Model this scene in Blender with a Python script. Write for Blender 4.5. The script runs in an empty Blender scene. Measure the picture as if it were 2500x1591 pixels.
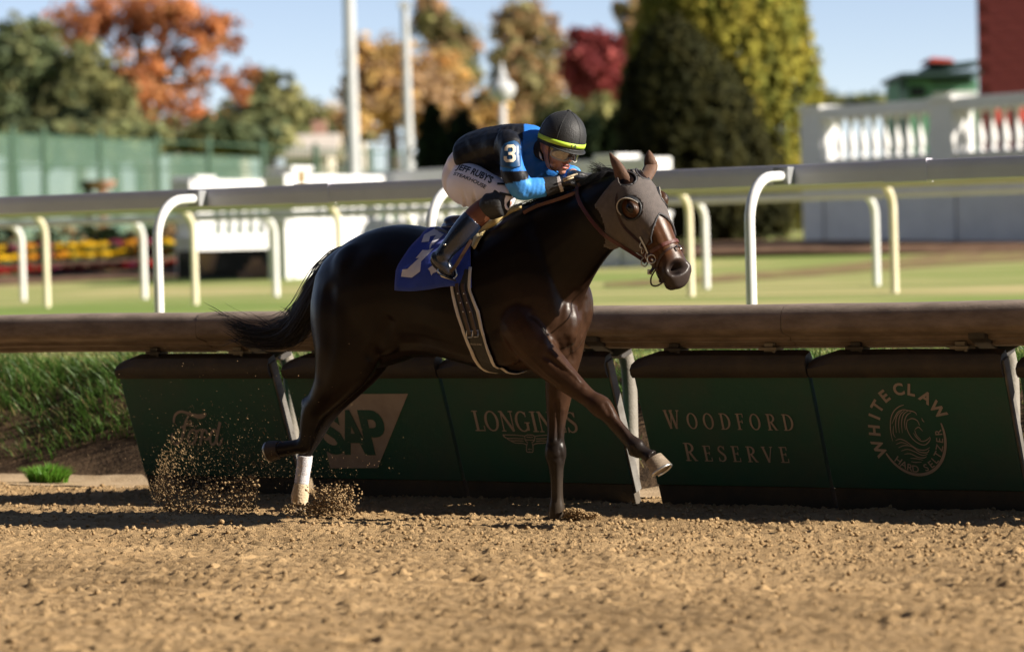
import bpy, bmesh, math, random
import numpy as np
from mathutils import Vector, Matrix
from mathutils.bvhtree import BVHTree

# ------------------------------------------------------------------ camera, sky, sun, exposure
SC = bpy.context.scene
COL = SC.collection
rad = math.radians
FPX, THETA, ROLL, CAMZ = 8170.0, rad(33.0), rad(1.55), 1.39     # focal length in photo pixels, rail yaw, camera roll, eye height
PITCH = math.atan(195.5 / FPX)
_d = Vector((0, math.cos(PITCH), -math.sin(PITCH)))
_u0 = Vector((0, math.sin(PITCH), math.cos(PITCH)))
_r0 = Vector((1, 0, 0))
RGT = _r0 * math.cos(ROLL) - _u0 * math.sin(ROLL)
UPV = _u0 * math.cos(ROLL) + _r0 * math.sin(ROLL)
EYE = Vector((0, 0, CAMZ))
cam = bpy.data.cameras.new('camera')
camo = bpy.data.objects.new('camera', cam)
COL.objects.link(camo)
camo.matrix_world = Matrix(((RGT.x, UPV.x, -_d.x, EYE.x), (RGT.y, UPV.y, -_d.y, EYE.y), (RGT.z, UPV.z, -_d.z, EYE.z), (0, 0, 0, 1)))
cam.sensor_width = 36.0
cam.lens = FPX / 2500 * 36
cam.clip_end = 3000
cam.clip_start = 0.3
cam.dof.use_dof = True
cam.dof.focus_distance = 16.95
cam.dof.aperture_fstop = cam.lens / 60.0
cam.dof.aperture_blades = 0
SC.camera = camo

SUN_DIR = Vector((0.951, -0.309, 0)).normalized()      # towards the sun, in plan
SUN_EL = rad(28.0)
world = bpy.data.worlds.new('World')
SC.world = world
world.use_nodes = True
wn = world.node_tree.nodes
wn.clear()
sky = wn.new('ShaderNodeTexSky')
sky.sky_type = 'NISHITA'
sky.sun_disc = False
sky.sun_elevation = SUN_EL
sky.sun_rotation = math.atan2(SUN_DIR.x, SUN_DIR.y)
sky.air_density = 0.5
sky.dust_density = 0.0
sky.altitude = 0
sky.ozone_density = 1.0
bg = wn.new('ShaderNodeBackground')
bg.inputs['Strength'].default_value = 0.076
wo = wn.new('ShaderNodeOutputWorld')
wb = wn.new('ShaderNodeMix')                       # even white balance of the whole sky
wb.data_type = 'RGBA'
wb.blend_type = 'MULTIPLY'
wb.inputs[0].default_value = 1.0
wb.inputs[7].default_value = (1.15, 0.97, 0.89, 1)
world.node_tree.links.new(sky.outputs[0], wb.inputs[6])
world.node_tree.links.new(wb.outputs[2], bg.inputs[0])
world.node_tree.links.new(bg.outputs[0], wo.inputs[0])

sl = bpy.data.lights.new('sun', 'SUN')
sl.energy = 5.0
sl.angle = rad(0.53)
sl.color = (1.0, 0.91, 0.78)
suno = bpy.data.objects.new('sun', sl)
COL.objects.link(suno)
_sv = Vector((SUN_DIR.x * math.cos(SUN_EL), SUN_DIR.y * math.cos(SUN_EL), math.sin(SUN_EL)))
suno.rotation_euler = _sv.to_track_quat('Z', 'Y').to_euler()
suno.location = (20, 10, 30)

SC.view_settings.view_transform = 'Standard'
SC.view_settings.look = 'None'
SC.view_settings.exposure = 1.08
SC.view_settings.gamma = 1.0
SC.view_settings.use_curve_mapping = False
SC.render.engine = 'CYCLES'
SC.cycles.max_bounces = 6
SC.cycles.transparent_max_bounces = 8
SC.cycles.caustics_reflective = False
SC.cycles.caustics_refractive = False
SC.cycles.use_denoising = True

# ------------------------------------------------------------------ measuring helpers
U = Vector((math.cos(THETA), -math.sin(THETA), 0))       # along the rail, towards the right and the viewer
M = Vector((math.sin(THETA), math.cos(THETA), 0))        # across the rail, away from the viewer
ORG = Vector((0, 18.2, 0))
ZUP = Vector((0, 0, 1))
K = 2500 / 2407.0
random.seed(7)
RNG = np.random.default_rng(11)

def RW(s, t, z=0.0):
    return ORG + U * s + M * t + ZUP * z

def ST(p):
    q = Vector(p) - ORG
    return q.dot(U), q.dot(M)

def raydir(px, py):
    return _d + RGT * ((px - 1250.0) / FPX) - UPV * ((py - 795.5) / FPX)

def at(px, py, Y):
    """a photo pixel at distance Y from the camera"""
    d = raydir(px, py)
    return EYE + d * (Y / d.y)

def onplane(px, py, t):
    """a photo pixel on the upright plane that runs parallel to the rail at offset t"""
    d = raydir(px, py)
    k = (t - (EYE - ORG).dot(M)) / d.dot(M)
    return EYE + d * k

def onground(px, py, z=0.0):
    d = raydir(px, py)
    return EYE + d * ((z - EYE.z) / d.z)

def s_at(px, py, t):
    return ST(onplane(px, py, t))[0]

_hoof = onground(1362, 1266, 0.0)
T_HORSE = ST(_hoof)[1] - 0.10

def H(px, py, w=0.0):
    """photo pixel on the horse's own lengthwise plane, w metres towards the camera"""
    return onplane(px, py, T_HORSE - w)

def F(x, y, w=0.0):
    return H(x * K, y * K, w)

# ------------------------------------------------------------------ materials
def lin(r, g, b):
    f = lambda c: (c / 255.0) / 12.92 if c <= 10 else (((c / 255.0) + 0.055) / 1.055) ** 2.4
    return (f(r), f(g), f(b))

_M = {}
def pmat(name, col, rough=0.6, col2=None, scale=6.0, detail=4.0, bump=0.0, bscale=60.0, metal=0.0, spec=0.5, coat=0.0, sheen=0.0,
         transl=0.0, attr=None, mixlo=0.35, mixhi=0.65, stretch=(1, 1, 1), rvar=0.0, turn=0.0):
    if name in _M:
        return _M[name]
    m = bpy.data.materials.new(name)
    m.use_nodes = True
    nt = m.node_tree
    N, L = nt.nodes, nt.links
    b = N['Principled BSDF']
    out = N['Material Output']
    b.inputs['Roughness'].default_value = rough
    b.inputs['Metallic'].default_value = metal
    b.inputs['Specular IOR Level'].default_value = spec
    b.inputs['Coat Weight'].default_value = coat
    if coat:
        b.inputs['Coat Roughness'].default_value = 0.15
    b.inputs['Sheen Weight'].default_value = sheen
    tc = N.new('ShaderNodeTexCoord')
    mp = N.new('ShaderNodeMapping')
    mp.inputs['Scale'].default_value = stretch
    if turn:
        m0 = N.new('ShaderNodeMapping')
        m0.inputs['Rotation'].default_value = (0, 0, turn)
        L.new(tc.outputs['Object'], m0.inputs['Vector'])
        L.new(m0.outputs[0], mp.inputs['Vector'])
    else:
        L.new(tc.outputs['Object'], mp.inputs['Vector'])
    src = None
    if col2 is not None or rvar:
        n = N.new('ShaderNodeTexNoise')
        n.inputs['Scale'].default_value = scale
        n.inputs['Detail'].default_value = detail
        n.inputs['Roughness'].default_value = 0.6
        L.new(mp.outputs[0], n.inputs['Vector'])
        r = N.new('ShaderNodeValToRGB')
        r.color_ramp.elements[0].position = mixlo
        r.color_ramp.elements[1].position = mixhi
        r.color_ramp.elements[0].color = (*col, 1)
        r.color_ramp.elements[1].color = (*(col2 or col), 1)
        L.new(n.outputs['Fac'], r.inputs['Fac'])
        src = r.outputs['Color']
        if rvar:
            ma = N.new('ShaderNodeMath')
            ma.operation = 'MULTIPLY_ADD'
            ma.inputs[1].default_value = rvar * 2
            ma.inputs[2].default_value = rough - rvar
            L.new(n.outputs['Fac'], ma.inputs[0])
            L.new(ma.outputs[0], b.inputs['Roughness'])
    if attr:
        a = N.new('ShaderNodeAttribute')
        a.attribute_name = attr
        if src is None:
            src = a.outputs['Color']
        else:
            mx = N.new('ShaderNodeMix')
            mx.data_type = 'RGBA'
            mx.blend_type = 'MULTIPLY'
            mx.inputs[0].default_value = 1.0
            L.new(src, mx.inputs[6])
            L.new(a.outputs['Color'], mx.inputs[7])
            src = mx.outputs[2]
    if src is None:
        b.inputs['Base Color'].default_value = (*col, 1)
    else:
        L.new(src, b.inputs['Base Color'])
    if bump:
        n2 = N.new('ShaderNodeTexNoise')
        n2.inputs['Scale'].default_value = bscale
        n2.inputs['Detail'].default_value = 5
        L.new(mp.outputs[0], n2.inputs['Vector'])
        bp = N.new('ShaderNodeBump')
        bp.inputs['Strength'].default_value = min(1.0, bump)
        bp.inputs['Distance'].default_value = 0.01
        L.new(n2.outputs['Fac'], bp.inputs['Height'])
        L.new(bp.outputs[0], b.inputs['Normal'])
    if transl:
        tr = N.new('ShaderNodeBsdfTranslucent')
        if src is None:
            tr.inputs['Color'].default_value = (*col, 1)
        else:
            L.new(src, tr.inputs['Color'])
        ms = N.new('ShaderNodeMixShader')
        ms.inputs[0].default_value = transl
        L.new(b.outputs[0], ms.inputs[1])
        L.new(tr.outputs[0], ms.inputs[2])
        L.new(ms.outputs[0], out.inputs['Surface'])
    _M[name] = m
    return m

# ------------------------------------------------------------------ object helpers
def tag(o, label=None, cat=None, group=None, kind=None):
    if label: o['label'] = label
    if cat: o['category'] = cat
    if group: o['group'] = group
    if kind: o['kind'] = kind
    return o

def thing(name, loc, label, cat, group=None):
    o = bpy.data.objects.new(name, None)
    o.empty_display_size = 0.2
    o.location = loc
    COL.objects.link(o)
    return tag(o, label, cat, group)

def base_of(o):
    v = Vector((0, 0, 0))
    while o is not None:
        v += o.location
        o = o.parent
    return v

def link_mesh(name, me, mat, parent=None, smooth=False):
    o = bpy.data.objects.new(name, me)
    COL.objects.link(o)
    if parent is not None:
        o.parent = parent
    if mat is not None and not me.materials:
        me.materials.append(mat)
    if smooth:
        me.shade_smooth()
    return o

def np_mesh(name, V, FA, smooth=False):
    """V (n,3) array; FA (m,k) array of equal-sized faces"""
    V = np.asarray(V, dtype=np.float32)
    FA = np.asarray(FA, dtype=np.int32)
    me = bpy.data.meshes.new(name)
    k = FA.shape[1]
    me.vertices.add(len(V))
    me.vertices.foreach_set('co', V.ravel())
    me.loops.add(FA.size)
    me.loops.foreach_set('vertex_index', FA.ravel())
    me.polygons.add(len(FA))
    me.polygons.foreach_set('loop_start', np.arange(0, FA.size, k, dtype=np.int32))
    me.update(calc_edges=True)
    if smooth:
        me.shade_smooth()
    return me

def set_col(me, cols, name='col'):
    """per-vertex colour (real pigment)"""
    a = me.color_attributes.new(name, 'FLOAT_COLOR', 'POINT')
    c = np.ones((len(me.vertices), 4), dtype=np.float32)
    c[:, :3] = cols
    a.data.foreach_set('color', c.ravel())

class MB:
    """collects shapes into one mesh, in world coordinates"""
    def __init__(self):
        self.v, self.f = [], []
    def add(self, verts, faces):
        o = len(self.v)
        self.v += [tuple(p) for p in verts]
        self.f += [tuple(i + o for i in f) for f in faces]
        return self
    def hexa(self, p):
        """eight corners: 0-3 bottom ring, 4-7 top ring"""
        return self.add(p, [(3, 2, 1, 0), (4, 5, 6, 7), (0, 1, 5, 4), (1, 2, 6, 5), (2, 3, 7, 6), (3, 0, 4, 7)])
    def box(self, c, ax, ay, az):
        c, ax, ay, az = Vector(c), Vector(ax), Vector(ay), Vector(az)
        return self.hexa([c - ax - ay - az, c + ax - ay - az, c + ax + ay - az, c - ax + ay - az,
                          c - ax - ay + az, c + ax - ay + az, c + ax + ay + az, c - ax + ay + az])
    def rbox(self, s0, s1, t0, t1, z0, z1):
        """box in rail coordinates"""
        return self.hexa([RW(s0, t0, z0), RW(s1, t0, z0), RW(s1, t1, z0), RW(s0, t1, z0), RW(s0, t0, z1), RW(s1, t0, z1), RW(s1, t1, z1), RW(s0, t1, z1)])
    def loft(self, rings, caps=True, closed=True):
        n = len(rings[0])
        o = len(self.v)
        for r in rings:
            self.v += [tuple(p) for p in r]
        for i in range(len(rings) - 1):
            for j in range(n if closed else n - 1):
                a, b = o + i * n + j, o + i * n + (j + 1) % n
                self.f.append((a, b, b + n, a + n))
        if caps and closed:
            self.f.append(tuple(o + j for j in range(n))[::-1])
            self.f.append(tuple(o + (len(rings) - 1) * n + j for j in range(n)))
        return self
    def tube(self, path, radii, n=10, caps=True, flat=1.0, up=None):
        """round tube along a path; flat squeezes the second cross axis"""
        P = [Vector(p) for p in path]
        if not hasattr(radii, '__len__'):
            radii = [radii] * len(P)
        rings = []
        ref = Vector(up) if up is not None else None
        for i, p in enumerate(P):
            t = (P[min(i + 1, len(P) - 1)] - P[max(i - 1, 0)])
            if t.length < 1e-9:
                t = Vector((0, 0, 1))
            t.normalize()
            if ref is None:
                ref = Vector((0, 0, 1)) if abs(t.z) < 0.9 else Vector((1, 0, 0))
            b = t.cross(ref)
            if b.length < 1e-6:
                b = t.cross(Vector((1, 0.3, 0)))
            b.normalize()
            a = b.cross(t)
            if up is None:
                ref = a
            r = radii[i]
            rings.append([p + (a * math.cos(2 * math.pi * k / n) * flat + b * math.sin(2 * math.pi * k / n)) * r for k in range(n)])
        return self.loft(rings, caps)
    def lathe(self, c, prof, n=12, axis=None):
        """prof: list of (radius, height) about an upright axis"""
        c = Vector(c)
        rings = [[c + Vector((r * math.cos(2 * math.pi * k / n), r * math.sin(2 * math.pi * k / n), h)) for k in range(n)] for r, h in prof]
        return self.loft(rings)
    def ball(self, c, ax, ay, az, nu=14, nv=9):
        c, ax, ay, az = Vector(c), Vector(ax), Vector(ay), Vector(az)
        rings = []
        for i in range(nv + 1):
            a = math.pi * (i + 0.02) / (nv + 0.04) - math.pi / 2
            rings.append([c + az * math.sin(a) + (ax * math.cos(2 * math.pi * k / nu) + ay * math.sin(2 * math.pi * k / nu)) * math.cos(a) for k in range(nu)])
        return self.loft(rings)
    def prism(self, poly, off):
        """flat polygon pushed along off"""
        off = Vector(off)
        n = len(poly)
        a = [Vector(p) for p in poly]
        return self.add(a + [p + off for p in a], [tuple(range(n))[::-1], tuple(range(n, 2 * n))] + [(i, (i + 1) % n, n + (i + 1) % n, n + i) for i in range(n)])
    def mesh(self, name, base=Vector((0, 0, 0)), fix=True):
        me = bpy.data.meshes.new(name)
        b = Vector(base)
        me.from_pydata([(p[0] - b.x, p[1] - b.y, p[2] - b.z) for p in self.v], [], self.f)
        if fix:
            bm = bmesh.new()
            bm.from_mesh(me)
            bmesh.ops.recalc_face_normals(bm, faces=bm.faces)
            bm.to_mesh(me)
            bm.free()
        return me
    def build(self, name, mat, parent=None, smooth=False, bevel=0.0, loc=None, segs=2, angle=None):
        base = base_of(parent) if parent is not None else Vector(loc if loc is not None else (0, 0, 0))
        me = self.mesh(name, base)
        o = link_mesh(name, me, mat, parent)
        if parent is None:
            o.location = base
        if smooth:
            me.shade_smooth()
            if angle:
                me.set_sharp_from_angle(angle=rad(angle))
        if bevel:
            md = o.modifiers.new('bevel', 'BEVEL')
            md.width = bevel
            md.segments = segs
            md.limit_method = 'ANGLE'
            md.angle_limit = rad(35)
        return o

def spline(pts, n):
    """Catmull-Rom through points, n samples per span"""
    P = [Vector(p) for p in pts]
    out = []
    for i in range(len(P) - 1):
        p0, p1, p2, p3 = P[max(i - 1, 0)], P[i], P[i + 1], P[min(i + 2, len(P) - 1)]
        for k in range(n):
            t = k / n
            out.append(0.5 * ((2 * p1) + (p2 - p0) * t + (2 * p0 - 5 * p1 + 4 * p2 - p3) * t * t + (3 * p1 - p0 - 3 * p2 + p3) * t ** 3))
    out.append(P[-1])
    return out

def spl1(vals, n):
    return [v.x for v in spline([Vector((a, 0, 0)) for a in vals], n)]

def eval_mesh(o, name):
    dg = bpy.context.evaluated_depsgraph_get()
    me = bpy.data.meshes.new_from_object(o.evaluated_get(dg), depsgraph=dg)
    me.name = name
    return me

def remesh(mb, name, voxel, smooth=6, fac=0.5, base=Vector((0, 0, 0))):
    """welds overlapping closed shapes into one continuous skin"""
    me = mb.mesh('tmp', base)
    o = bpy.data.objects.new('tmp', me)
    COL.objects.link(o)
    md = o.modifiers.new('r', 'REMESH')
    md.mode = 'VOXEL'
    md.voxel_size = voxel
    if smooth:
        sm = o.modifiers.new('s', 'SMOOTH')
        sm.factor = fac
        sm.iterations = smooth
    out = eval_mesh(o, name)
    bpy.data.objects.remove(o)
    bpy.data.meshes.remove(me)
    out.materials.clear()
    out.shade_smooth()
    return out

def mesh_arrays(me):
    V = np.zeros(len(me.vertices) * 3, dtype=np.float32)
    me.vertices.foreach_get('co', V)
    N = np.zeros(len(me.vertices) * 3, dtype=np.float32)
    me.vertices.foreach_get('normal', N)
    return V.reshape(-1, 3), N.reshape(-1, 3)

def copy_tree(o, parent=None):
    c = o.copy()
    COL.objects.link(c)
    c.parent = parent
    for ch in list(o.children):
        copy_tree(ch, c)
    return c

def vnoise(x, y, seed=0):
    """smooth 2D value noise, 0..1"""
    xi, yi = np.floor(x).astype(np.int64), np.floor(y).astype(np.int64)
    xf, yf = x - xi, y - yi
    xf, yf = xf * xf * (3 - 2 * xf), yf * yf * (3 - 2 * yf)
    def h(a, b):
        n = (a * 374761393 + b * 668265263 + seed * 982451653) & 0x7fffffff
        n = ((n ^ (n >> 13)) * 1274126177) & 0x7fffffff
        return ((n ^ (n >> 16)) & 0xffff) / 65535.0
    a, b, c, d = h(xi, yi), h(xi + 1, yi), h(xi, yi + 1), h(xi + 1, yi + 1)
    return (a * (1 - xf) + b * xf) * (1 - yf) + (c * (1 - xf) + d * xf) * yf

def text_mesh(s, size=1.0, xs=1.0, bold=0.0, align='LEFT', space=1.0, shear=0.0):
    """2-D outline of a word as (verts, faces) in its own plane"""
    cu = bpy.data.curves.new('t', 'FONT')
    cu.body = s
    cu.size = size
    cu.offset = bold
    cu.align_x = align
    cu.space_character = space
    cu.shear = shear
    cu.resolution_u = 4
    o = bpy.data.objects.new('t', cu)
    COL.objects.link(o)
    me = eval_mesh(o, 'txt')
    v = [(p.co.x * xs, p.co.y) for p in me.vertices]
    f = [tuple(p.vertices) for p in me.polygons]
    bpy.data.objects.remove(o)
    bpy.data.curves.remove(cu)
    bpy.data.meshes.remove(me)
    return v, f
# ================================================================== THE SETTING
def ground_z(s, t):
    """height of the bank, the turf and the infield (t away from the dirt track)"""
    s, t = np.asarray(s, float), np.asarray(t, float)
    b = np.clip((t - 0.85) / 1.35, 0, 1)
    z = 0.66 * (b * b * (3 - 2 * b)) ** 0.75
    z = z + 0.06 * np.clip((t - 2.2) / 2, 0, 1)
    z = z + 0.62 * np.clip((t - 29) / 20, 0, 1)
    z = z + 1.5 * np.clip((t - 52) / 55, 0, 1)
    z = z - 0.3 * np.clip((t - 130) / 200, 0, 1)
    return z

# ---- dirt track: loose harrowed clods near the horse, a plain sheet beyond
DIRT1, DIRT2 = (0.415, 0.283, 0.148), (0.272, 0.180, 0.090)
m_dirt = pmat('loose_dirt', DIRT1, 0.95, DIRT2, scale=3.0, detail=8, bump=0.9, bscale=160, spec=0.15, mixlo=0.3, mixhi=0.72)
S0, S1, T0, T1, DX = -5.2, 6.6, -7.4, 0.42, 0.0125
ns, nt_ = int((S1 - S0) / DX), int((T1 - T0) / DX)
gs, gt = np.meshgrid(np.linspace(S0, S1, ns), np.linspace(T0, T1, nt_))
hz = 0.030 * vnoise(gs * 0.9, gt * 2.0, 1) + 0.012 * vnoise(gs * 3, gt * 7, 2) + 0.010 * vnoise(gs * 8, gt * 14, 3) + 0.009 * vnoise(gs * 19, gt * 28, 4)
hz += 0.012 * vnoise(gs * 40, gt * 42, 5)
_rows = gt * 7.5 + 0.9 * vnoise(gs * 0.5, gt * 0.7, 8)
hz += 0.020 * np.maximum(0, np.sin(_rows * 2 * math.pi)) * vnoise(gs * 1.1, gt * 1.3, 9)      # harrow ridges
NC = 70000
cs, ct = RNG.uniform(S0, S1, NC), RNG.uniform(T0, T1, NC)
cr = 0.005 + 0.011 * RNG.random(NC) ** 6
ci, cj = ((cs - S0) / (S1 - S0) * (ns - 1)), ((ct - T0) / (T1 - T0) * (nt_ - 1))
i0, j0 = ci.astype(int), cj.astype(int)
bump_ = np.zeros_like(hz)
for dj in range(-3, 4):
    for di in range(-3, 4):
        ii, jj = np.clip(i0 + di, 0, ns - 1), np.clip(j0 + dj, 0, nt_ - 1)
        r2 = ((ii - ci) ** 2 + (jj - cj) ** 2) * DX * DX
        hh = np.sqrt(np.maximum(cr ** 2 - r2, 0)) * 1.25
        np.maximum.at(bump_, (jj, ii), hh)
hz += bump_
hz -= hz.mean()
# hoof prints pressed into the loose surface
for _ in range(150):
    hs, ht, hr, hd_ = RNG.uniform(S0, S1), RNG.uniform(T0, -0.3), RNG.uniform(0.045, 0.075), RNG.uniform(0.015, 0.035)
    i0_, j0_ = int((hs - S0) / DX), int((ht - T0) / DX)
    w_ = 12
    a0, a1, b0, b1 = max(i0_ - w_, 0), min(i0_ + w_, ns), max(j0_ - w_, 0), min(j0_ + w_, nt_)
    if a1 - a0 < 3 or b1 - b0 < 3: continue
    dd_ = np.sqrt(((gs[b0:b1, a0:a1] - hs) / 1.15) ** 2 + (gt[b0:b1, a0:a1] - ht) ** 2) / hr
    hz[b0:b1, a0:a1] += np.where(dd_ < 1, -hd_ * (1 - dd_ ** 3), 0) + 0.35 * hd_ * np.exp(-((dd_ - 1.15) / 0.22) ** 2)
edge = np.minimum(np.minimum(gs - S0, S1 - gs), np.minimum(gt - T0, 3.0)) / 0.4
hz *= np.clip(edge, 0.0, 1)
# the sandy margin under the rail is smoother
hz *= 1 - 0.55 * np.clip((gt - 0.12) / 0.2, 0, 1)
GP = np.empty((nt_, ns, 3), np.float32)
for k in range(3):
    GP[:, :, k] = ORG[k] + U[k] * gs + M[k] * gt
GP[:, :, 2] = hz
idx = np.arange(ns * nt_).reshape(nt_, ns)
FA = np.stack([idx[:-1, :-1], idx[:-1, 1:], idx[1:, 1:], idx[1:, :-1]], -1).reshape(-1, 4)
m_dirtt = pmat('harrowed_dirt', DIRT1, 0.95, DIRT2, scale=3.0, detail=8, bump=0.9, bscale=160, spec=0.15, mixlo=0.3, mixhi=0.72, attr='col')
_dm = np_mesh('dirt_track', GP.reshape(-1, 3), FA, True)
_pt = 0.76 + 0.30 * vnoise(gs * 0.55, gt * 1.6, 41) + 0.14 * vnoise(gs * 2.3, gt * 5.0, 42)           # damper and drier bands of soil
set_col(_dm, np.repeat(np.clip(_pt, 0.6, 1.15).reshape(-1, 1), 3, 1) * np.array((1.0, 0.985, 0.96)))
o = link_mesh('dirt_track', _dm, m_dirtt)
tag(o, 'loose brown harrowed dirt of the racetrack in the foreground', kind='structure')

def dirt_z(s, t):
    i = int(np.clip((s - S0) / (S1 - S0) * (ns - 1), 0, ns - 1)); j = int(np.clip((t - T0) / (T1 - T0) * (nt_ - 1), 0, nt_ - 1))
    return float(hz[j, i])

sheet = MB()
sheet.add([RW(-120, -60, -0.06), RW(120, -60, -0.06), RW(120, 1.4, -0.06), RW(-120, 1.4, -0.06)], [(0, 1, 2, 3)])
o = sheet.build('track_bed', m_dirt)
tag(o, 'brown dirt of the racetrack stretching away on both sides', kind='structure')

# loose clods lying on the harrowed dirt
def clod_mesh(pos, size, seed=1, stretch=None):
    """thousands of little lumps as one mesh; pos (n,3), size (n,)"""
    r = np.random.default_rng(seed)
    g = (1 + 5 ** 0.5) / 2
    ico = np.array([(-1, g, 0), (1, g, 0), (-1, -g, 0), (1, -g, 0), (0, -1, g), (0, 1, g), (0, -1, -g), (0, 1, -g), (g, 0, -1), (g, 0, 1), (-g, 0, -1), (-g, 0, 1)]) / (1 + g * g) ** 0.5
    fi = np.array([(0, 11, 5), (0, 5, 1), (0, 1, 7), (0, 7, 10), (0, 10, 11), (1, 5, 9), (5, 11, 4), (11, 10, 2), (10, 7, 6), (7, 1, 8),
                   (3, 9, 4), (3, 4, 2), (3, 2, 6), (3, 6, 8), (3, 8, 9), (4, 9, 5), (2, 4, 11), (6, 2, 10), (8, 6, 7), (9, 8, 1)])
    n = len(pos)
    jit = ico[None] * (1 + r.uniform(-0.32, 0.32, (n, 12, 1)))
    a = r.uniform(0, 6.28, n)
    ca, sa = np.cos(a)[:, None], np.sin(a)[:, None]
    x = jit[:, :, 0] * ca - jit[:, :, 1] * sa
    y = jit[:, :, 0] * sa + jit[:, :, 1] * ca
    loc = np.stack([x * r.uniform(0.8, 1.3, (n, 1)), y, jit[:, :, 2] * r.uniform(0.65, 1.0, (n, 1))], -1)
    if stretch is not None:
        along = (loc * stretch[:, None, :]).sum(-1, keepdims=True)
        loc = loc + along * stretch[:, None, :] * 1.6
    V = (loc * size[:, None, None] + pos[:, None, :]).reshape(-1, 3)
    FF = (fi[None] + (np.arange(n) * 12)[:, None, None]).reshape(-1, 3)
    return V, FF
nA, nB = 19000, 3500
ps = np.concatenate([RNG.uniform(-4.4, 4.4, nA), RNG.uniform(-3, 6, nB)])
pt = np.concatenate([RNG.uniform(-2.6, 0.34, nA), RNG.uniform(-6.4, -2.6, nB)])
sz = 0.0025 + 0.011 * RNG.random(nA + nB) ** 5
ii = np.clip((ps - S0) / (S1 - S0) * (ns - 1), 0, ns - 1).astype(int)
jj = np.clip((pt - T0) / (T1 - T0) * (nt_ - 1), 0, nt_ - 1).astype(int)
PP = np.stack([ORG.x + U.x * ps + M.x * pt, ORG.y + U.y * ps + M.y * pt, hz[jj, ii] + sz * 0.5], -1)
V, FF = clod_mesh(PP, sz, 3)
o = link_mesh('loose_clods', np_mesh('loose_clods', V, FF, True), m_dirt)
tag(o, 'small brown dirt clods strewn over the racetrack', 'clods', kind='stuff')

# ---- sandy margin, grass bank, turf course, infield: one sheet that rises from the track
m_turf = pmat('mown_turf', (0.175, 0.245, 0.055), 0.9, (0.45, 0.375, 0.18), scale=0.9, detail=6, bump=0.7, bscale=30, spec=0.15, mixlo=0.42, mixhi=0.66, stretch=(0.15, 0.55, 1), turn=THETA)
m_soil = pmat('bank_soil', (0.055, 0.036, 0.022), 0.95, (0.11, 0.07, 0.04), scale=9, bump=1, bscale=40, spec=0.1)
m_sand = pmat('pale_sand', (0.44, 0.325, 0.205), 0.95, (0.35, 0.25, 0.15), scale=5, bump=0.6, bscale=70, spec=0.1)
ss = np.unique(np.concatenate([np.linspace(-420, -40, 24), np.linspace(-40, -8, 30), np.linspace(-8, 8, 110), np.linspace(8, 40, 30), np.linspace(40, 320, 20)]))
def strip(name, tt, mat, label, rough=0.0):
    a, b = np.meshgrid(ss, tt)
    z = ground_z(a, b)
    z = z + rough * (vnoise(a * 1.8, b * 3, 4) + 0.6 * vnoise(a * 5, b * 7, 5) - 0.8)
    P = np.stack([ORG.x + U.x * a + M.x * b, ORG.y + U.y * a + M.y * b, z], -1).reshape(-1, 3)
    id_ = np.arange(a.size).reshape(a.shape)
    fa = np.stack([id_[:-1, :-1], id_[:-1, 1:], id_[1:, 1:], id_[1:, :-1]], -1).reshape(-1, 4)
    return tag(link_mesh(name, np_mesh(name, P, fa, True), mat), label, kind='structure')
strip('sand_margin', np.linspace(0.30, 0.95, 8), m_sand, 'pale sandy margin between the rail and the grass bank', 0.03)
strip('bank', np.linspace(0.86, 2.3, 26), m_soil, 'dark soil bank rising from the dirt to the turf', 0.09)
strip('turf_course', np.concatenate([np.linspace(2.2, 30, 60), np.linspace(31, 130, 40), np.linspace(140, 420, 12)]), m_turf, 'sunlit mown turf of the inner course and infield', 0.0)

# ---- grass
def blades(P, h, lean, wid, seed, cols, bend=0.5, yaw=None):
    """grass blades, each a bent strip of three quads; P (n,3), h (n,), lean (n,3)"""
    r = np.random.default_rng(seed)
    n = len(P)
    a = r.uniform(0, 6.283, n) if yaw is None else yaw
    side = np.stack([np.cos(a), np.sin(a), np.zeros(n)], -1) * wid[:, None]
    V = np.empty((n, 7, 3))
    for k, f in enumerate((0.0, 0.4, 0.75)):
        c = P + lean * (h * f ** 1.8)[:, None] * bend
        c[:, 2] += h * f * (1 - 0.15 * f)
        wv = side * (1 - 0.55 * f)
        V[:, 2 * k] = c - wv
        V[:, 2 * k + 1] = c + wv
    c = P + lean * h[:, None] * bend
    c[:, 2] += h * 0.86
    V[:, 6] = c
    base = (np.arange(n) * 7)[:, None]
    tri = np.concatenate([base + np.array([[0, 1, 3]]), base + np.array([[0, 3, 2]]), base + np.array([[2, 3, 5]]), base + np.array([[2, 5, 4]]), base + np.array([[4, 5, 6]])])
    me = np_mesh('grass', V.reshape(-1, 3), tri)
    set_col(me, np.repeat(cols, 7, 0))
    return me
m_grass = pmat('grass_blade', (1, 1, 1), 0.5, None, transl=0.35, attr='col', spec=0.35)
def grass_cols(n, seed, dry=0.12, a=(0.045, 0.105, 0.016), b=(0.085, 0.16, 0.03)):
    r = np.random.default_rng(seed)
    k = r.random((n, 1))
    c = np.array(a) * (1 - k) + np.array(b) * k
    d = r.random(n) < dry
    c[d] = np.array((0.30, 0.24, 0.10)) * r.uniform(0.6, 1.1, (d.sum(), 1))
    return c
n = 42000
gs_, gt_ = RNG.uniform(-8.5, 6, n), 1.10 + 1.35 * RNG.random(n) ** 0.85
dens = vnoise(gs_ * 1.3, gt_ * 2.0, 21) + 0.35 * np.clip((gt_ - 1.2) / 0.5, -1, 1)
keep = dens > 0.47
gs_, gt_ = gs_[keep], gt_[keep]
n = len(gs_)
P = np.stack([ORG.x + U.x * gs_ + M.x * gt_, ORG.y + U.y * gs_ + M.y * gt_, ground_z(gs_, gt_) - 0.04], -1)
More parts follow.
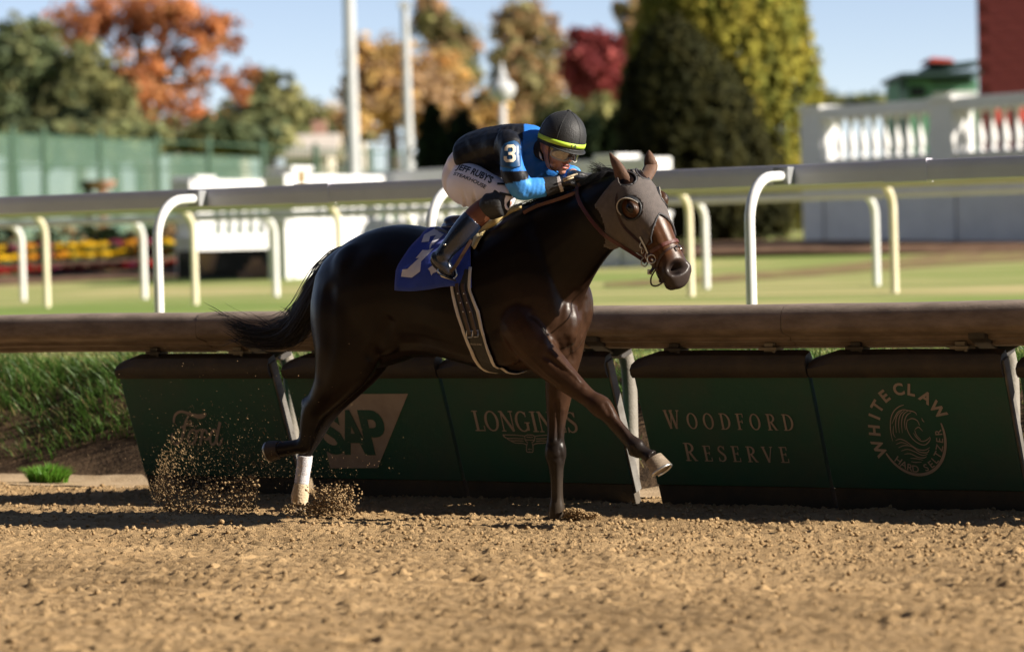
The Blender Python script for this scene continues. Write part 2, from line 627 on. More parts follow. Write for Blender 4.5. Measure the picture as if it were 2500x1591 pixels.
hgt = RNG.uniform(0.06, 0.22, n) * (0.35 + 1.1 * vnoise(gs_ * 2.6, gt_ * 2.4, 30)) * np.where(gt_ > 2.2, 0.55, 1.0)
an = RNG.uniform(0, 6.283, n)
ln = np.stack([np.cos(an) * 0.6 - M.x * 0.7, np.sin(an) * 0.6 - M.y * 0.7, np.zeros(n)], -1)
me = blades(P, hgt, ln, RNG.uniform(0.003, 0.0065, n), 5, grass_cols(n, 6), 0.75)
tag(link_mesh('bank_grass', me, m_grass), 'long unkempt green grass hanging over the soil bank', 'grass', kind='stuff')
# one bright tuft at the foot of the bank
tuft_at = onground(115 * K, 1133 * K, 0.0)
n = 900
rr, an = RNG.random(n) ** 0.6, RNG.uniform(0, 6.283, n)
P = np.stack([tuft_at.x + U.x * np.cos(an) * rr * 0.15 + M.x * np.sin(an) * rr * 0.07, tuft_at.y + U.y * np.cos(an) * rr * 0.15 + M.y * np.sin(an) * rr * 0.07, np.full(n, 0.0)], -1)
ln = np.stack([U.x * np.cos(an) * rr, U.y * np.cos(an) * rr, np.zeros(n)], -1) * 1.3
ln += RNG.normal(0, 0.25, (n, 3)) * np.array((1, 1, 0))
me = blades(P - np.array(tuft_at), RNG.uniform(0.07, 0.16, n) * (1.05 - 0.35 * rr), ln, RNG.uniform(0.002, 0.0042, n), 9, grass_cols(n, 4, 0.03, (0.10, 0.26, 0.02), (0.16, 0.36, 0.04)), 0.7)
o = link_mesh('grass_tuft', me, m_grass)
o.location = tuft_at
tag(o, 'small bright green grass tuft at the foot of the bank', 'grass tuft')

# short turf fringe along the top of the bank, dry at the lip
n = 26000
gs_, gt_ = RNG.uniform(-9, 5, n), 2.1 + 2.6 * RNG.random(n) ** 1.3
P = np.stack([ORG.x + U.x * gs_ + M.x * gt_, ORG.y + U.y * gs_ + M.y * gt_, ground_z(gs_, gt_) - 0.005], -1)
an = RNG.uniform(0, 6.283, n)
ln = np.stack([np.cos(an), np.sin(an), np.zeros(n)], -1)
me = blades(P, RNG.uniform(0.02, 0.05, n), ln, RNG.uniform(0.0025, 0.004, n), 15, grass_cols(n, 16, 0.45, (0.19, 0.26, 0.06), (0.26, 0.32, 0.08)), 0.6)
tag(link_mesh('turf_grass', me, m_grass), 'short sunlit turf grass behind the dirt rail', 'grass', kind='stuff')
# ================================================================== DIRT RAIL AND ITS PADDED SIGN PANELS
m_cover = pmat('weathered_rail_cover', (0.26, 0.20, 0.155), 0.85, (0.15, 0.112, 0.085), scale=5, detail=7, bump=0.25, bscale=90, stretch=(1, 1, 3), rvar=0.12)
m_steel = pmat('dull_painted_steel', (0.26, 0.235, 0.20), 0.6, (0.17, 0.15, 0.12), scale=7, detail=6, bump=0.2, bscale=80)
m_dark = pmat('blackened_steel', (0.03, 0.027, 0.025), 0.6, (0.05, 0.042, 0.035), scale=9)
m_green = pmat('dusty_green_vinyl', (0.018, 0.095, 0.066), 0.65, (0.058, 0.088, 0.070), scale=2.2, detail=8, bump=0.15, bscale=50, mixlo=0.4, mixhi=0.8, rvar=0.1)
m_cap = pmat('black_vinyl_pad', (0.028, 0.022, 0.018), 0.6, (0.05, 0.036, 0.025), scale=6, bump=0.2, bscale=60)
m_kick = pmat('muddy_kick_board', (0.065, 0.058, 0.048), 0.85, (0.10, 0.08, 0.058), scale=6, detail=7, bump=0.4, bscale=60)
m_end = pmat('grey_panel_end', (0.19, 0.18, 0.165), 0.85, (0.11, 0.10, 0.088), scale=8, detail=6, bump=0.3, bscale=70)
m_letter = pmat('dusty_white_print', (0.42, 0.35, 0.31), 0.75, (0.30, 0.24, 0.205), scale=9, detail=6, mixlo=0.35, mixhi=0.8)

RS0, RS1 = -14.0, 12.0
rail = thing('dirt_track_rail', RW(0, 0, 0), 'brown weathered safety rail with rounded cover running behind the horse', 'rail')
prof = [(0.02, 0.93), (0.02, 1.040), (-0.12, 1.058), (-0.26, 1.058), (-0.315, 1.050), (-0.345, 1.030), (-0.356, 1.000), (-0.358, 0.945), (-0.352, 0.922), (-0.335, 0.912), (-0.325, 0.910),
        (-0.262, 0.893), (-0.258, 0.882), (-0.262, 0.874), (-0.212, 0.862), (-0.208, 0.850), (-0.212, 0.842), (-0.170, 0.832), (-0.15, 0.845), (-0.10, 0.88)]
cuts = [RS0, -9.4, -5.6, -1.9, 1.85, 5.6, RS1]
for a, b in zip(cuts[:-1], cuts[1:]):
    mb = MB()
    n = 10
    rings = [[RW(a + (b - a - 0.003) * k / n, t + 0.003 * math.sin(k * 1.7 + a), z + 0.004 * math.sin(k * 0.9 + a * 2)) for t, z in prof] for k in range(n + 1)]
    mb.loft(rings)
    mb.build('rail_cover', m_cover, rail, smooth=True, angle=50)
# posts: a steel tube that leans forward at the top into a dark bracket under the cover
POSTS = [s_at(690 * K, 1150 * K, 0.1), s_at(1487 * K, 1170 * K, 0.1), s_at(2384 * K, 1180 * K, 0.1)]
dp = (POSTS[2] - POSTS[0]) / 2
POSTS = [POSTS[0] - 3 * dp, POSTS[0] - 2 * dp] + POSTS + [POSTS[2] + dp, POSTS[2] + 2 * dp]
for s in POSTS:
    mb = MB()
    path = spline([RW(s, 0.10, -0.2), RW(s, 0.10, 0.25), RW(s, 0.10, 0.62), RW(s - 0.005, 0.085, 0.76), RW(s - 0.012, 0.03, 0.86), RW(s - 0.02, -0.05, 0.92)], 6)
    mb.tube(path, [0.040] * len(path), 14)
    mb.build('post', m_steel, rail, smooth=True, angle=60)
    mb = MB()
    e = 0.045
    poly = [RW(s - e, 0.06, 0.80), RW(s - e, -0.02, 0.775), RW(s - e, -0.12, 0.80), RW(s - e, -0.30, 0.875), RW(s - e, -0.30, 0.91), RW(s - e, 0.06, 0.93)]
    mb.prism(poly, U * 2 * e)
    for q in (-1, 1):
        mb.tube([RW(s + q * 0.055, -0.06, 0.85), RW(s + q * 0.075, -0.06, 0.85)], 0.014, 8)
    mb.build('bracket', m_dark, rail, bevel=0.006)
    # wider gusset plate that spreads under the cover
    mb = MB()
    mb.prism([RW(s - 0.36, -0.16, 0.852), RW(s - 0.06, -0.12, 0.79), RW(s + 0.06, -0.12, 0.79), RW(s + 0.20, -0.16, 0.852)], M * 0.02)
    mb.build('gusset', m_dark, rail, bevel=0.003)

# -------- panels
PT, PZ, BT, BZ = -0.235, 0.695, -0.015, 0.085
PTOP = RW(0, PT, PZ)
PDN = RW(0, BT, BZ) - PTOP
PLEN = PDN.length
PDN.normalize()
PNRM = U.cross(PDN)
if PNRM.dot(M) > 0:
    PNRM = -PNRM
def panel_uv(px, py):
    d = raydir(px, py)
    k = (PTOP - EYE).dot(PNRM) / d.dot(PNRM)
    q = EYE + d * k - PTOP
    return q.dot(U), q.dot(PDN)
def PP3(s, d, e=0.0):
    return PTOP + U * s + PDN * d + PNRM * e

class Decal:
    """flat print on a panel, in (along, down) metres; every stroke lies a hair above the last"""
    def __init__(self, e0=0.0030):
        self.mb, self.e = MB(), e0
    def up(self):
        self.e += 0.00012
        return self.e
    def poly(self, pts, faces=None):
        e = self.up()
        self.mb.add([PP3(a, b, e) for a, b in pts], faces or [tuple(range(len(pts)))])
    def ribbon(self, pts, wid):
        e = self.up()
        n = len(pts)
        if not hasattr(wid, '__len__'):
            wid = [wid] * n
        L, R = [], []
        closed = n > 3 and abs(pts[0][0] - pts[-1][0]) + abs(pts[0][1] - pts[-1][1]) < 1e-7
        for i in range(n):
            i0, i1 = (i - 1, i + 1)
            if closed:
                p, q = pts[(i - 1) % (n - 1)], pts[(i + 1) % (n - 1)]
            else:
                p, q = pts[max(i0, 0)], pts[min(i1, n - 1)]
            dx, dy = q[0] - p[0], q[1] - p[1]
            l = math.hypot(dx, dy) or 1
            nx, ny = -dy / l * wid[i] / 2, dx / l * wid[i] / 2
            L.append((pts[i][0] + nx, pts[i][1] + ny)); R.append((pts[i][0] - nx, pts[i][1] - ny))
        self.mb.add([PP3(a, b, e) for a, b in L + R], [(i, i + 1, n + i + 1, n + i) for i in range(n - 1)])
    def curve(self, pts, wid, k=6):
        c = spline([Vector((a, b, 0)) for a, b in pts], k)
        self.ribbon([(v.x, v.y) for v in c], wid if not hasattr(wid, '__len__') else spl1(wid, k))
    def text(self, s, org, sx, sy, bold=0.0, rot=0.0, align='CENTER', space=1.0, xs=1.0):
        v, f = text_mesh(s, 1.0, xs, bold, align, space)
        c, q = math.cos(rot), math.sin(rot)
        e = self.up()
        self.mb.add([PP3(org[0] + (x * sx) * c + (y * sy) * q, org[1] + (x * sx) * q - (y * sy) * c, e) for x, y in v], f)
    def build(self, name, mat, parent, label=None):
        o = self.mb.build(name, mat, parent)
        if label: o['label'] = label
        return o

def arc(cx, cy, rx, ry, a0, a1, n=18):
    return [(cx + rx * math.cos(rad(a0 + (a1 - a0) * i / n)), cy + ry * math.sin(rad(a0 + (a1 - a0) * i / n))) for i in range(n + 1)]
TK, TN, SF = 0.15, 0.065, 0.055
def _o(cx, rx, a0=90, a1=450):
    p = arc(cx, .5, rx, .47, a0, a1, 26)
    w = [TN + (TK - TN) * abs((x - cx) / rx) ** 1.6 for x, y in p]
    return p, w
GL = {
 'L': (.78, [([(.25, 0), (.25, 1)], TK), ([(.06, .03), (.72, .03)], SF), ([(.06, .97), (.44, .97)], SF), ([(.69, .0), (.69, .26)], SF)]),
 'O': (.98, [_o(.46, .37)]),
 'N': (1.0, [([(.17, 0), (.17, 1)], TN), ([(.17, .98), (.80, .02)], TK), ([(.80, 0), (.80, 1)], TN), ([(.03, .03), (.31, .03)], SF), ([(.03, .97), (.24, .97)], SF), ([(.66, .97), (.94, .97)], SF)]),
 'G': (.98, [_o(.46, .37, 48, 325), ([(.76, .06), (.76, .44)], TK * .9), ([(.58, .44), (.92, .44)], SF), ([(.72, .72), (.72, .95)], SF)]),
 'I': (.46, [([(.23, 0), (.23, 1)], TK), ([(.05, .03), (.41, .03)], SF), ([(.05, .97), (.41, .97)], SF)]),
 'E': (.80, [([(.23, 0), (.23, 1)], TK), ([(.05, .03), (.70, .03)], SF), ([(.05, .97), (.66, .97)], SF), ([(.23, .52), (.56, .52)], SF), ([(.68, .0), (.68, .25)], SF), ([(.64, 1), (.64, .77)], SF), ([(.55, .42), (.55, .62)], SF)]),
 'F': (.74, [([(.23, 0), (.23, 1)], TK), ([(.05, .03), (.42, .03)], SF), ([(.05, .97), (.66, .97)], SF), ([(.23, .50), (.56, .50)], SF), ([(.64, 1), (.64, .75)], SF), ([(.55, .40), (.55, .60)], SF)]),
 'S': (.70, [([(.56, .80), (.50, .92), (.34, .97), (.17, .88), (.14, .74), (.26, .60), (.44, .48), (.57, .35), (.56, .17), (.42, .05), (.26, .03), (.12, .12), (.09, .26)], [.06, .07, .07, .10, .13, .15, .16, .15, .13, .09, .07, .06, .05]), ([(.58, .74), (.58, .98)], SF), ([(.08, .0), (.08, .26)], SF)]),
 'W': (1.20, [([(.10, 1), (.36, .0)], TK), ([(.36, .02), (.58, .98)], TN), ([(.50, 1), (.78, .0)], TK), ([(.78, .02), (1.04, .98)], TN), ([(-.02, .97), (.27, .97)], SF), ([(.42, .97), (.68, .97)], SF), ([(.92, .97), (1.16, .97)], SF)]),
 'D': (.98, [([(.23, 0), (.23, 1)], TK), ([(.05, .03), (.42, .03)], SF), ([(.05, .97), (.42, .97)], SF), (arc(.38, .5, .46, .47, -90, 90, 16), [SF + (TK - SF) * math.cos(rad(-90 + 180 * i / 16)) ** 1.3 for i in range(17)])]),
 'R': (.92, [([(.23, 0), (.23, 1)], TK), ([(.05, .03), (.42, .03)], SF), ([(.05, .97), (.42, .97)], SF), (arc(.36, .74, .30, .23, -90, 90, 12), [SF + (TK - SF) * max(0, math.cos(rad(-90 + 180 * i / 12))) ** 1.3 for i in range(13)]), ([(.40, .50), (.76, .02)], TK * .9), ([(.66, .03), (.90, .03)], SF), ([(.23, .51), (.40, .51)], SF)]),
 'V': (.92, [([(.10, 1), (.45, .0)], TK), ([(.45, .02), (.78, .98)], TN), ([(-.02, .97), (.27, .97)], SF), ([(.64, .97), (.90, .97)], SF)]),
}
def serif_line(dec, word, p0, p1, hgt, gap=0.06, caps=None):
    """word set between two points of the panel; hgt in metres"""
    hs = [(caps[i] if caps else 1.0) for i in range(len(word))]
    tot = sum((GL[c][0] + gap) * h for c, h in zip(word, hs)) - gap
    k = (p1[0] - p0[0]) / tot
    x = p0[0]
    slope = (p1[1] - p0[1]) / (p1[0] - p0[0])
    for c, h in zip(word, hs):
        adv, strokes = GL[c]
        for pts, w in strokes:
            q = [(x + a * k * h, p0[1] + slope * (x - p0[0]) - b * hgt * h) for a, b in pts]
            sc = (k + hgt) / 2 * h
            if hasattr(w, '__len__'):
                if len(pts) < 15:
                    dec.curve(q, [v * sc for v in w], 4)
                else:
                    dec.ribbon(q, [v * sc for v in w])
            else:
                dec.ribbon(q, w * sc)
        x += (adv + gap) * k * h

def panel(px0, px1, label, end=False):
    """one padded board hung under the rail: top pad, green face, kick board, end plate"""
    s0, s1 = s_at(px0, 900, PT), s_at(px1, 900, PT)
    p = thing('sign_panel', RW((s0 + s1) / 2, 0, 0), label, 'sign panel', 'green padded sign panels under the rail')
    g = 0.004
    th = 0.06                                        # thickness, away from the viewer
    def slab(d0, d1, e0, e1, a, b):
        q = []
        for d in (d1, d0):
            q += [PP3(a, d, e1), PP3(b, d, e1), PP3(b, d, e0), PP3(a, d, e0)]
        return q
    mb = MB()
    mb.hexa(slab(0.0, PLEN - 0.022, -th, 0.0, s0 + g, s1 - g))
    mb.build('face_board', m_green, p, bevel=0.006)
    mb = MB()
    mb.hexa(slab(PLEN - 0.020, PLEN + 0.115, -th, -0.004, s0 + g + 0.002, s1 - g - 0.002))
    mb.build('kick_board', m_kick, p, bevel=0.006)
    # rounded top pad with sloping ends
    mb = MB()
    rings = []
    pr = [(0.012, -0.012), (0.024, 0.02), (0.022, 0.07), (-0.005, 0.105), (-0.06, 0.112), (-th - 0.01, 0.07), (-th - 0.01, -0.01)]
    for a, k in ((s0, 0.55), (s0 + 0.015, 0.62), (s0 + 0.16, 1.0), ((s0 + s1) / 2, 1.02), (s1 - 0.03, 1.0), (s1, 0.95)):
        rings.append([PP3(a, -0.002, 0) - PDN * (h * k if h > 0 else h) + PNRM * e for e, h in pr])
    mb.loft(rings)
    mb.build('top_pad', m_cap, p, smooth=True, angle=40)
    # pale end plate seen on the right
    mb = MB()
    if end: mb.hexa([PP3(s1 - g + 0.001, PLEN + 0.03, -0.006), PP3(s1 + 0.010, PLEN + 0.03, -0.006), PP3(s1 + 0.010, PLEN + 0.03, -th - 0.006), PP3(s1 - g + 0.001, PLEN + 0.03, -th - 0.006),
             PP3(s1 - g + 0.001, -0.075, 0.0), PP3(s1 + 0.010, -0.075, 0.0), PP3(s1 + 0.010, -0.075, -th), PP3(s1 - g + 0.001, -0.075, -th)])
    if end: mb.build('end_plate', m_end, p, bevel=0.004)
    # hanger clips up to the rail
    for f in (0.24, 0.78):
        a = s0 + (s1 - s0) * f
        mb = MB()
        mb.rbox(a - 0.028, a + 0.028, PT + 0.0, PT + 0.06, 0.76, 0.86)
        mb.rbox(a - 0.052, a + 0.052, PT - 0.012, PT + 0.07, 0.822, 0.838)
        mb.tube([RW(a + 0.036, PT - 0.01, 0.814), RW(a + 0.036, PT + 0.03, 0.814)], 0.010, 8)
        mb.build('hanger_clip', m_steel if f > 0.5 else m_dark, p, bevel=0.003)
    return p

p1 = panel(288, 664, 'green sign panel lettered with a flowing white script word, behind the flying dirt', True)
p2 = panel(694, 1070, 'green sign panel with a white trapezoid emblem, behind the hind legs')
p3 = panel(1074, 1486, 'green sign panel with white serif letters over a winged hourglass, behind the planted foreleg', True)
p4 = panel(1545, 1974, 'green sign panel with two lines of white serif capitals, right of the lifted hoof')
p5 = panel(1978, 2452, 'green sign panel with a round white wave emblem, far right', True)
p6 = panel(2486, 2900, 'green sign panel cut off by the right edge of the picture')

# ---- the print on each panel
def Zf(x, y): return panel_uv(400 + x / 11.79, 980 + y / 11.79)
D = Decal()
lw = 0.0155
def fcurve(pts, w=lw, k=6):
    D.curve([Zf(*p) for p in pts], w, k)
fcurve([(300, 620), (295, 520), (330, 390), (420, 305), (540, 285), (690, 325), (850, 385), (1000, 420), (1140, 400), (1220, 320)], [.010, .014, .015, .015, .016, .018, .024, .028, .026, .014])
fcurve([(730, 400), (660, 520), (605, 720), (560, 940), (500, 1110), (390, 1215), (270, 1140), (235, 1020), (260, 900)], [.010, .014, .018, .019, .019, .018, .016, .013, .010])
fcurve([(490, 740), (590, 700), (700, 655), (805, 690)], .012)
fcurve([(765, 520), (800, 600), (805, 690)], .012)
D.ribbon([Zf(830 + 115 * math.cos(a) + 35 * math.sin(a), 1010 - 205 * math.sin(a)) for a in [i * 2 * math.pi / 22 for i in range(23)]], lw)
fcurve([(915, 880), (1000, 830), (1060, 790)], .011)
fcurve([(1060, 790), (1110, 850), (1085, 1040), (1050, 1245)], .018)
fcurve([(1100, 920), (1170, 810), (1240, 835), (1245, 930)], .014)
fcurve([(1150, 1010), (1210, 1085), (1290, 1060), (1345, 980)], .013)
D.ribbon([Zf(1440 + 95 * math.cos(a) + 30 * math.sin(a), 1015 - 215 * math.sin(a)) for a in [i * 2 * math.pi / 22 for i in range(23)]], lw)
fcurve([(1630, 580), (1575, 830), (1535, 1060), (1560, 1220), (1630, 1220), (1705, 1030)], [.018, .018, .017, .015, .013, .010])
D.build('lettering', m_letter, p1)

D = Decal()
D.poly([panel_uv(*q) for q in ((768, 962), (997, 960), (923, 1141), (807, 1142))])
D.build('emblem', m_letter, p2, 'white trapezoid')
D = Decal(0.0055)
a, b = panel_uv(797, 1108), panel_uv(955, 1108)
hgt = panel_uv(900, 1108)[1] - panel_uv(885, 998)[1]
w_ = b[0] - a[0]
for ch, f in (('S', 0.17), ('A', 0.50), ('P', 0.83)):
    v, fc = text_mesh(ch, 1.0, 1.0, 0.035, 'LEFT')
    xs = [q[0] for q in v]; ys = [q[1] for q in v]
    x0, x1_, y0, y1_ = min(xs), max(xs), min(ys), max(ys)
    ww = w_ * (0.36 if ch != 'A' else 0.42)
    lft = a[0] + w_ * f - ww / 2
    D.poly([(lft + (x - x0) / (x1_ - x0) * ww, a[1] - (y - y0) / (y1_ - y0) * hgt) for x, y in v], fc)
D.build('lettering', m_green, p2)

D = Decal()
a, b = panel_uv(1160, 1051), panel_uv(1416, 1055)
hgt = panel_uv(1160, 1051)[1] - panel_uv(1152, 1001)[1]
serif_line(D, 'LONGINES', a, b, hgt, 0.0)
def Zl(x, y): return panel_uv(1130 + x / 5.472, 960 + y / 5.472)
for sg in (1, -1):
    mx = lambda x: 905 + sg * (x - 905)
    for pts in ([(540, 545), (700, 548), (830, 560)], [(548, 560), (600, 590), (700, 592), (820, 596)], [(600, 596), (650, 622), (740, 622), (820, 628)], [(655, 628), (710, 652), (800, 655)], [(545, 545), (590, 590)]):
        D.curve([Zl(mx(x), y) for x, y in pts], 0.0052, 5)
    for pts in ([(800, 655), (850, 670), (860, 690)], [(835, 560), (845, 620), (880, 650)], [(860, 700), (865, 770), (905, 772)], [(870, 660), (862, 700)], [(860, 575), (905, 575)], [(850, 610), (905, 612)], [(880, 735), (905, 735)], [(835, 560), (870, 545), (905, 545)]):
        D.curve([Zl(mx(x), y) for x, y in pts], 0.0050, 4)
D.build('lettering', m_letter, p3)

D = Decal()
def Zw(x, y): return panel_uv(1400 + x / 2.189, 720 + y / 2.189)
a, b = Zw(500, 712), Zw(1185, 722)
serif_line(D, 'WOODFORD', a, b, a[1] - Zw(482, 612)[1], 0.42, [1.0] + [0.86] * 7)
D.build('lettering', m_letter, p4)
D = Decal()
a, b = Zw(602, 884), Zw(1160, 893)
serif_line(D, 'RESERVE', a, b, a[1] - Zw(587, 787)[1], 0.42, [1.0] + [0.86] * 6)
D.build('lettering', m_letter, p4)

D = Decal()
def Zc(x, y): return panel_uv(2100 + x / 5.473, 920 + y / 5.473)
c0 = Zc(690, 765)
top, bot = Zc(560, 260), Zc(815, 1300)
R0 = (bot[1] - top[1]) / 2 * 1.0
for ch, an in zip('WHITECLAW', (198, 175, 157, 142, 123, 97, 78, 55, 33)):
    r_ = R0 * 1.03
    D.text(ch, (c0[0] + r_ * math.cos(rad(an)) * 0.80, c0[1] - r_ * math.sin(rad(an)) - 0.0), 0.086, 0.086, 0.035, rad(90 - an), 'CENTER')
D.ribbon([(c0[0] + R0 * 0.86 * math.cos(rad(x)), c0[1] - R0 * 1.03 * math.sin(rad(x))) for x in np.linspace(-152, 17, 46)], [0.006 + 0.010 * math.sin(math.pi * i / 45) ** 0.4 for i in range(46)])
for ch, an in zip('HARDSELTZER', (-131, -119, -107, -95, -72, -59, -47, -35, -22, -9, 4)):
    r_ = R0 * 0.97
    D.text(ch, (c0[0] + r_ * math.cos(rad(an)) * .83, c0[1] - r_ * math.sin(rad(an))), 0.054, 0.054, 0.01, rad(-(an + 90)), 'CENTER')
for pts in ([(440, 850), (412, 700), (415, 560), (450, 460), (520, 392), (590, 365)], [(430, 620), (470, 530), (510, 462), (580, 430), (640, 440), (700, 450), (745, 470), (762, 502)],
            [(490, 740), (480, 620), (500, 510), (560, 445)], [(530, 740), (520, 600), (545, 495), (600, 442)], [(570, 740), (560, 600), (585, 495), (640, 447)], [(612, 700), (600, 590), (630, 505), (690, 462)],
            [(640, 560), (625, 640), (650, 730), (710, 820), (790, 880), (870, 898), (930, 850), (945, 800)], [(720, 740), (760, 800), (830, 850), (900, 832), (940, 790)], [(735, 700), (760, 770), (820, 830)],
            [(640, 572), (700, 545), (770, 575), (800, 640)], [(740, 690), (790, 662), (842, 715)], [(830, 540), (845, 575), (865, 592)], [(480, 840), (540, 820), (620, 850), (700, 910), (790, 960), (880, 965), (940, 930)],
            [(490, 890), (560, 865), (650, 890)], [(520, 935), (600, 905), (700, 920), (800, 990), (900, 1000), (930, 960)], [(555, 980), (640, 955), (740, 990), (840, 1035), (910, 1020)],
            [(600, 1020), (680, 1015), (780, 1060), (860, 1070), (895, 1050)], [(680, 1075), (760, 1080), (850, 1100)], [(690, 1120), (750, 1130), (830, 1125)], [(455, 640), (450, 740), (480, 800)]):
    D.curve([Zc(*p) for p in pts], [0.0025] + [0.0050] * (len(pts) - 2) + [0.0025], 5)
D.build('lettering', m_letter, p5)

# ================================================================== TURF RAILS
m_white = pmat('white_gloss_paint', (0.80, 0.80, 0.78), 0.35, (0.72, 0.72, 0.70), scale=3, bump=0.05, bscale=30)
m_cream = pmat('yellowed_white_paint', (0.76, 0.70, 0.52), 0.4, (0.70, 0.63, 0.44), scale=3)
m_alu = pmat('white_aluminium_rail', (0.76, 0.73, 0.82), 0.42, (0.68, 0.65, 0.74), scale=2.5)
m_grey = pmat('galvanised_grey', (0.36, 0.37, 0.38), 0.45, (0.28, 0.29, 0.30), scale=6, metal=0.4)

def turf_rail(name, label, t_rail, ztop, hgt, posts, t_post, mpost, mrail, s0, s1, rp, zg, joints=(), sleeves=True):
    r = thing(name, RW(0, t_rail, zg), label, 'rail', 'rails of the inner turf course')
    prof = [(-0.040, 0.0), (-0.047, 0.008), (-0.048, hgt * 0.5), (-0.047, hgt - 0.006), (-0.042, hgt), (0.03, hgt), (0.045, hgt - 0.02), (0.045, 0.02), (0.035, 0.0)]
    mb = MB()
    mb.loft([[RW(s, t_rail + a, ztop - hgt + b) for a, b in prof] for s in np.linspace(s0, s1, 30)])
    mb.build('rail_beam', mrail, r, smooth=True, angle=40)
    for s in joints:
        mb = MB()
        mb.loft([[RW(q, t_rail + a * 1.12, ztop - hgt / 2 + (b - hgt / 2) * 1.10) for a, b in prof] for q in (s - 0.15, s + 0.15)])
        mb.build('sleeve', mrail, r, smooth=True, angle=40)
    sg = 1 if t_rail > t_post else -1
    for s in posts:
        arm = abs(t_rail - t_post)
        mb = MB()
        zc = ztop - hgt * 0.52
        R = 0.30
        path = [RW(s, t_post, zg - 0.2), RW(s, t_post, zg + 0.4), RW(s, t_post, zc - R)]
        for k in range(1, 10):
            a = math.pi / 2 * k / 9
            path.append(RW(s, t_post + sg * R * (1 - math.cos(a)), zc - R + R * math.sin(a) * 0.98))
        if arm > R + 0.05:
            path.append(RW(s, t_rail - sg * 0.06, zc + 0.0))
        mb.tube(path, rp, 14, up=None)
        mb.build('post', mpost, r, smooth=True, angle=60)
        if sleeves:
            mb = MB()
            mb.box(RW(s + 0.0, t_rail - sg * 0.085, zc), U * 0.055, M * 0.05, ZUP * hgt * 0.42)
            mb.tube([RW(s + 0.02, t_rail - sg * 0.13, zc + 0.02), RW(s + 0.02, t_rail - sg * 0.145, zc + 0.02)], 0.012, 8)
            mb.build('clamp', m_grey, r, bevel=0.006)
    return r

TN_, TNP = 3.86, 3.30
near_posts = [s_at(372 * K, 640 * K, TNP), s_at(1012 * K, 560 * K, TNP), s_at(1765 * K, 640 * K, TNP)]
d_ = (near_posts[2] - near_posts[0]) / 2
near_posts = [near_posts[0] - 2 * d_, near_posts[0] - d_] + near_posts + [near_posts[2] + d_]
turf_rail('turf_rail', 'near white turf rail on curved goose-neck posts just behind the brown rail', TN_, 1.862, 0.135, near_posts, TNP, m_white, m_alu, -18, 14, 0.034, 0.70,
          [s_at(770, 470, TN_), s_at(2218, 420, TN_)])
TC, TCP = 19.45, 19.95
cream_posts = [s_at(x, y, TCP) for x, y in ((112, 640), (474, 640), (828, 600), (1245, 560), (1684, 600), (2182, 600))]
dl = cream_posts[1] - cream_posts[0]
turf_rail('turf_rail', 'middle cream rail whose yellowed posts stand across the turf', TC, 2.05, 0.11, [cream_posts[0] - dl] + cream_posts + [cream_posts[-1] + dl], TCP, m_cream, m_cream, -40, 22, 0.045, 0.70, sleeves=False)
TW, TWP = 25.0, 25.5
white_posts = [s_at(x, y, TWP) for x, y in ((54, 640), (350, 640), (672, 640), (1008, 540), (1366, 560), (1722, 600), (2138, 600))]
dl = white_posts[1] - white_posts[0]
turf_rail('turf_rail', 'farthest white turf rail with slim posts, behind the cream rail', TW, 2.0, 0.11, [white_posts[0] - dl] + white_posts + [white_posts[-1] + dl], TWP, m_white, m_alu, -44, 26, 0.050, 0.70, sleeves=False)
# ================================================================== INFIELD: BALUSTRADES, FLOWER BED, TREES, BUILDINGS
m_wall = pmat('white_painted_stone', (0.76, 0.76, 0.76), 0.6, (0.68, 0.68, 0.68), scale=2, detail=5, bump=0.15, bscale=25)
m_mulch = pmat('brown_mulch', (0.10, 0.058, 0.036), 0.95, (0.20, 0.125, 0.08), scale=4, detail=7, bump=1, bscale=18, spec=0.1)
m_black = pmat('black_iron', (0.012, 0.012, 0.012), 0.5)
m_brick = pmat('pink_brick', (0.42, 0.24, 0.18), 0.85, (0.33, 0.18, 0.13), scale=4, bump=0.3)

def G(px, py, Y):
    """foot of a thing: photo pixel at distance Y, dropped to the ground"""
    p = at(px, py, Y)
    s, t = ST(p)
    return Vector((p.x, p.y, float(ground_z(s, t))))

def baluster(mb, c, h, r, n=10):
    mb.lathe(c, [(r * 0.9, 0), (r * 0.9, h * 0.06), (r * 0.55, h * 0.10), (r * 0.75, h * 0.16), (r, h * 0.30), (r * 0.85, h * 0.44), (r * 0.45, h * 0.66), (r * 0.42, h * 0.80), (r * 0.62, h * 0.86), (r * 0.5, h * 0.90), (r * 0.9, h * 0.94), (r * 0.9, h)], n)

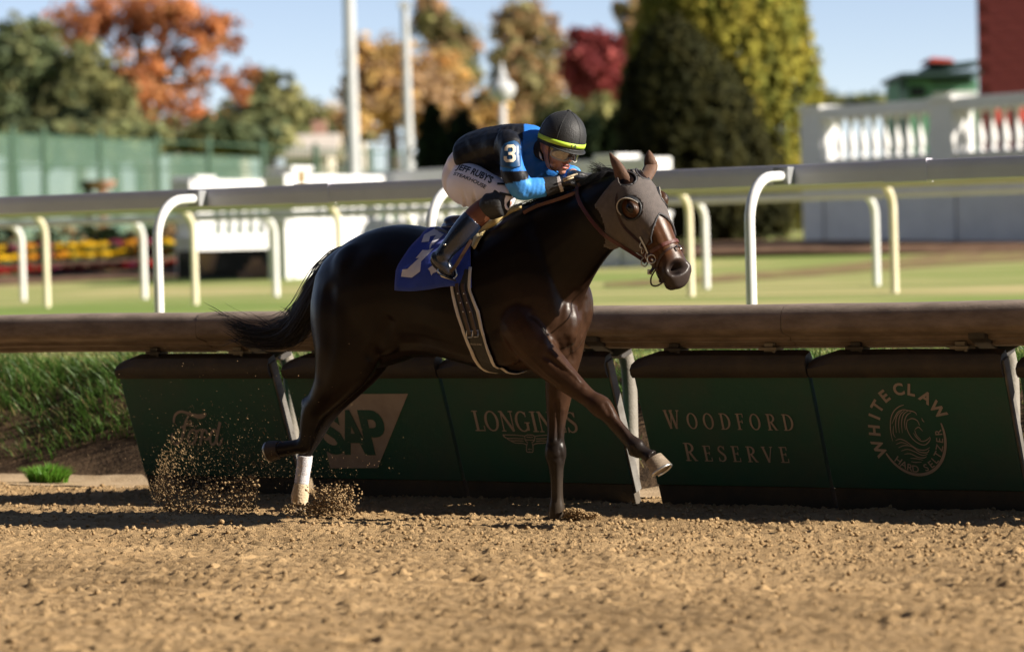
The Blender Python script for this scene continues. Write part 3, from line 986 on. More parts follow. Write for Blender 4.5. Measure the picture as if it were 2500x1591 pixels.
BAL_R = 0.098
def balustrade(label, a, b, z0, zbase, zbal, ztop, piers=(0.0, 1.0), pw=0.34, pz=0.14, spacing=0.34, depth=0.30, plaque=None, group='white balustrades of the infield'):
    """a, b: ends in plan; base wall z0..zbase, balusters zbase..zbal, cap zbal..ztop"""
    a, b = Vector((a[0], a[1], 0)), Vector((b[0], b[1], 0))
    d = (b - a); L = d.length; d.normalize()
    n = Vector((-d.y, d.x, 0))
    if n.y > 0: n = -n                                  # towards the viewer
    th = thing('balustrade', a + ZUP * z0, label, 'balustrade', group)
    mid = (a + b) / 2
    MB().box(mid + ZUP * (z0 - 0.3 + zbase) / 2, d * (L / 2), n * depth / 2, ZUP * (zbase - z0 + 0.3) / 2).build('base_wall', m_wall, th, bevel=0.015)
    MB().box(mid + ZUP * (zbase + 0.04), d * (L / 2 + 0.02), n * (depth / 2 + 0.03), ZUP * 0.045).build('plinth', m_wall, th, bevel=0.01)
    MB().box(mid + ZUP * ((zbal + ztop) / 2), d * (L / 2 + 0.03), n * (depth / 2 + 0.04), ZUP * ((ztop - zbal) / 2)).build('cap', m_wall, th, bevel=0.02)
    pos = [f * L for f in piers]
    for x in pos:
        MB().box(a + d * x + ZUP * ((z0 - 0.25 + ztop + pz - 0.07) / 2), d * pw / 2, n * (depth / 2 + 0.06), ZUP * ((ztop + pz - 0.07 - z0 + 0.25) / 2)).build('pier', m_wall, th, bevel=0.015)
        MB().box(a + d * x + ZUP * (ztop + pz - 0.03), d * (pw / 2 + 0.05), n * (depth / 2 + 0.11), ZUP * 0.045).build('pier_cap', m_wall, th, bevel=0.015)
    proto = None
    k = int(L / spacing)
    for i in range(k):
        x = (i + 0.5) * L / k
        if any(abs(x - q) < pw / 2 + 0.10 for q in pos):
            continue
        c = a + d * x + ZUP * (zbase + 0.085)
        if proto is None:
            mb = MB()
            baluster(mb, Vector((0, 0, 0)), zbal - zbase - 0.085, BAL_R)
            proto = mb.mesh('baluster')
            proto.shade_smooth()
        o = link_mesh('baluster', proto, m_wall, th)
        o.location = c - base_of(th)
    if plaque is not None:
        q = a + d * (plaque[0] * L) + n * (depth / 2 + 0.075) + ZUP * plaque[1]
        MB().box(q, d * 0.11, n * 0.012, ZUP * 0.12).build('plaque', pmat('bronze', (0.45, 0.30, 0.12), 0.4, metal=0.7), th, bevel=0.004)
    return th

def plan(px, Y): 
    p = at(px, 600, Y); return (p.x, p.y)

# right: long balustrade on a high base wall, in shade
YR = 66.0
balustrade('long shaded white balustrade on a high base wall behind the rail at right', plan(1990, 68.0), plan(2760, 61.0), 1.20, 2.86, 3.76, 4.0, (0.03, 0.47), 0.60, 0.02, 0.33, 0.45)
# its mulch bed
mb = MB()
q = [plan(1450, 72), plan(1450, 64), plan(1760, 63), plan(1960, 62), plan(2300, 60), plan(2800, 57), plan(2900, 60), plan(2000, 70)]
bedz = [1.45, 0.90, 0.92, 0.95, 1.0, 1.02, 1.33, 1.5]
pts = []
for (x, y), z in zip(q, bedz):
    s, t = ST(Vector((x, y, 0)))
    pts.append(Vector((x, y, float(ground_z(s, t)) + (0.10 if y > 60 else 0.015))))
cx = sum(pts, Vector()) / len(pts) + ZUP * 0.10
mb.add(pts + [cx], [(i, (i + 1) % len(pts), len(pts)) for i in range(len(pts))])
tag(mb.build('mulch_bed', m_mulch), 'brown mulch bed at the foot of the right balustrade', kind='structure')

# worn brown path across the infield grass at right
def terrain_px(px, py):
    d = raydir(px, py)
    k = 20.0
    for _ in range(400):
        p = EYE + d * k
        s, t = ST(p)
        if p.z <= float(ground_z(s, t)) + 0.012: break
        k += 0.25
    return Vector((p.x, p.y, float(ground_z(s, t)) + 0.012))
q0 = [terrain_px(x, y) for x, y in ((1480, 690), (1700, 676), (1900, 660), (2100, 640), (2250, 624), (2400, 612), (2560, 602))]
q1 = [terrain_px(x, y) for x, y in ((1480, 699), (1700, 690), (1900, 679), (2100, 664), (2250, 652), (2400, 642), (2560, 634))]
mb = MB()
q0, q1 = spline(q0, 3), spline(q1, 3)
nq = len(q0)
mb.add(q0 + q1, [(i, i + 1, nq + i + 1, nq + i) for i in range(nq - 1)])
tag(mb.build('worn_path', pmat('worn_soil', (0.20, 0.125, 0.075), 0.95, (0.24, 0.22, 0.08), scale=2.2, detail=8, mixlo=0.42, mixhi=0.6, spec=0.1)), 'worn brown strip across the infield grass at right', kind='structure')

# left: two sunlit pieces that face the sun, and a shaded run behind the jockey
balustrade('sunlit white balustrade over dark steps, right of the flower bed', plan(447, 66.0), plan(660, 68.5), 1.30, 1.66, 2.55, 2.86, (0.14,), 0.55, 0.06, 0.34, 0.4)
balustrade('sunlit white balustrade with a bronze plaque on its corner pier', plan(676, 62.0), plan(915, 65.0), 0.85, 1.90, 2.52, 2.82, (0.14,), 0.62, 0.14, 0.34, 0.4, plaque=(0.14, 2.78))
balustrade('shaded white balustrade run seen behind the jockey and horse', plan(905, 66.0), plan(1620, 60.0), 0.95, 1.85, 2.66, 2.90, (0.5, 0.86), 0.5, 0.08, 0.36, 0.4)

# dark steps under the first balustrade
st = thing('garden_steps', G(560, 670, 65), 'dark steps under the sunlit balustrade', 'steps')
for i in range(4):
    p0, p1 = Vector((*plan(440, 64.0 + i * 0.35), 0)), Vector((*plan(672, 63.6 + i * 0.35), 0))
    z = 0.80 + 0.17 * i
    mid = (p0 + p1) / 2
    d = (p1 - p0); L = d.length; d.normalize()
    MB().box(mid + ZUP * (z - 0.1 + 0.085), d * L / 2, Vector((-d.y, d.x, 0)) * 0.22, ZUP * 0.085 * 2).build('step', m_black, st, bevel=0.01)
for x0, x1, dz in ((575, 655, 0.0), (592, 645, 0.13), (604, 634, 0.26)):
    c0, c1 = Vector((*plan(x0 + 6, 62.9), 0)), Vector((*plan(x1 + 6, 62.9), 0))
    if dz == 0.0:
        bs = thing('brick_stack', (c0 + c1) / 2 + ZUP * 0.88, 'stepped stack of pink bricks at the foot of the dark steps', 'brick stack')
    d = (c1 - c0); L = d.length; d.normalize()
    nb = max(2, int(L / 0.2))
    for i in range(nb):
        MB().box(c0 + d * (L * (i + 0.5) / nb) + ZUP * (0.97 + dz), d * (L / nb / 2 - 0.006), Vector((-d.y, d.x, 0)) * 0.1, ZUP * 0.062).build('brick', m_brick, bs, bevel=0.006)
c0 = Vector((*plan(505, 63.2), 0))
MB().lathe(c0 + ZUP * 1.05, [(0.10, 0), (0.14, 0.1), (0.20, 0.30), (0.22, 0.36), (0.19, 0.36)], 12).build('flower_pot', m_brick, smooth=True, loc=c0 + ZUP * 1.05, angle=40)
tag(bpy.data.objects['flower_pot'], 'pink clay pot standing on the dark steps', 'pot')

# ---- flower bed of mums
leaf_m = pmat('leaf', (1, 1, 1), 0.7, None, transl=0.42, attr='col', spec=0.08)
petal_m = pmat('petal', (1, 1, 1), 0.7, None, transl=0.25, attr='col', spec=0.2)
def leaf_quads(C, N, size, seed, cols):
    """quads at C facing roughly N"""
    r = np.random.default_rng(seed)
    n = len(C)
    N = N / np.maximum(np.linalg.norm(N, axis=1, keepdims=True), 1e-6)
    a = r.normal(0, 1, (n, 3))
    T = np.cross(N, a); T /= np.maximum(np.linalg.norm(T, axis=1, keepdims=True), 1e-6)
    B = np.cross(N, T)
    s1 = size * r.uniform(0.7, 1.2, n); s2 = size * r.uniform(0.45, 0.8, n)
    V = np.empty((n, 4, 3))
    V[:, 0] = C - T * s1[:, None]
    V[:, 1] = C - B * s2[:, None] + N * (size * 0.15)[:, None]
    V[:, 2] = C + T * s1[:, None]
    V[:, 3] = C + B * s2[:, None] + N * (size * 0.15)[:, None]
    me = np_mesh('leaves', V.reshape(-1, 3), np.arange(n * 4).reshape(n, 4))
    set_col(me, np.repeat(cols, 4, 0))
    return me
def mum_mesh(col, seed, R):
    r = np.random.default_rng(seed)
    n = 420
    d = r.normal(0, 1, (n, 3)); d[:, 2] = np.abs(d[:, 2]); d /= np.linalg.norm(d, axis=1, keepdims=True)
    C = d * R * np.array((1, 1, 0.8)) * r.uniform(0.9, 1.04, (n, 1))
    cols = np.array(col) * r.uniform(0.6, 1.15, (n, 1))
    low = (d[:, 2] < 0.30) | (r.random(n) < 0.10)
    cols[low] = np.array((0.05, 0.10, 0.03)) * r.uniform(0.6, 1.3, (low.sum(), 1))
    return leaf_quads(C, d + r.normal(0, 0.4, (n, 3)), np.full(n, 0.055) * R / 0.22, seed, cols)
YEL, RED, PUR = (0.80, 0.50, 0.012), (0.34, 0.010, 0.012), (0.24, 0.02, 0.07)
mums = {k: mum_mesh(c, i + 2, 0.24) for i, (k, c) in enumerate((('yellow', YEL), ('red', RED), ('purple', PUR), ('gold', (0.75, 0.33, 0.02))))}
ORD = ('first', 'second', 'third', 'fourth', 'fifth', 'sixth', 'seventh', 'eighth', 'ninth', 'tenth', 'eleventh', 'twelfth', 'thirteenth', 'fourteenth', 'fifteenth', 'sixteenth', 'seventeenth', 'eighteenth', 'nineteenth', 'twentieth', 'twenty first', 'twenty second')
rows = [(70.0, 0.82, 0.30, ['yellow', 'gold', 'yellow', 'purple', 'yellow', 'yellow', 'purple'], 'back'), (69.0, 0.64, 0.28, ['gold', 'yellow', 'yellow', 'gold', 'yellow', 'purple', 'yellow'], 'middle'),
        (68.0, 0.40, 0.26, ['red', 'red', 'red', 'purple', 'red', 'red'], 'front')]
for Y, dz, dx, seq, rn in rows:
    x = at(-30, 600, Y).x
    i = 0
    cnt = {}
    while x < at(430, 600, Y).x:
        c = seq[(i * 5 + int(Y)) % len(seq)]
        g = Vector((x, Y + random.uniform(-.15, .15), 0))
        s, t = ST(g)
        o = link_mesh('chrysanthemum', mums[c], petal_m)
        o.location = (g.x, g.y, float(ground_z(s, t)) - 0.04 + (dz - 0.24))
        k_ = random.uniform(0.85, 1.1)
        o.scale = (k_, k_, k_ * 0.8)
        o.rotation_euler.z = random.uniform(0, 6)
        cnt[c] = cnt.get(c, 0) + 1
        tag(o, '%s %s chrysanthemum mound from the left in the %s row of the flower bed' % (ORD[cnt[c] - 1], c, rn), 'flowers', 'chrysanthemums of the flower bed')
        x += dx * 1.05 * random.uniform(0.85, 1.15)
        i += 1
mb = MB()
q = [G(-300, 660, 65.6), G(452, 660, 65.6), G(440, 640, 72.5), G(-300, 640, 72.5)]
q = [p + ZUP * (0.02 if i < 2 else 0.36) for i, p in enumerate(q)]
mb.add(q, [(0, 1, 2, 3)])
tag(mb.build('flower_bed_soil', m_mulch), 'sloping brown soil of the flower bed', kind='structure')

# ---- trees
bark_m = pmat('bark', (0.12, 0.09, 0.07), 0.95, (0.07, 0.052, 0.04), scale=8, bump=0.6, bscale=20, spec=0.1)
def crown(blobs, n, size, cols, seed, fill=0.35, up=0.3):
    """leaves spread through a set of ellipsoids (centre, radii), thick in the outer shell, clumped"""
    r = np.random.default_rng(seed)
    vol = np.array([b[1][0] * b[1][1] * b[1][2] for b in blobs]) ** 0.75
    cnt = np.maximum(8, (n * vol / vol.sum())).astype(int)
    Cs, Ns, Ks = [], [], []
    for (c, R), k in zip(blobs, cnt):
        nt = max(5, k // 26)
        d = r.normal(0, 1, (nt, 3)); d /= np.linalg.norm(d, axis=1, keepdims=True)
        rr = np.where(r.random(nt) < fill, r.uniform(0.2, 0.8, nt), r.uniform(0.75, 1.12, nt))
        tc = np.array(c) + d * np.array(R) * rr[:, None]
        w = r.integers(0, nt, k)
        sp = np.mean(R) * r.uniform(0.10, 0.26, nt)
        P = tc[w] + r.normal(0, 1, (k, 3)) * sp[w][:, None] * np.array((1, 1, 0.8))
        Cs.append(P); Ns.append((P - np.array(c)) / np.array(R) + r.normal(0, 0.55, (k, 3)) + np.array((0, 0, up)))
        tone = r.uniform(0.6, 1.25, nt)[w] * r.uniform(0.75, 1.2, k)
        pick = r.integers(0, len(cols), nt)[w]
        Ks.append(np.array(cols)[pick] * tone[:, None])
    C = np.concatenate(Cs); Nn = np.concatenate(Ns); Kc = np.concatenate(Ks)
    return leaf_quads(C, Nn, np.full(len(C), size) * r.uniform(0.7, 1.3, len(C)), seed, Kc)
def tree(name, label, foot, trunk_h, trunk_r, blobs, n, size, cols, seed, group=None, limbs=True, fill=0.35):
    """foot: Vector; blobs relative to the foot"""
    r = random.Random(seed)
    t = thing(name, foot, label, 'tree', group)
    mb = MB()
    top = Vector((r.uniform(-.2, .2), r.uniform(-.2, .2), trunk_h))
    mb.tube([foot + Vector((0, 0, -0.3)), foot + top * 0.4 + Vector((r.uniform(-.1, .1), 0, 0)), foot + top], [trunk_r * 1.25, trunk_r, trunk_r * 0.6], 8)
    if limbs:
        for c, R in blobs:
            e = Vector(c)
            m = top.lerp(e, 0.5) + Vector((r.uniform(-.4, .4), r.uniform(-.4, .4), -0.12 * (e - top).length))
            st = top * r.uniform(0.65, 1.0)
            mb.tube([foot + st, foot + m, foot + e, foot + e + Vector((0, 0, R[2] * 0.5))], [trunk_r * 0.42, trunk_r * 0.28, trunk_r * 0.14, trunk_r * 0.05], 5)
    mb.build('trunk', bark_m, t, smooth=True)
    link_mesh('crown', crown(blobs, n, size, cols, seed, fill), leaf_m, t)
    return t
def blobs_px(foot, Y, items):
    """crown lumps given as photo pixels (x, y, rx, ry) at the tree's distance"""
    k = Y / FPX
    out = []
    for x, y, rx, ry in items:
        p = at(x, y, Y) - foot
        out.append(((p.x, p.y + random.uniform(-0.6, 0.6) * rx * k, p.z), (rx * k, rx * k * 0.9, ry * k)))
    return out
def ftree(name, label, Y, px, items, n, size, cols, seed, tr=0.25, th=0.45, group='trees beyond the infield', fill=0.35):
    items = [(x * K, y * K, rx * K, ry * K) for x, y, rx, ry in items]
    foot = G(px * K, 600, Y)
    bl = blobs_px(foot, Y, items)
    zs = [b[0][2] for b in bl]
    return tree(name, label, foot, max(1.2, min(zs) + (max(zs) - min(zs)) * th), tr, bl, n, size, cols, seed, group, fill=fill)
ORANGE = [(0.60, 0.26, 0.10), (0.54, 0.21, 0.085), (0.64, 0.31, 0.14), (0.46, 0.19, 0.09)]
GREEN = [(0.17, 0.21, 0.10), (0.23, 0.25, 0.11), (0.13, 0.165, 0.09), (0.30, 0.29, 0.13)]
OLIVE = [(0.27, 0.27, 0.11), (0.34, 0.32, 0.13), (0.19, 0.20, 0.09)]
TAN = [(0.66, 0.43, 0.17), (0.58, 0.38, 0.18), (0.70, 0.47, 0.17), (0.50, 0.34, 0.20)]
RUST = [(0.46, 0.30, 0.16), (0.36, 0.28, 0.13), (0.52, 0.33, 0.17), (0.28, 0.25, 0.12)]
WINE = [(0.36, 0.075, 0.075), (0.28, 0.06, 0.065), (0.42, 0.11, 0.10)]
DARKG = [(0.014, 0.026, 0.012), (0.022, 0.036, 0.014), (0.030, 0.046, 0.016)]
CEDAR = [(0.24, 0.24, 0.045), (0.32, 0.29, 0.05), (0.17, 0.18, 0.04), (0.38, 0.32, 0.055)]

ftree('oak_tree', 'tall orange autumn oak with sky showing through its crown', 150, 350,
      [(200, 60, 80, 60), (330, 10, 120, 60), (440, 90, 80, 60), (530, 90, 55, 55), (300, 60, 50, 50), (320, 210, 90, 80), (420, 250, 70, 60), (560, 190, 50, 45), (380, 160, 40, 50), (250, 200, 50, 50), (460, 180, 40, 40), (340, 280, 50, 30), (120, 65, 40, 25), (420, 30, 60, 40)], 9500, 0.155, ORANGE, 31, 0.42, 0.5, fill=0.2)
ftree('evergreen_tree', 'broad dark evergreen at the left edge behind the green fence', 140, 40,
      [(40, 200, 90, 130), (0, 130, 60, 90), (90, 150, 70, 80), (30, 290, 110, 60), (120, 260, 60, 70), (80, 90, 40, 45)], 8500, 0.20, GREEN, 32, 0.3)
ftree('evergreen_tree', 'olive evergreen in front of the orange oak, left half', 138, 190,
      [(180, 210, 75, 90), (150, 280, 70, 60), (220, 280, 70, 60), (200, 150, 45, 50)], 5500, 0.20, GREEN + OLIVE, 33, 0.25)
ftree('evergreen_tree', 'smaller olive evergreen right under the orange oak', 136, 275, [(270, 270, 50, 70), (290, 310, 60, 40), (260, 220, 30, 40)], 3200, 0.19, OLIVE, 34, 0.2)
ftree('bushy_tree', 'rounded olive green tree between the oak and the light poles', 155, 640,
      [(640, 225, 55, 55), (600, 275, 75, 50), (690, 270, 65, 50), (540, 295, 45, 30), (650, 310, 100, 35), (740, 295, 40, 30)], 6500, 0.20, OLIVE + GREEN, 35, 0.3)
ftree('golden_tree', 'golden tan tree behind the two light poles', 165, 930,
      [(880, 150, 70, 60), (960, 170, 80, 80), (1030, 200, 70, 75), (900, 230, 90, 70), (1000, 260, 100, 55), (840, 200, 45, 45), (850, 290, 60, 40)], 8500, 0.21, TAN, 36, 0.35)
ftree('tall_tree', 'tall thin crowned olive tree above the golden tree', 195, 1040,
      [(1030, 60, 55, 60), (1070, 110, 50, 50), (1010, 20, 35, 35), (1090, 160, 35, 50), (1050, 160, 50, 40)], 4200, 0.22, OLIVE + RUST, 37, 0.35)
ftree('tall_tree', 'tall rusty brown tree above the jockey', 185, 1230,
      [(1220, 40, 60, 55), (1260, 100, 60, 70), (1190, 110, 45, 55), (1240, 190, 75, 65), (1290, 230, 45, 50), (1180, 200, 40, 50), (1230, 270, 80, 30)], 6500, 0.22, RUST, 38, 0.4)
ftree('maple_tree', 'dark wine red maple left of the big clipped cedar', 150, 1400,
      [(1390, 120, 55, 50), (1440, 170, 50, 70), (1365, 170, 45, 60), (1410, 220, 60, 60), (1460, 210, 35, 50), (1390, 110, 50, 35)], 6000, 0.19, WINE, 39, 0.28)
ftree('small_tree', 'small brown leaved tree top peeking beside the cedar', 170, 1490, [(1490, 45, 38, 42), (1470, 20, 25, 25), (1500, 120, 30, 50)], 2000, 0.20, RUST, 40, 0.2)
ftree('bushy_tree', 'low yellow green shrubs between the red maple and the jockey', 130, 1440, [(1330, 290, 70, 40), (1440, 280, 60, 40), (1380, 310, 90, 40)], 2600, 0.26, OLIVE, 41, 0.2)
ftree('bushy_tree', 'pale brown scrub beneath the golden tree', 160, 800, [(790, 290, 45, 40), (830, 310, 60, 30), (1100, 300, 60, 40), (1150, 260, 40, 50)], 3000, 0.2, TAN + RUST, 42, 0.2)
ftree('evergreen_tree', 'green tree beyond the left picture edge, nearest the evergreens', 142, -170, [(-170, 190, 100, 110), (-220, 260, 90, 70), (-110, 260, 80, 70)], 4200, 0.22, GREEN, 46, 0.3)
ftree('golden_tree', 'golden tree far beyond the left picture edge', 165, -420, [(-420, 150, 110, 100), (-500, 230, 90, 70), (-340, 230, 90, 70)], 4200, 0.24, TAN, 47, 0.3)
ftree('bushy_tree', 'olive tree farthest beyond the left picture edge', 150, -700, [(-700, 190, 130, 100), (-780, 260, 90, 60), (-600, 260, 90, 60)], 4200, 0.24, OLIVE, 48, 0.3)
ftree('far_hedge_tree', 'far low dark treeline right of the cedar', 320, 2040, [(1960, 236, 40, 12), (2040, 240, 50, 10), (2110, 232, 40, 14), (1900, 232, 30, 14)], 1200, 0.5, GREEN, 43, 0.2)
for i, (x, y, rx, ry, lab) in enumerate(((560, 320, 120, 30, 'dark clipped hedge behind the fence left of the poles'), (200, 330, 200, 30, 'dark hedge foot below the left evergreens'))):
    ftree('hedge', lab, 134, x, [(x, y, rx, ry), (x - rx * .5, y + 4, rx * .6, ry), (x + rx * .5, y + 6, rx * .6, ry)], 3200, 0.26, GREEN, 44 + i, 0.1)

# the big clipped cedar, its added shaded side and its dark neighbours near the balustrade
def conifer(name, label, Y, px0, px1, pytop, pybot, n, size, cols, seed, power=2.4, group='dark clipped conifers of the infield', lean=0.0):
    k = Y / FPX
    cx = (px0 + px1) / 2
    foot = G(cx, 600, Y)
    zt, zb = at(cx, pytop, Y).z, at(cx, pybot, Y).z
    R = (px1 - px0) / 2 * k
    hh = zt - zb
    t = thing(name, foot, label, 'tree', group)
    MB().tube([foot + ZUP * -0.2, foot + ZUP * (zt - foot.z) * 0.5, foot + ZUP * (zt - foot.z) * 0.9], [R * 0.12, R * 0.08, 0.02], 7).build('trunk', bark_m, t, smooth=True)
    r = np.random.default_rng(seed)
    nt = n // 22
    f = r.random(nt) ** 0.9
    a = r.uniform(0, 6.283, nt)
    rad_ = R * (1 - f ** power) ** 0.62 * np.where(f < 0.12, 0.8 + f * 1.6, 1.0) * (0.90 + 0.16 * vnoise(a * 1.3, f * 5, seed)) * np.where(r.random(nt) < 0.3, r.uniform(0.5, 0.9, nt), r.uniform(0.92, 1.06, nt))
    tc = np.stack([np.cos(a) * rad_ + lean * k * f, np.sin(a) * rad_, zb - foot.z + f * hh], -1)
    w = r.integers(0, nt, n)
    P = tc[w] + r.normal(0, 1, (n, 3)) * size * np.array((0.9, 0.9, 1.5))
    N = np.stack([np.cos(a), np.sin(a), np.full(nt, 0.5)], -1)[w] + r.normal(0, 0.45, (n, 3))
    tone = (r.uniform(0.6, 1.25, nt)[w] * r.uniform(0.8, 1.2, n))[:, None]
    pick = r.integers(0, len(cols), nt)[w]
    link_mesh('crown', leaf_quads(P, N, np.full(n, size) * r.uniform(0.7, 1.3, n), seed, np.array(cols)[pick] * tone), leaf_m, t)
    return t
conifer('clipped_cedar', 'huge clipped yellow green cedar right of the horse\'s head', 74, 1545, 2003, -330, 560, 60000, 0.085, CEDAR, 51, 3.2)
conifer('clipped_conifer', 'broad dark foliage added as the shaded side of the big yellow green cedar', 72.0, 1535, 1960, 70, 575, 42000, 0.08, [(0.040, 0.040, 0.013), (0.055, 0.052, 0.016), (0.030, 0.032, 0.012)], 57, 2.1, lean=-95)  # dark leaves added to stand in for the cedar's own shade
conifer('clipped_conifer', 'dark narrow conifer just left of the jockey\'s back', 76, 1026, 1098, 272, 470, 2600, 0.08, DARKG, 52, 2.0)
conifer('clipped_conifer', 'dark squat conifer behind the jockey\'s back', 77, 1094, 1180, 296, 470, 2600, 0.08, DARKG, 53, 4.0)
conifer('clipped_conifer', 'dark rounded conifer above the jockey\'s helmet', 78, 1410, 1500, 300, 470, 2600, 0.08, DARKG, 54, 4.0)
conifer('clipped_conifer', 'dark rounded conifer touching the big cedar', 78, 1480, 1580, 280, 470, 2800, 0.08, DARKG, 55, 4.0)
conifer('clipped_conifer', 'dark conifer hidden behind the jockey\'s head', 79, 1300, 1420, 305, 470, 2800, 0.08, DARKG, 56, 4.0)

# ---- green screened fence
m_fpost = pmat('green_fence_post', (0.035, 0.085, 0.05), 0.6, (0.05, 0.10, 0.06), scale=5)
m_screen = pmat('green_windscreen', (0.10, 0.19, 0.14), 0.9, (0.16, 0.25, 0.19), scale=0.9, detail=5, bump=0.3, bscale=4, transl=0.3)
_nt = m_screen.node_tree
_tr = _nt.nodes.new('ShaderNodeBsdfTransparent'); _mx = _nt.nodes.new('ShaderNodeMixShader'); _mx.inputs[0].default_value = 0.5
_o = _nt.nodes['Material Output']; _nt.links.new(_o.inputs[0].links[0].from_socket, _mx.inputs[1]); _nt.links.new(_tr.outputs[0], _mx.inputs[2]); _nt.links.new(_mx.outputs[0], _o.inputs[0])
fence = thing('screened_fence', at(0, 470, 104), 'tall green fence with windscreen cloth behind the flower bed at left', 'fence')
def fence_pt(px, f):
    """f 0 bottom .. 1 top"""
    Y = 92 + (px + 100) / 1150.0 * 40
    yt = 322 + (374 - 322) * px / 1028.0
    top = at(px, yt, Y)
    s, t = ST(top)
    zb = float(ground_z(s, t))
    return Vector((top.x, top.y, zb + (top.z - zb) * f))
fx = [-760, -600, -430, -270, -110, 31, 107, 244, 384, 509, 641, 771, 904, 1040]
for x in fx:
    a, b = fence_pt(x, 0), fence_pt(x, 1.05)
    MB().tube([a + Vector((0, -0.14, 0)), b + Vector((0, -0.14, 0))], 0.10, 8).build('fence_post', m_fpost, fence, smooth=True, angle=40)
for i in range(len(fx) - 1):
    x0, x1 = fx[i], fx[i + 1]
    a, b = (fence_pt(x0, 0), fence_pt(x1, 0))
    f1 = 0.98 if x1 < 500 else (0.86 if x1 < 700 else 0.66)
    n = 9
    mb = MB()
    for side in (0.0, 0.02):
        grid = []
        for j in range(6):
            grid.append([fence_pt(x0, f1 * j / 5).lerp(fence_pt(x1, f1 * j / 5), k / n) + Vector((0, side + 0.04 * math.sin(k * 2.1 + j * 1.3 + i), 0)) for k in range(n + 1)])
        mb.loft(grid, caps=False, closed=False)
    mb.build('windscreen', m_screen, fence, smooth=True)
    for f in (0.40, 0.72, 0.985):
        MB().tube([fence_pt(x0, f) + Vector((0, -0.05, 0)), fence_pt(x1, f) + Vector((0, -0.05, 0))], 0.035, 6).build('fence_rail', m_fpost, fence)
    if x0 > 600:
        for k in range(1, 14):
            MB().tube([fence_pt(x0, f1).lerp(fence_pt(x1, f1), k / 14), fence_pt(x0, 1.0).lerp(fence_pt(x1, 1.0), k / 14)], 0.02, 4).build('fence_bar', m_fpost, fence)
# a dark hedge row behind the flowers
def low_hedge(label, x0, x1, Y, ytop, n, cols, seed):
    a, b = G(x0, 600, Y), G(x1, 600, Y)
    h = at((x0 + x1) / 2, ytop, Y).z - a.z
    bl = []
    k = max(2, int((b - a).length / 0.9))
    for i in range(k):
        c = a.lerp(b, (i + 0.5) / k) - a
        bl.append(((c.x, c.y, h * 0.5), (0.6, 0.5, h * 0.5)))
    t = thing('low_hedge', a, label, 'hedge')
    mb = MB()
    for c, R in bl:
        mb.tube([a + Vector(c) - ZUP * R[2], a + Vector(c)], [0.05, 0.02], 5)
    mb.build('stems', bark_m, t)['kind'] = 'stuff'
    link_mesh('foliage', crown(bl, n, 0.09, cols, seed, 0.3), leaf_m, t)
low_hedge('brown and dark green hedge along the back of the flower bed', -160, 452, 76, 548, 4200, RUST + DARKG + DARKG, 61)
# small ornamental blocks on the wall at left
for x, lab, mt in ((208, 'black urn on a post at left', m_black), (240, 'pale pink planter box on a post at left', m_brick)):
    p = at(x * K, 452 * K, 90)
    mb = MB()
    mb.lathe(p - ZUP * 0.05, [(0.12, 0), (0.09, 0.06), (0.2 if mt is m_black else 0.34, 0.2), (0.24 if mt is m_black else 0.40, 0.36), (0.2, 0.36)], 10)
    s, t = ST(p)
    g_ = float(ground_z(s, t))
    mb.lathe(Vector((p.x, p.y, g_)), [(0.14, 0), (0.12, 0.2), (0.11, p.z - g_ - 0.1), (0.14, p.z - g_ - 0.03)], 10)
    o = mb.build('post_planter', mt, smooth=True, loc=Vector((p.x, p.y, g_)), angle=40)
    tag(o, lab, 'planter')

# ---- light poles and a lamp
m_pole = pmat('weathered_grey_pole', (0.50, 0.51, 0.52), 0.6, (0.42, 0.43, 0.44), scale=2)
for px, Y, r, ytop, lab in ((868, 118, 0.20, -260, 'thick pale light pole rising out of the top of the picture'), (1004, 128, 0.16, 22, 'slimmer pale light pole in front of the golden tree')):
    foot = G(px, 600, Y)
    topz = at(px, ytop, Y).z
    lp = thing('light_pole', foot, lab, 'light pole', 'pale light poles')
    MB().tube([foot - ZUP * 0.2, foot + ZUP * 2.5, Vector((foot.x, foot.y, topz))], [r * 1.35, r * 1.2, r * 0.85], 14).build('pole', m_pole, lp, smooth=True, angle=60)
    MB().lathe(foot + ZUP * 0.0, [(r * 1.9, 0), (r * 1.9, 0.5), (r * 1.5, 0.75), (r * 1.3, 0.8)], 14).build('collar', m_pole, lp, smooth=True, angle=40)
    MB().box(Vector((foot.x, foot.y, topz + 0.15)), (0.22, 0, 0), (0, 0.12, 0), (0, 0, 0.15)).build('lamp_bar', m_pole, lp, bevel=0.03)
foot = G(1236, 600, 115)
lp = thing('lamp_post', foot, 'white lantern lamp post among the trees left of the jockey\'s helmet', 'lamp post')
zt = at(1236, 150, 115).z
kz = 115 / FPX
MB().tube([foot, Vector((foot.x, foot.y, at(1236, 250, 115).z))], [0.14, 0.10], 10).build('column', m_pole, lp, smooth=True)
MB().lathe(Vector((foot.x, foot.y, at(1236, 252, 115).z)), [(0.10, 0), (0.30, 0.15), (0.46, 0.42), (0.44, 0.60), (0.30, 0.72), (0.14, 0.86)], 12).build('lantern', m_pole, lp, smooth=True, angle=50)
MB().lathe(Vector((foot.x, foot.y, at(1236, 190, 115).z)), [(0.14, 0), (0.22, 0.04), (0.10, 0.22), (0.05, 0.50), (0.01, 0.55)], 10).build('finial', m_pole, lp, smooth=True, angle=50)

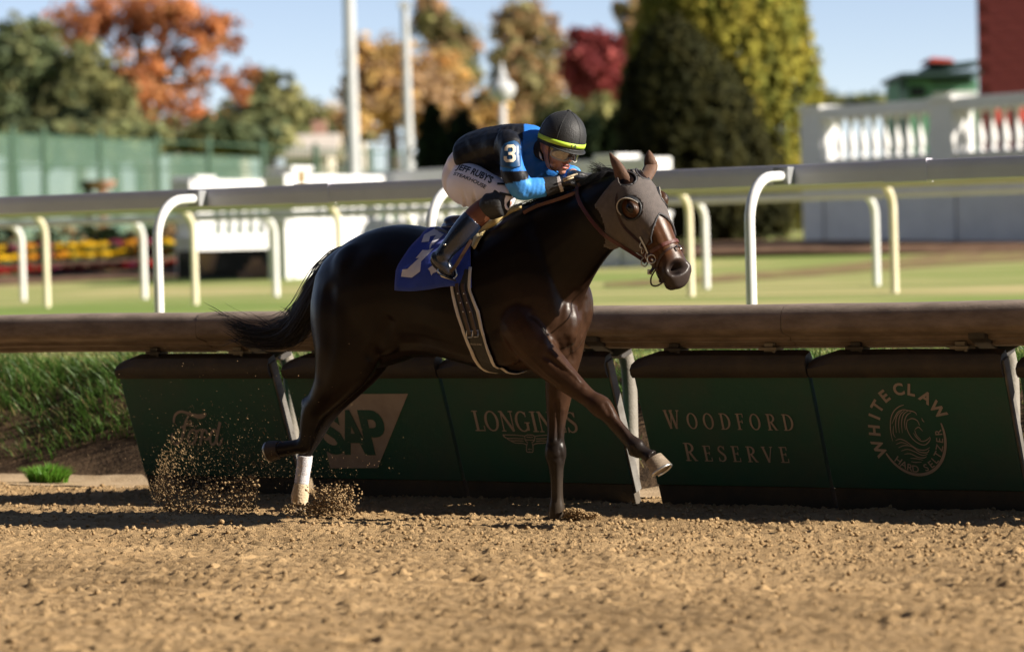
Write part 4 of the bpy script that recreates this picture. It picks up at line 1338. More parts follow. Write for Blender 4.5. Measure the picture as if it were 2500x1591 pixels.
# ---- far houses with pale roofs
m_roof = pmat('pale_shingle_roof', (0.58, 0.52, 0.45), 0.8, (0.48, 0.42, 0.36), scale=2)
m_siding = pmat('cream_siding', (0.62, 0.56, 0.46), 0.8, (0.55, 0.49, 0.40), scale=1)
m_glass = pmat('dark_window_glass', (0.03, 0.035, 0.04), 0.1)
def house(px0, px1, pyeave, pyridge, Y, label, seed):
    a, b = at(px0, pyeave, Y), at(px1, pyeave, Y)
    zr = at(px0, pyridge, Y).z
    s, t = ST(a)
    z0 = float(ground_z(s, t))
    dpt = 7.0
    h = thing('far_house', Vector(((a.x + b.x) / 2, Y, z0)), label, 'house', 'pale houses beyond the fence')
    ze = a.z
    MB().hexa([Vector((x, y, z)) for z in (z0, ze) for x, y in ((a.x, Y), (b.x, Y), (b.x, Y + dpt), (a.x, Y + dpt))]).build('wall', m_siding, h)
    mb = MB()
    o_ = 0.4
    pr = [(Y - o_, ze - 0.1), (Y + dpt / 2, zr), (Y + dpt + o_, ze - 0.1), (Y + dpt + o_, ze + 0.08), (Y + dpt / 2, zr + 0.2), (Y - o_, ze + 0.08)]
    mb.loft([[Vector((x, y, z)) for y, z in pr] for x in (a.x - o_, b.x + o_)])
    mb.build('roof', m_roof, h)
    MB().box(Vector((a.x * .3 + b.x * .7, Y + dpt * 0.6, zr)), (0.3, 0, 0), (0, 0.3, 0), (0, 0, 0.8)).build('chimney', m_brick, h)
    n = max(1, int((b.x - a.x) / 2.4))
    for i in range(n):
        x = a.x + (b.x - a.x) * (i + 0.5) / n
        MB().box(Vector((x, Y - 0.02, ze - 1.1)), (0.45, 0, 0), (0, 0.03, 0), (0, 0, 0.6)).build('window', m_glass, h)
house(395 * K, 560 * K, 322 * K, 288 * K, 168, 'pale roofed house behind the fence under the orange oak', 1)
house(668 * K, 770 * K, 366 * K, 322 * K, 140, 'pale roofed house behind the fence left of the light poles', 2)
house(775 * K, 850 * K, 300 * K, 240 * K, 190, 'cream house half hidden behind the thick light pole', 3)
house(1120 * K, 1210 * K, 300 * K, 262 * K, 190, 'cream house among the brown trees left of the helmet', 4)

# ---- right: red brick tower block and a green pavilion
m_redb = pmat('deep_red_brick', (0.27, 0.045, 0.04), 0.85, (0.18, 0.03, 0.03), scale=1.2, bump=0.3, bscale=6)
m_pav = pmat('pavilion_green', (0.10, 0.26, 0.15), 0.7, (0.08, 0.2, 0.12), scale=2)
m_dkg = pmat('dark_green_trim', (0.012, 0.04, 0.035), 0.6)
m_redroof = pmat('red_awning', (0.55, 0.07, 0.05), 0.7)
YB = 100
k = YB / FPX
x0 = at(2386, 100, YB).x
zb, ztp = float(ground_z(*ST(at(2400, 400, YB)))), at(2400, -260, YB).z
br = thing('brick_tower', Vector((x0 + 2, YB, zb)), 'deep red brick tower cut off by the top right corner', 'building')
MB().hexa([Vector((x, y, z)) for z in (zb, ztp) for x, y in ((x0, YB), (x0 + 5, YB - 1.2), (x0 + 6, YB + 4), (x0 + 1, YB + 5))]).build('wall', m_redb, br, bevel=0.03)
MB().hexa([Vector((x, y, z)) for z in (ztp, ztp + 0.5) for x, y in ((x0 - .3, YB - .4), (x0 + 5.2, YB - 1.6), (x0 + 6.3, YB + 4.3), (x0 + .7, YB + 5.3))]).build('cornice', m_wall, br, bevel=0.03)
dB = (Vector((5, -1.2, 0))).normalized()
nB = Vector((-dB.y, dB.x, 0)) * -1
course = 0.30
rows_ = int((at(2400, -10, YB).z - at(2400, 245, YB).z) / course)
zz0 = at(2400, 245, YB).z
mb = MB(); mb.box((0, 0, 0), dB * 0.292, nB * 0.012, ZUP * (course / 2 - 0.012)); bmesh_ = mb.mesh('brick')
for r_ in range(rows_ + 1):
    for c_ in range(3):
        o = link_mesh('brick', bmesh_, m_redb, br)
        p = Vector((x0, YB, 0)) + dB * (0.32 + (0.3 if r_ % 2 else 0) + c_ * 0.60) + nB * 0.010
        o.location = Vector((p.x, p.y, zz0 + r_ * course)) - base_of(br)
pv = thing('pavilion', G(2290, 600, 90), 'green pavilion with dark roof beside the brick tower', 'building')
YP = 90
def PV(px, py, dy=0): return at(px, py, YP + dy)
def pbox(name, mat, xa, xb, ya, yb, d0, d1):
    a, b = PV(xa, yb), PV(xb, ya)
    zt_, zb_ = b.z, a.z
    MB().hexa([Vector((x, y, z)) for z in (zb_, zt_) for x, y in ((a.x, YP + d0), (b.x, YP + d0), (b.x, YP + d1), (a.x, YP + d1))]).build(name, mat, pv, bevel=0.01)
pbox('wall', m_pav, 2208, 2390, 190, 420, 0.3, 4)
pbox('roof', m_dkg, 2196, 2392, 174, 190, -0.3, 4.5)
pbox('corner_post', m_dkg, 2200, 2212, 190, 420, -0.1, 0.1)
pbox('window_panel', m_glass, 2226, 2262, 212, 236, 0.24, 0.32)
pbox('window_panel', m_glass, 2276, 2380, 196, 204, 0.24, 0.32)
pbox('sill_band', m_wall, 2280, 2388, 222, 236, 0.2, 0.32)
mb = MB()
mb.prism([PV(2258, 173), PV(2268, 160), PV(2390, 147), PV(2390, 160)], Vector((0, 2.0, 0)))
mb.build('gable', m_dkg, pv)
mb = MB()
mb.prism([PV(2268, 150, -0.2), PV(2275, 140, -0.2), PV(2325, 144, -0.2), PV(2330, 152, -0.2)], Vector((0, 2.0, 0)))
mb.build('awning', m_redroof, pv)
# red clad people-sized posts seen through the balusters at right are part of the terrace behind it
for x in (2446, 2492):
    p = at(x, 290, 72)
    g = G(x, 600, 72)
    o = thing('terrace_banner', g, 'red banner on a black stand behind the right balustrade' if x == 2446 else 'second red banner, at the right picture edge, behind the balustrade', 'banner')
    MB().tube([g, p], 0.035, 8).build('stand', m_black, o, smooth=True)
    MB().box(p + ZUP * 0.1, (0.13, 0, 0), (0, 0.02, 0), (0, 0, 0.22)).build('cloth', m_redroof, o, bevel=0.01)
# ================================================================== THE RACEHORSE
NH = -M                                             # sideways, towards the viewer (the horse's right)
def Z4(x, y, w=0.0): return H(500 + x / 1.965, 500 + y / 1.965, w)
def Z5(x, y, w=0.0): return H(1050 + x / 2.252, 600 + y / 2.252, w)
def Z8(x, y, w=0.0): return H(600 + x / 5.893, 1020 + y / 5.893, w)
def Z1(x, y, w=0.0): return H(1000 + x / 2.89, 230 + y / 2.89, w)
def Z2(x, y, w=0.0): return H(1300 + x / 3.83, 340 + y / 3.83, w)
def Z3(x, y, w=0.0): return H(1050 + x / 5.107, 240 + y / 5.107, w)

def body_rings(st, n=26, sq=2.3, sub=3):
    """st: (top, bottom, half width, lateral shift already in the points, belly fullness)"""
    tops = spline([s[0] for s in st], sub); bots = spline([s[1] for s in st], sub); hw = spl1([s[2] for s in st], sub)
    rings = []
    for t, b, w in zip(tops, bots, hw):
        c, v = (t + b) / 2, (t - b) / 2
        r = []
        for k in range(n):
            a = 2 * math.pi * k / n
            ca, sa = math.cos(a), math.sin(a)
            x = math.copysign(abs(ca) ** (2 / sq), ca); y = math.copysign(abs(sa) ** (2 / sq), sa)
            r.append(c + v * x + NH * (w * y))
        rings.append(r)
    return rings

def limb(mb, pts, n=14, sub=3):
    """pts: (centre, ra in the lengthwise plane, rb sideways)"""
    P = spline([p[0] for p in pts], sub); A = spl1([p[1] for p in pts], sub); B = spl1([p[2] for p in pts], sub)
    rings = []
    for i, p in enumerate(P):
        t = (P[min(i + 1, len(P) - 1)] - P[max(i - 1, 0)]).normalized()
        b = (M - t * M.dot(t)).normalized()
        a = t.cross(b)
        rings.append([p + a * (A[i] * math.cos(2 * math.pi * k / n)) + b * (B[i] * math.sin(2 * math.pi * k / n)) for k in range(n)])
    mb.loft(rings)

horse_base = RW(ST(F(1100, 800))[0], T_HORSE, 0.0)
horse = thing('racehorse', horse_base, 'dark bay racehorse at full gallop in a brown eye hood', 'horse')
hb = MB()
trunk = [(F(768, 640), F(765, 760), .06), (F(782, 604), F(778, 830), .17), (F(812, 580), F(815, 862), .245), (F(860, 550), F(865, 868), .275), (F(915, 530), F(920, 858), .285),
         (F(970, 528), F(975, 838), .275), (F(1030, 541), F(1035, 838), .275), (F(1090, 553), F(1095, 853), .29), (F(1140, 546), F(1150, 867), .29), (F(1190, 522), F(1205, 872), .275),
         (F(1235, 494), F(1255, 868), .25), (F(1275, 480), F(1300, 852), .235), (F(1306, 505), F(1334, 838), .20), (F(1328, 570), F(1354, 800), .16), (F(1342, 650), F(1360, 755), .09)]
hb.loft(body_rings(trunk))
neck = [(F(1190, 505), F(1330, 790), .18), (F(1240, 482, .01), F(1352, 735, .01), .165), (F(1290, 464, .03), F(1378, 676, .03), .135), (F(1340, 446, .05), F(1405, 630, .05), .112),
        (F(1390, 425, .08), F(1432, 596, .08), .098), (F(1432, 408, .10), F(1462, 570, .10), .088), (F(1466, 402, .11), F(1488, 545, .11), .078), (F(1490, 402, .11), F(1508, 515, .11), .055)]
hb.loft(body_rings(neck, sq=2.1))

# ---- head, built in its own frame and then set on the neck
P0, P1 = F(1478, 420, .11), F(1606, 650, .11)
HA = (P1 - P0).normalized()                                        # poll to muzzle
HL = Vector((0.80, 0.55, 0.22))
HL = (HL - HA * HL.dot(HA)).normalized()                           # near cheek to far cheek
HD = HL.cross(HA)
if HD.dot(Vector((0.3, -0.6, 0.5))) < 0: HD = -HD                  # out of the forehead
HS = (P1 - P0).length / 0.60
def HP(x, y, z):
    return P0 + (HL * x + HA * y + HD * z) * HS
head = [(-.045, .050, .030, -.085), (-.01, .084, .058, -.150), (.04, .106, .072, -.210), (.10, .121, .079, -.262), (.16, .126, .082, -.288), (.22, .118, .081, -.284), (.28, .103, .074, -.256), (.34, .090, .064, -.215),
        (.40, .080, .053, -.180), (.46, .076, .044, -.156), (.51, .078, .037, -.146), (.555, .080, .026, -.130), (.59, .073, .010, -.118), (.615, .056, -.018, -.104), (.632, .028, -.044, -.084)]
n = 28
rings = []
for y, w, d, v in zip(*[spl1([h[i] for h in head], 3) for i in range(4)]):
    r = []
    zc, zr = (d + v) / 2, (d - v) / 2
    for k in range(n):
        a = 2 * math.pi * k / n
        ca, sa = math.cos(a), math.sin(a)
        zz = math.copysign(abs(ca) ** 0.78, ca)
        ww = w * math.copysign(abs(sa) ** 0.80, sa)
        if zz < 0: ww *= 1 - 0.42 * (-zz) ** 1.5                    # narrower towards the jaw
        r.append(HP(ww, y, zc + zr * zz))
    rings.append(r)
hb.loft(rings)
for sx in (-1, 1):
    hb.ball(HP(sx * .100, .172, .040), HL * .023, HA * .048, HD * .030)            # eye socket
    hb.ball(HP(sx * .080, .16, -.165), HL * .046, HA * .11, HD * .11)             # round cheek
    hb.ball(HP(sx * .076, .27, -.010), HL * .016, HA * .10, HD * .014)             # facial crest
    hb.ball(HP(sx * .060, .552, -.030), HL * .024, HA * .042, HD * .046)           # nostril wing
hb.ball(HP(0, .578, -.122), HL * .040, HA * .036, HD * .022)                       # lower lip
hb.ball(HP(0, .52, -.142), HL * .036, HA * .040, HD * .022)                        # chin

# ---- near foreleg, stretched forward
limb(hb, [(Z5(430, 330, .17), .13, .06), (Z5(500, 440, .19), .125, .085), (Z5(560, 530, .18), .112, .09), (Z5(605, 592, .165), .097, .08), (Z5(690, 678, .155), .080, .068), (Z5(790, 768, .145), .060, .054),
          (Z5(872, 836, .14), .047, .044), (Z5(915, 866, .14), .055, .050), (Z5(948, 892, .14), .058, .049), (Z5(985, 930, .14), .043, .040), (Z5(1020, 974, .14), .032, .029), (Z5(1062, 1022, .14), .030, .026), (Z5(1098, 1066, .14), .033, .029),
          (Z5(1132, 1104, .14), .050, .040), (Z5(1150, 1122, .14), .045, .038), (Z5(1184, 1142, .14), .031, .030), (Z5(1222, 1166, .14), .044, .043)])
hb.tube([Z5(958, 950, .14), Z5(1000, 998, .14), Z5(1046, 1050, .14), Z5(1090, 1098, .14), Z5(1118, 1128, .14)], [.016, .014, .0135, .016, .020], 10)      # back tendon
hb.ball(Z5(1112, 1138, .14), U * .020, M * .024, ZUP * .018)                          # back of the fetlock
hb.tube([Z5(610, 530, .185), Z5(660, 585, .198), Z5(740, 670, .188), Z5(850, 790, .168)], [.014, .020, .019, .010], 10)                                       # extensor muscle
hb.ball(Z5(612, 560, .20), (HA * 0 + U * .05), M * .04, ZUP * .09)
# ---- far foreleg, planted upright
limb(hb, [(Z5(740, 420, -.12), .12, .085), (Z5(738, 560, -.13), .105, .085), (Z5(720, 690, -.12), .085, .075), (Z5(706, 830, -.115), .069, .063), (Z5(696, 950, -.11), .052, .049), (Z5(690, 1055, -.10), .045, .043),
          (Z5(690, 1112, -.10), .057, .051), (Z5(690, 1160, -.10), .056, .050), (Z5(693, 1215, -.10), .041, .039), (Z5(696, 1290, -.10), .034, .032), (Z5(697, 1380, -.10), .034, .032), (Z5(697, 1440, -.10), .043, .039), (Z5(697, 1490, -.10), .040, .038), (Z5(697, 1540, -.10), .040, .038)])
# ---- near hind leg, just lifted off
limb(hb, [(Z4(720, 330, .10), .24, .13), (Z4(705, 480, .14), .25, .14), (Z4(695, 620, .15), .235, .135), (Z4(668, 745, .16), .185, .125), (Z4(622, 850, .16), .125, .10), (Z4(570, 925, .155), .088, .072), (Z4(522, 985, .15), .070, .056),
          (Z4(502, 1050, .15), .056, .047), (Z4(490, 1110, .15), .044, .040), (Z4(476, 1152, .15), .047, .042), (Z4(446, 1158, .15), .040, .038), (Z8(580, 440, .15), .042, .042), (Z8(498, 446, .15), .047, .046)])
hb.ball(Z4(490, 958, .15), U * .035, M * .030, ZUP * .05)                           # point of hock
# ---- far hind leg, planted
limb(hb, [(Z4(820, 600, -.10), .17, .11), (Z4(765, 740, -.12), .135, .10), (Z4(690, 850, -.13), .098, .082), (Z4(615, 945, -.13), .072, .064), (Z4(560, 1030, -.13), .060, .054), (Z4(528, 1100, -.13), .050, .046),
          (Z8(862, 480, -.13), .041, .037), (Z8(845, 640, -.13), .036, .033), (Z8(822, 800, -.13), .034, .031), (Z8(805, 950, -.13), .034, .031), (Z8(790, 1060, -.13), .040, .036), (Z8(775, 1180, -.13), .041, .039), (Z8(755, 1290, -.13), .040, .040)])
hb.ball(Z4(528, 1010, -.13), U * .03, M * .028, ZUP * .055)
# ---- muscle masses
hb.ball(Z5(420, 260, .17), U * .15 + ZUP * -.08, M * .075, ZUP * .20 + U * .07)     # shoulder blade
hb.ball(Z5(555, 470, .185), U * .085, M * .070, ZUP * .095)
hb.ball(Z5(535, 300, .175), U * .055 + ZUP * -.02, M * .062, ZUP * .13 + U * .03)     # front edge of the shoulder blade                           # point of shoulder
hb.ball(Z5(410, 500, .165), U * .16, M * .085, ZUP * .15)                             # triceps
hb.ball(Z5(790, 330, -.10), U * .10, M * .11, ZUP * .17)                            # far breast
hb.ball(Z5(770, 470, -.11), U * .085, M * .09, ZUP * .10)
hb.ball(Z5(730, 420, .06), U * .09, M * .08, ZUP * .14)                             # near breast
hb.ball(F(838, 660, .17), U * .17, M * .10, ZUP * .20)                              # rump
hb.ball(F(905, 620, .15), U * .20, M * .11, ZUP * .13)
hb.ball(F(895, 760, .165), U * .17, M * .10, ZUP * .17)                              # stifle
hb.ball(F(838, 660, -.17), U * .17, M * .10, ZUP * .20)
hb.ball(F(905, 620, -.15), U * .20, M * .11, ZUP * .13)
hb.ball(F(1235, 500), U * .16, M * .05, ZUP * .045)                                 # withers
hme = remesh(hb, 'body', 0.0088, 6, 0.5, horse_base)
V, N = mesh_arrays(hme)
_tmp = bpy.data.objects.new('tmp', hme)
COL.objects.link(_tmp)
_vg = _tmp.vertex_groups.new(name='g')
_hd = (V + np.array(horse_base) - np.array(P0)) @ np.array(HA)
_ok = np.where((V[:, 2] > 0.62) & (_hd < -0.03))[0]
_vg.add(_ok.tolist(), 1.0, 'REPLACE')
_sm = _tmp.modifiers.new('s', 'SMOOTH'); _sm.factor = 0.5; _sm.iterations = 40; _sm.vertex_group = 'g'
hme = eval_mesh(_tmp, 'body')
bpy.data.objects.remove(_tmp)
hme.materials.clear()
hme.shade_smooth()
V, N = mesh_arrays(hme)
HB = np.array(horse_base)
W = V + HB
# ---- small sculpting: dents and grooves pushed along the skin
def dent(c, r, depth, ax=None):
    global W
    d = W - np.array(c)
    if ax is not None:
        q = np.stack([(d @ np.array(a)) / s for a, s in ax], -1)
        f = np.clip(1 - np.sqrt((q ** 2).sum(1)), 0, 1)
    else:
        f = np.clip(1 - np.sqrt((d ** 2).sum(1)) / r, 0, 1)
    f = f * f * (3 - 2 * f)
    W = W - N * (f * depth)[:, None]
def groove(pts, width, depth):
    global W
    P = np.array([tuple(p) for p in spline(pts, 22)])
    lo, hi = P.min(0) - width, P.max(0) + width
    m = np.all((W > lo) & (W < hi), 1)
    d = np.sqrt(((W[m][:, None, :] - P[None]) ** 2).sum(-1)).min(1)
    f = np.clip(1 - d / width, 0, 1)
    f = f * f * (3 - 2 * f)
    W[m] -= N[m] * (f * depth)[:, None]
tree_h = BVHTree.FromPolygons([tuple(p) for p in W], [tuple(p.vertices) for p in hme.polygons])
def skin(px, py):
    """where the photo pixel meets the horse's hide"""
    d = raydir(px, py).normalized()
    h = tree_h.ray_cast(EYE, d)
    return h
def skp(px, py):
    h = skin(px, py)
    return h[0] if h[0] is not None else H(px, py)
nosc = skp(1300 + 1352 / 3.83, 340 + 1198 / 3.83)
dent(nosc, .05, .075, [(HA, .042), (HD, .044), (HL, .08)])
for sx in (1,):
    dent(HP(.078, .556, -.03), .035, .035)
groove([HP(-.074, .44, -.098), HP(-.074, .50, -.100), HP(-.068, .56, -.100), HP(-.04, .615, -.095)], .011, .012)                     # mouth
groove([HP(-.085, .30, .02), HP(-.074, .38, .01), HP(-.070, .46, .0)], .024, .008)
groove([HP(-.03, .28, .06), HP(-.028, .40, .045)], .018, .004)
Q5 = lambda x, y: skp(1050 + x / 2.252, 600 + y / 2.252)
groove([Q5(735, 480), Q5(760, 560), Q5(785, 610)], .045, .009)
groove([Q5(800, 260), Q5(790, 360), Q5(765, 440)], .050, .009)
groove([Q5(860, 300), Q5(850, 400), Q5(840, 480)], .030, .008)
groove([Q5(640, 610), Q5(740, 680), Q5(830, 760)], .020, .008)
groove([Q5(695, 860), Q5(700, 960), Q5(700, 1060)], .018, .010)
groove([Q5(670, 900), Q5(672, 990), Q5(665, 1060)], .016, .007)
groove([Q5(560, 380), Q5(620, 430), Q5(660, 500)], .03, .010)
groove([Q5(680, 1200), Q5(684, 1300), Q5(684, 1400)], .012, .006)
groove([Q5(650, 1085), Q5(672, 1100), Q5(700, 1098), Q5(725, 1080)], .016, .003)
groove([Q5(655, 1150), Q5(690, 1172), Q5(722, 1160)], .016, .003)
groove([Q5(715, 1120), Q5(725, 1180)], .014, .005)
groove([Q5(960, 870), Q5(985, 920)], .016, .006)
groove([Q5(1110, 1110), Q5(1130, 1140)], .016, .006)
Q4 = lambda x, y: skp(500 + x / 1.965, 500 + y / 1.965)
groove([Q4(600, 420), Q4(590, 560), Q4(590, 700), Q4(560, 830)], .07, .007)
groove([Q4(880, 560), Q4(840, 650), Q4(800, 720)], .05, .014)
for vp in ([(800, 500), (782, 560), (790, 620), (776, 680)], [(640, 545), (700, 600), (760, 660), (820, 740)], [(850, 280), (862, 360), (850, 440)], [(700, 780), (712, 860), (704, 940)], [(560, 620), (640, 700), (720, 760)], [(1000, 930), (1050, 990), (1090, 1050)], [(735, 900), (730, 980), (722, 1050)]):
    groove([Q5(*q) for q in vp], .011, -.0042)                                           # veins
for vp in ([(1105, 880), (1140, 960), (1180, 1040)], [(1140, 960), (1200, 980), (1240, 1010)], [(1020, 980), (1080, 1040), (1130, 1080)]):
    groove([skp(1300 + a / 3.83, 340 + b / 3.83) for a, b in vp], .009, -.0035)
hme.vertices.foreach_set('co', (W - HB).astype(np.float32).ravel())
hme.update()
tree_h = BVHTree.FromPolygons([tuple(p) for p in W], [tuple(p.vertices) for p in hme.polygons])
# ---- coat: brown bay, black points (legs, muzzle, ears' rims), darker topline
V, N = mesh_arrays(hme)
W = V + HB
dt = (W - np.array(ORG))
sW = dt @ np.array(U); zW = W[:, 2]
body_c, blk, face_c, muz = np.array((0.0105, 0.0050, 0.0031)), np.array((0.018, 0.0145, 0.013)), np.array((0.105, 0.044, 0.019)), np.array((0.050, 0.038, 0.034))
col = np.tile(body_c, (len(W), 1))
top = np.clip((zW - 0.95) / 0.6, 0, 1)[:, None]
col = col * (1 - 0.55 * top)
hd = (W - np.array(P0)) / HS
hy = hd @ np.array(HA); hx = hd @ np.array(HL); hz_ = hd @ np.array(HD)
isH = ((hy > -0.02) & (np.abs(hx) < .16) & (hz_ > -.26) & (hz_ < .14))
fh = np.where(isH, np.clip((hy - 0.02) / 0.12, 0, 1) * np.clip((0.24 - np.abs(hz_ + 0.03)) / 0.2, 0.15, 1), 0)[:, None]
col = col * (1 - fh) + face_c * fh
fm = np.where(isH, np.clip((hy - 0.46) / 0.07, 0, 1), 0)[:, None]
col = col * (1 - fm) + muz * fm
s_el = ST(Z5(480, 500))[0]
fr_ = np.clip((sW - s_el) / 0.12, 0, 1) * np.clip((1.25 - zW) / 0.3, 0, 1) * (~isH)
col = col * (1 - fr_[:, None]) + np.array((0.050, 0.025, 0.0145)) * fr_[:, None]
lg = np.clip((np.where(sW > s_el, 0.56, 0.62) - zW) / 0.16, 0, 1)[:, None] * 0.95
lg = np.where((~isH)[:, None], lg, 0)
col = col * (1 - lg) + blk * lg
dust = np.clip((0.30 - zW) / 0.3, 0, 1)[:, None] * 0.22
dust = np.where((~isH)[:, None], dust, 0)
col = col * (1 - dust) + np.array((0.22, 0.17, 0.12)) * dust
for _e in (HP(-.112, .172, .040), HP(.112, .172, .040)):
    de = np.sqrt(((W - np.array(_e)) ** 2).sum(1))
    fe = np.clip((0.066 - de) / 0.020, 0, 1)[:, None] * 0.35
    col = col * (1 - fe) + np.array((0.020, 0.012, 0.008)) * fe
nd = np.sqrt(((W - np.array(nosc)) ** 2).sum(1))
fn = np.clip((0.046 - nd) / 0.014, 0, 1)[:, None]
col = col * (1 - fn) + np.array((0.006, 0.004, 0.004)) * fn
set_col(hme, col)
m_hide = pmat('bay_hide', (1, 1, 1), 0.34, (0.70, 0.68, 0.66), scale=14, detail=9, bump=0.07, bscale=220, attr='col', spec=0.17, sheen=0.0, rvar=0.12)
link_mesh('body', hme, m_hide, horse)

# ---- eyes, ears, hooves
m_eye = pmat('wet_eye', (0.006, 0.004, 0.003), 0.12, spec=0.4)
m_lid = pmat('dark_eyelid', (0.030, 0.015, 0.009), 0.5, (0.045, 0.021, 0.012), scale=30)
for sx in (-1, 1):
    od = (HL * sx * .86 + HD * .5).normalized()
    h_ = tree_h.ray_cast(HP(sx * .11, .172, .040) + od * .3, -od)
    p_ = h_[0]
    e2 = od.cross(HA).normalized()
    if e2.dot(HD) < 0: e2 = -e2
    MB().ball(p_ - od * .006, od * .015, HA * .025, e2 * .0185, 18, 12).build('eye', m_eye, horse, smooth=True)
    arc_ = lambda q, t: p_ + HA * (.028 * math.cos(t)) + e2 * (q * .0195 * math.sin(t)) - od * (.004 + .006 * math.cos(t) ** 2)
    MB().tube([arc_(1, math.pi * i / 12) for i in range(13)], [.002] + [.0045 + .003 * math.sin(math.pi * i / 12) for i in range(1, 12)] + [.002], 7).build('upper_eyelid', m_lid, horse, smooth=True)
    MB().tube([arc_(-1, math.pi * i / 12) for i in range(13)], [.002] + [.0045] * 11 + [.002], 7).build('lower_eyelid', m_lid, horse, smooth=True)
m_ear = pmat('ear_hide', (0.115, 0.052, 0.024), 0.7, (0.07, 0.032, 0.017), scale=30, bump=0.2, bscale=120, sheen=0.1)
def ear(pts, r, inward):
    """cupped ear: a leaf-shaped shell rolled round its axis"""
    P = spline(pts, 4); R = spl1(r, 4)
    mb = MB()
    n = 12
    outer, inner = [], []
    for i, p in enumerate(P):
        t = (P[min(i + 1, len(P) - 1)] - P[max(i - 1, 0)]).normalized()
        f = (inward - t * inward.dot(t)).normalized()
        s = t.cross(f)
        op = 0.55 * (1 - 0.35 * i / len(P))
        ro = [p + (-f * math.cos(a) * .62 + s * math.sin(a)) * R[i] for a in [(-math.pi + op) + (2 * math.pi - 2 * op) * k / n for k in range(n + 1)]]
        ri = [p + (-f * math.cos(a) * .62 + s * math.sin(a)) * max(R[i] - .0055, R[i] * .55) for a in [(-math.pi + op) + (2 * math.pi - 2 * op) * k / n for k in range(n + 1)]][::-1]
        outer.append(ro + ri)
    mb.loft(outer)
    return mb.build('ear', m_ear, horse, smooth=True, angle=70)
eb = HP(-.052, .005, .070)
ear([HP(-.050, .05, .030), Z2(845, 360, .16), Z2(800, 265, .17), Z2(755, 190, .17), Z2(722, 128, .17)], [.036, .038, .029, .018, .004], Vector((0.45, 0.88, 0.1)))
ear([HP(.050, .05, .030), Z2(1105, 265, -.02), Z2(1098, 210, -.02), Z2(1092, 150, -.02), Z2(1088, 103, -.02)], [.032, .035, .031, .021, .004], Vector((0.25, 0.95, 0.0)))

m_hoof = pmat('pale_hoof', (0.29, 0.23, 0.165), 0.6, (0.17, 0.125, 0.085), scale=14, detail=6, bump=0.25, bscale=60, stretch=(1, 1, 4))
m_hoofd = pmat('dark_hoof', (0.035, 0.024, 0.016), 0.6, (0.055, 0.038, 0.025), scale=14, bump=0.25, bscale=60)
m_shoe = pmat('worn_shoe', (0.55, 0.53, 0.50), 0.35, metal=0.9)
def hoof(cor, sol, ra, rb, sa, sb, front, mat):
    """cor, sol: centres of the coronet and of the sole; front: direction of the toe"""
    mb = MB()
    ax = (sol - cor).normalized()
    f = (front - ax * front.dot(ax)).normalized()
    l = ax.cross(f)
    rings = []
    for k, (u, g) in enumerate(((0.0, 0.86), (0.02, 1.0), (0.3, 1.0), (0.65, 1.0), (0.97, 1.0), (1.0, 0.96))):
        c = cor.lerp(sol, u)
        A, B = (ra + (sa - ra) * u) * g, (rb + (sb - rb) * u) * g
        rings.append([c + f * (A * math.cos(t) * (1.0 if math.cos(t) > 0 else 0.82)) + l * (B * math.sin(t)) for t in [2 * math.pi * j / 20 for j in range(20)]])
    mb.loft(rings)
    o = mb.build('hoof', mat, horse, smooth=True, angle=40)
    mb = MB()
    path = [sol + ax * .004 + f * (sa * .93 * math.cos(t) * (1.0 if math.cos(t) > 0 else 0.8)) + l * (sb * .93 * math.sin(t)) for t in [rad(-150 + 300 * j / 16) for j in range(17)]]
    mb.tube(path, .0065, 6)
    mb.build('horseshoe', m_shoe, o, smooth=True)
    return o
hoof(Z5(1226, 1166, .14), Z5(1268, 1234, .14), .047, .045, .064, .056, U * 0.8 + ZUP * 0.3, m_hoof)
hoof(Z8(505, 440, .15), Z8(352, 462, .15), .050, .047, .062, .058, -ZUP, m_hoofd)
hoof(Z5(697, 1520, -.10), Z5(705, 1560, -.10), .045, .045, .058, .056, U, m_hoof)
hoof(Z8(752, 1275, -.13), Z8(748, 1390, -.13), .046, .046, .060, .058, U, m_hoof)

# ---- white leg wrap on the planted hind leg
m_wrap = pmat('white_leg_wrap', (0.72, 0.70, 0.74), 0.85, (0.60, 0.57, 0.58), scale=22, detail=3, bump=0.5, bscale=90, stretch=(0.6, 0.6, 4))
m_wrapd = pmat('dirt_soaked_wrap', (0.50, 0.36, 0.20), 0.95, (0.62, 0.50, 0.36), scale=10, detail=6, bump=0.5, bscale=90)
def wrap(name, pts, mat):
    mb = MB()
    P = spline([p[0] for p in pts], 8); R = spl1([p[1] for p in pts], 8)
    R = [r * (1 + 0.012 * math.sin(i * 2.6)) for i, r in enumerate(R)]
    n = 18
    rings = []
    for i, p in enumerate(P):
        t = (P[min(i + 1, len(P) - 1)] - P[max(i - 1, 0)]).normalized()
        b = (M - t * M.dot(t)).normalized(); a = t.cross(b)
        rings.append([p + a * (R[i] * math.cos(2 * math.pi * k / n)) + b * (R[i] * .93 * math.sin(2 * math.pi * k / n)) for k in range(n)])
    mb.loft(rings)
    return mb.build(name, mat, horse, smooth=True)
w_ = wrap('leg_wrap', [(Z8(852, 540, -.13), .0425), (Z8(842, 660, -.13), .041), (Z8(820, 800, -.13), .0395), (Z8(803, 935, -.13), .0395)], m_wrap)
w_['label'] = 'clean white bandage on the planted hind leg'
w_ = wrap('leg_wrap', [(Z8(803, 936, -.13), .0395), (Z8(790, 1050, -.13), .046), (Z8(778, 1130, -.13), .048), (Z8(768, 1230, -.13), .045)], m_wrapd)
w_['label'] = 'dirt stained lower end of the white bandage'

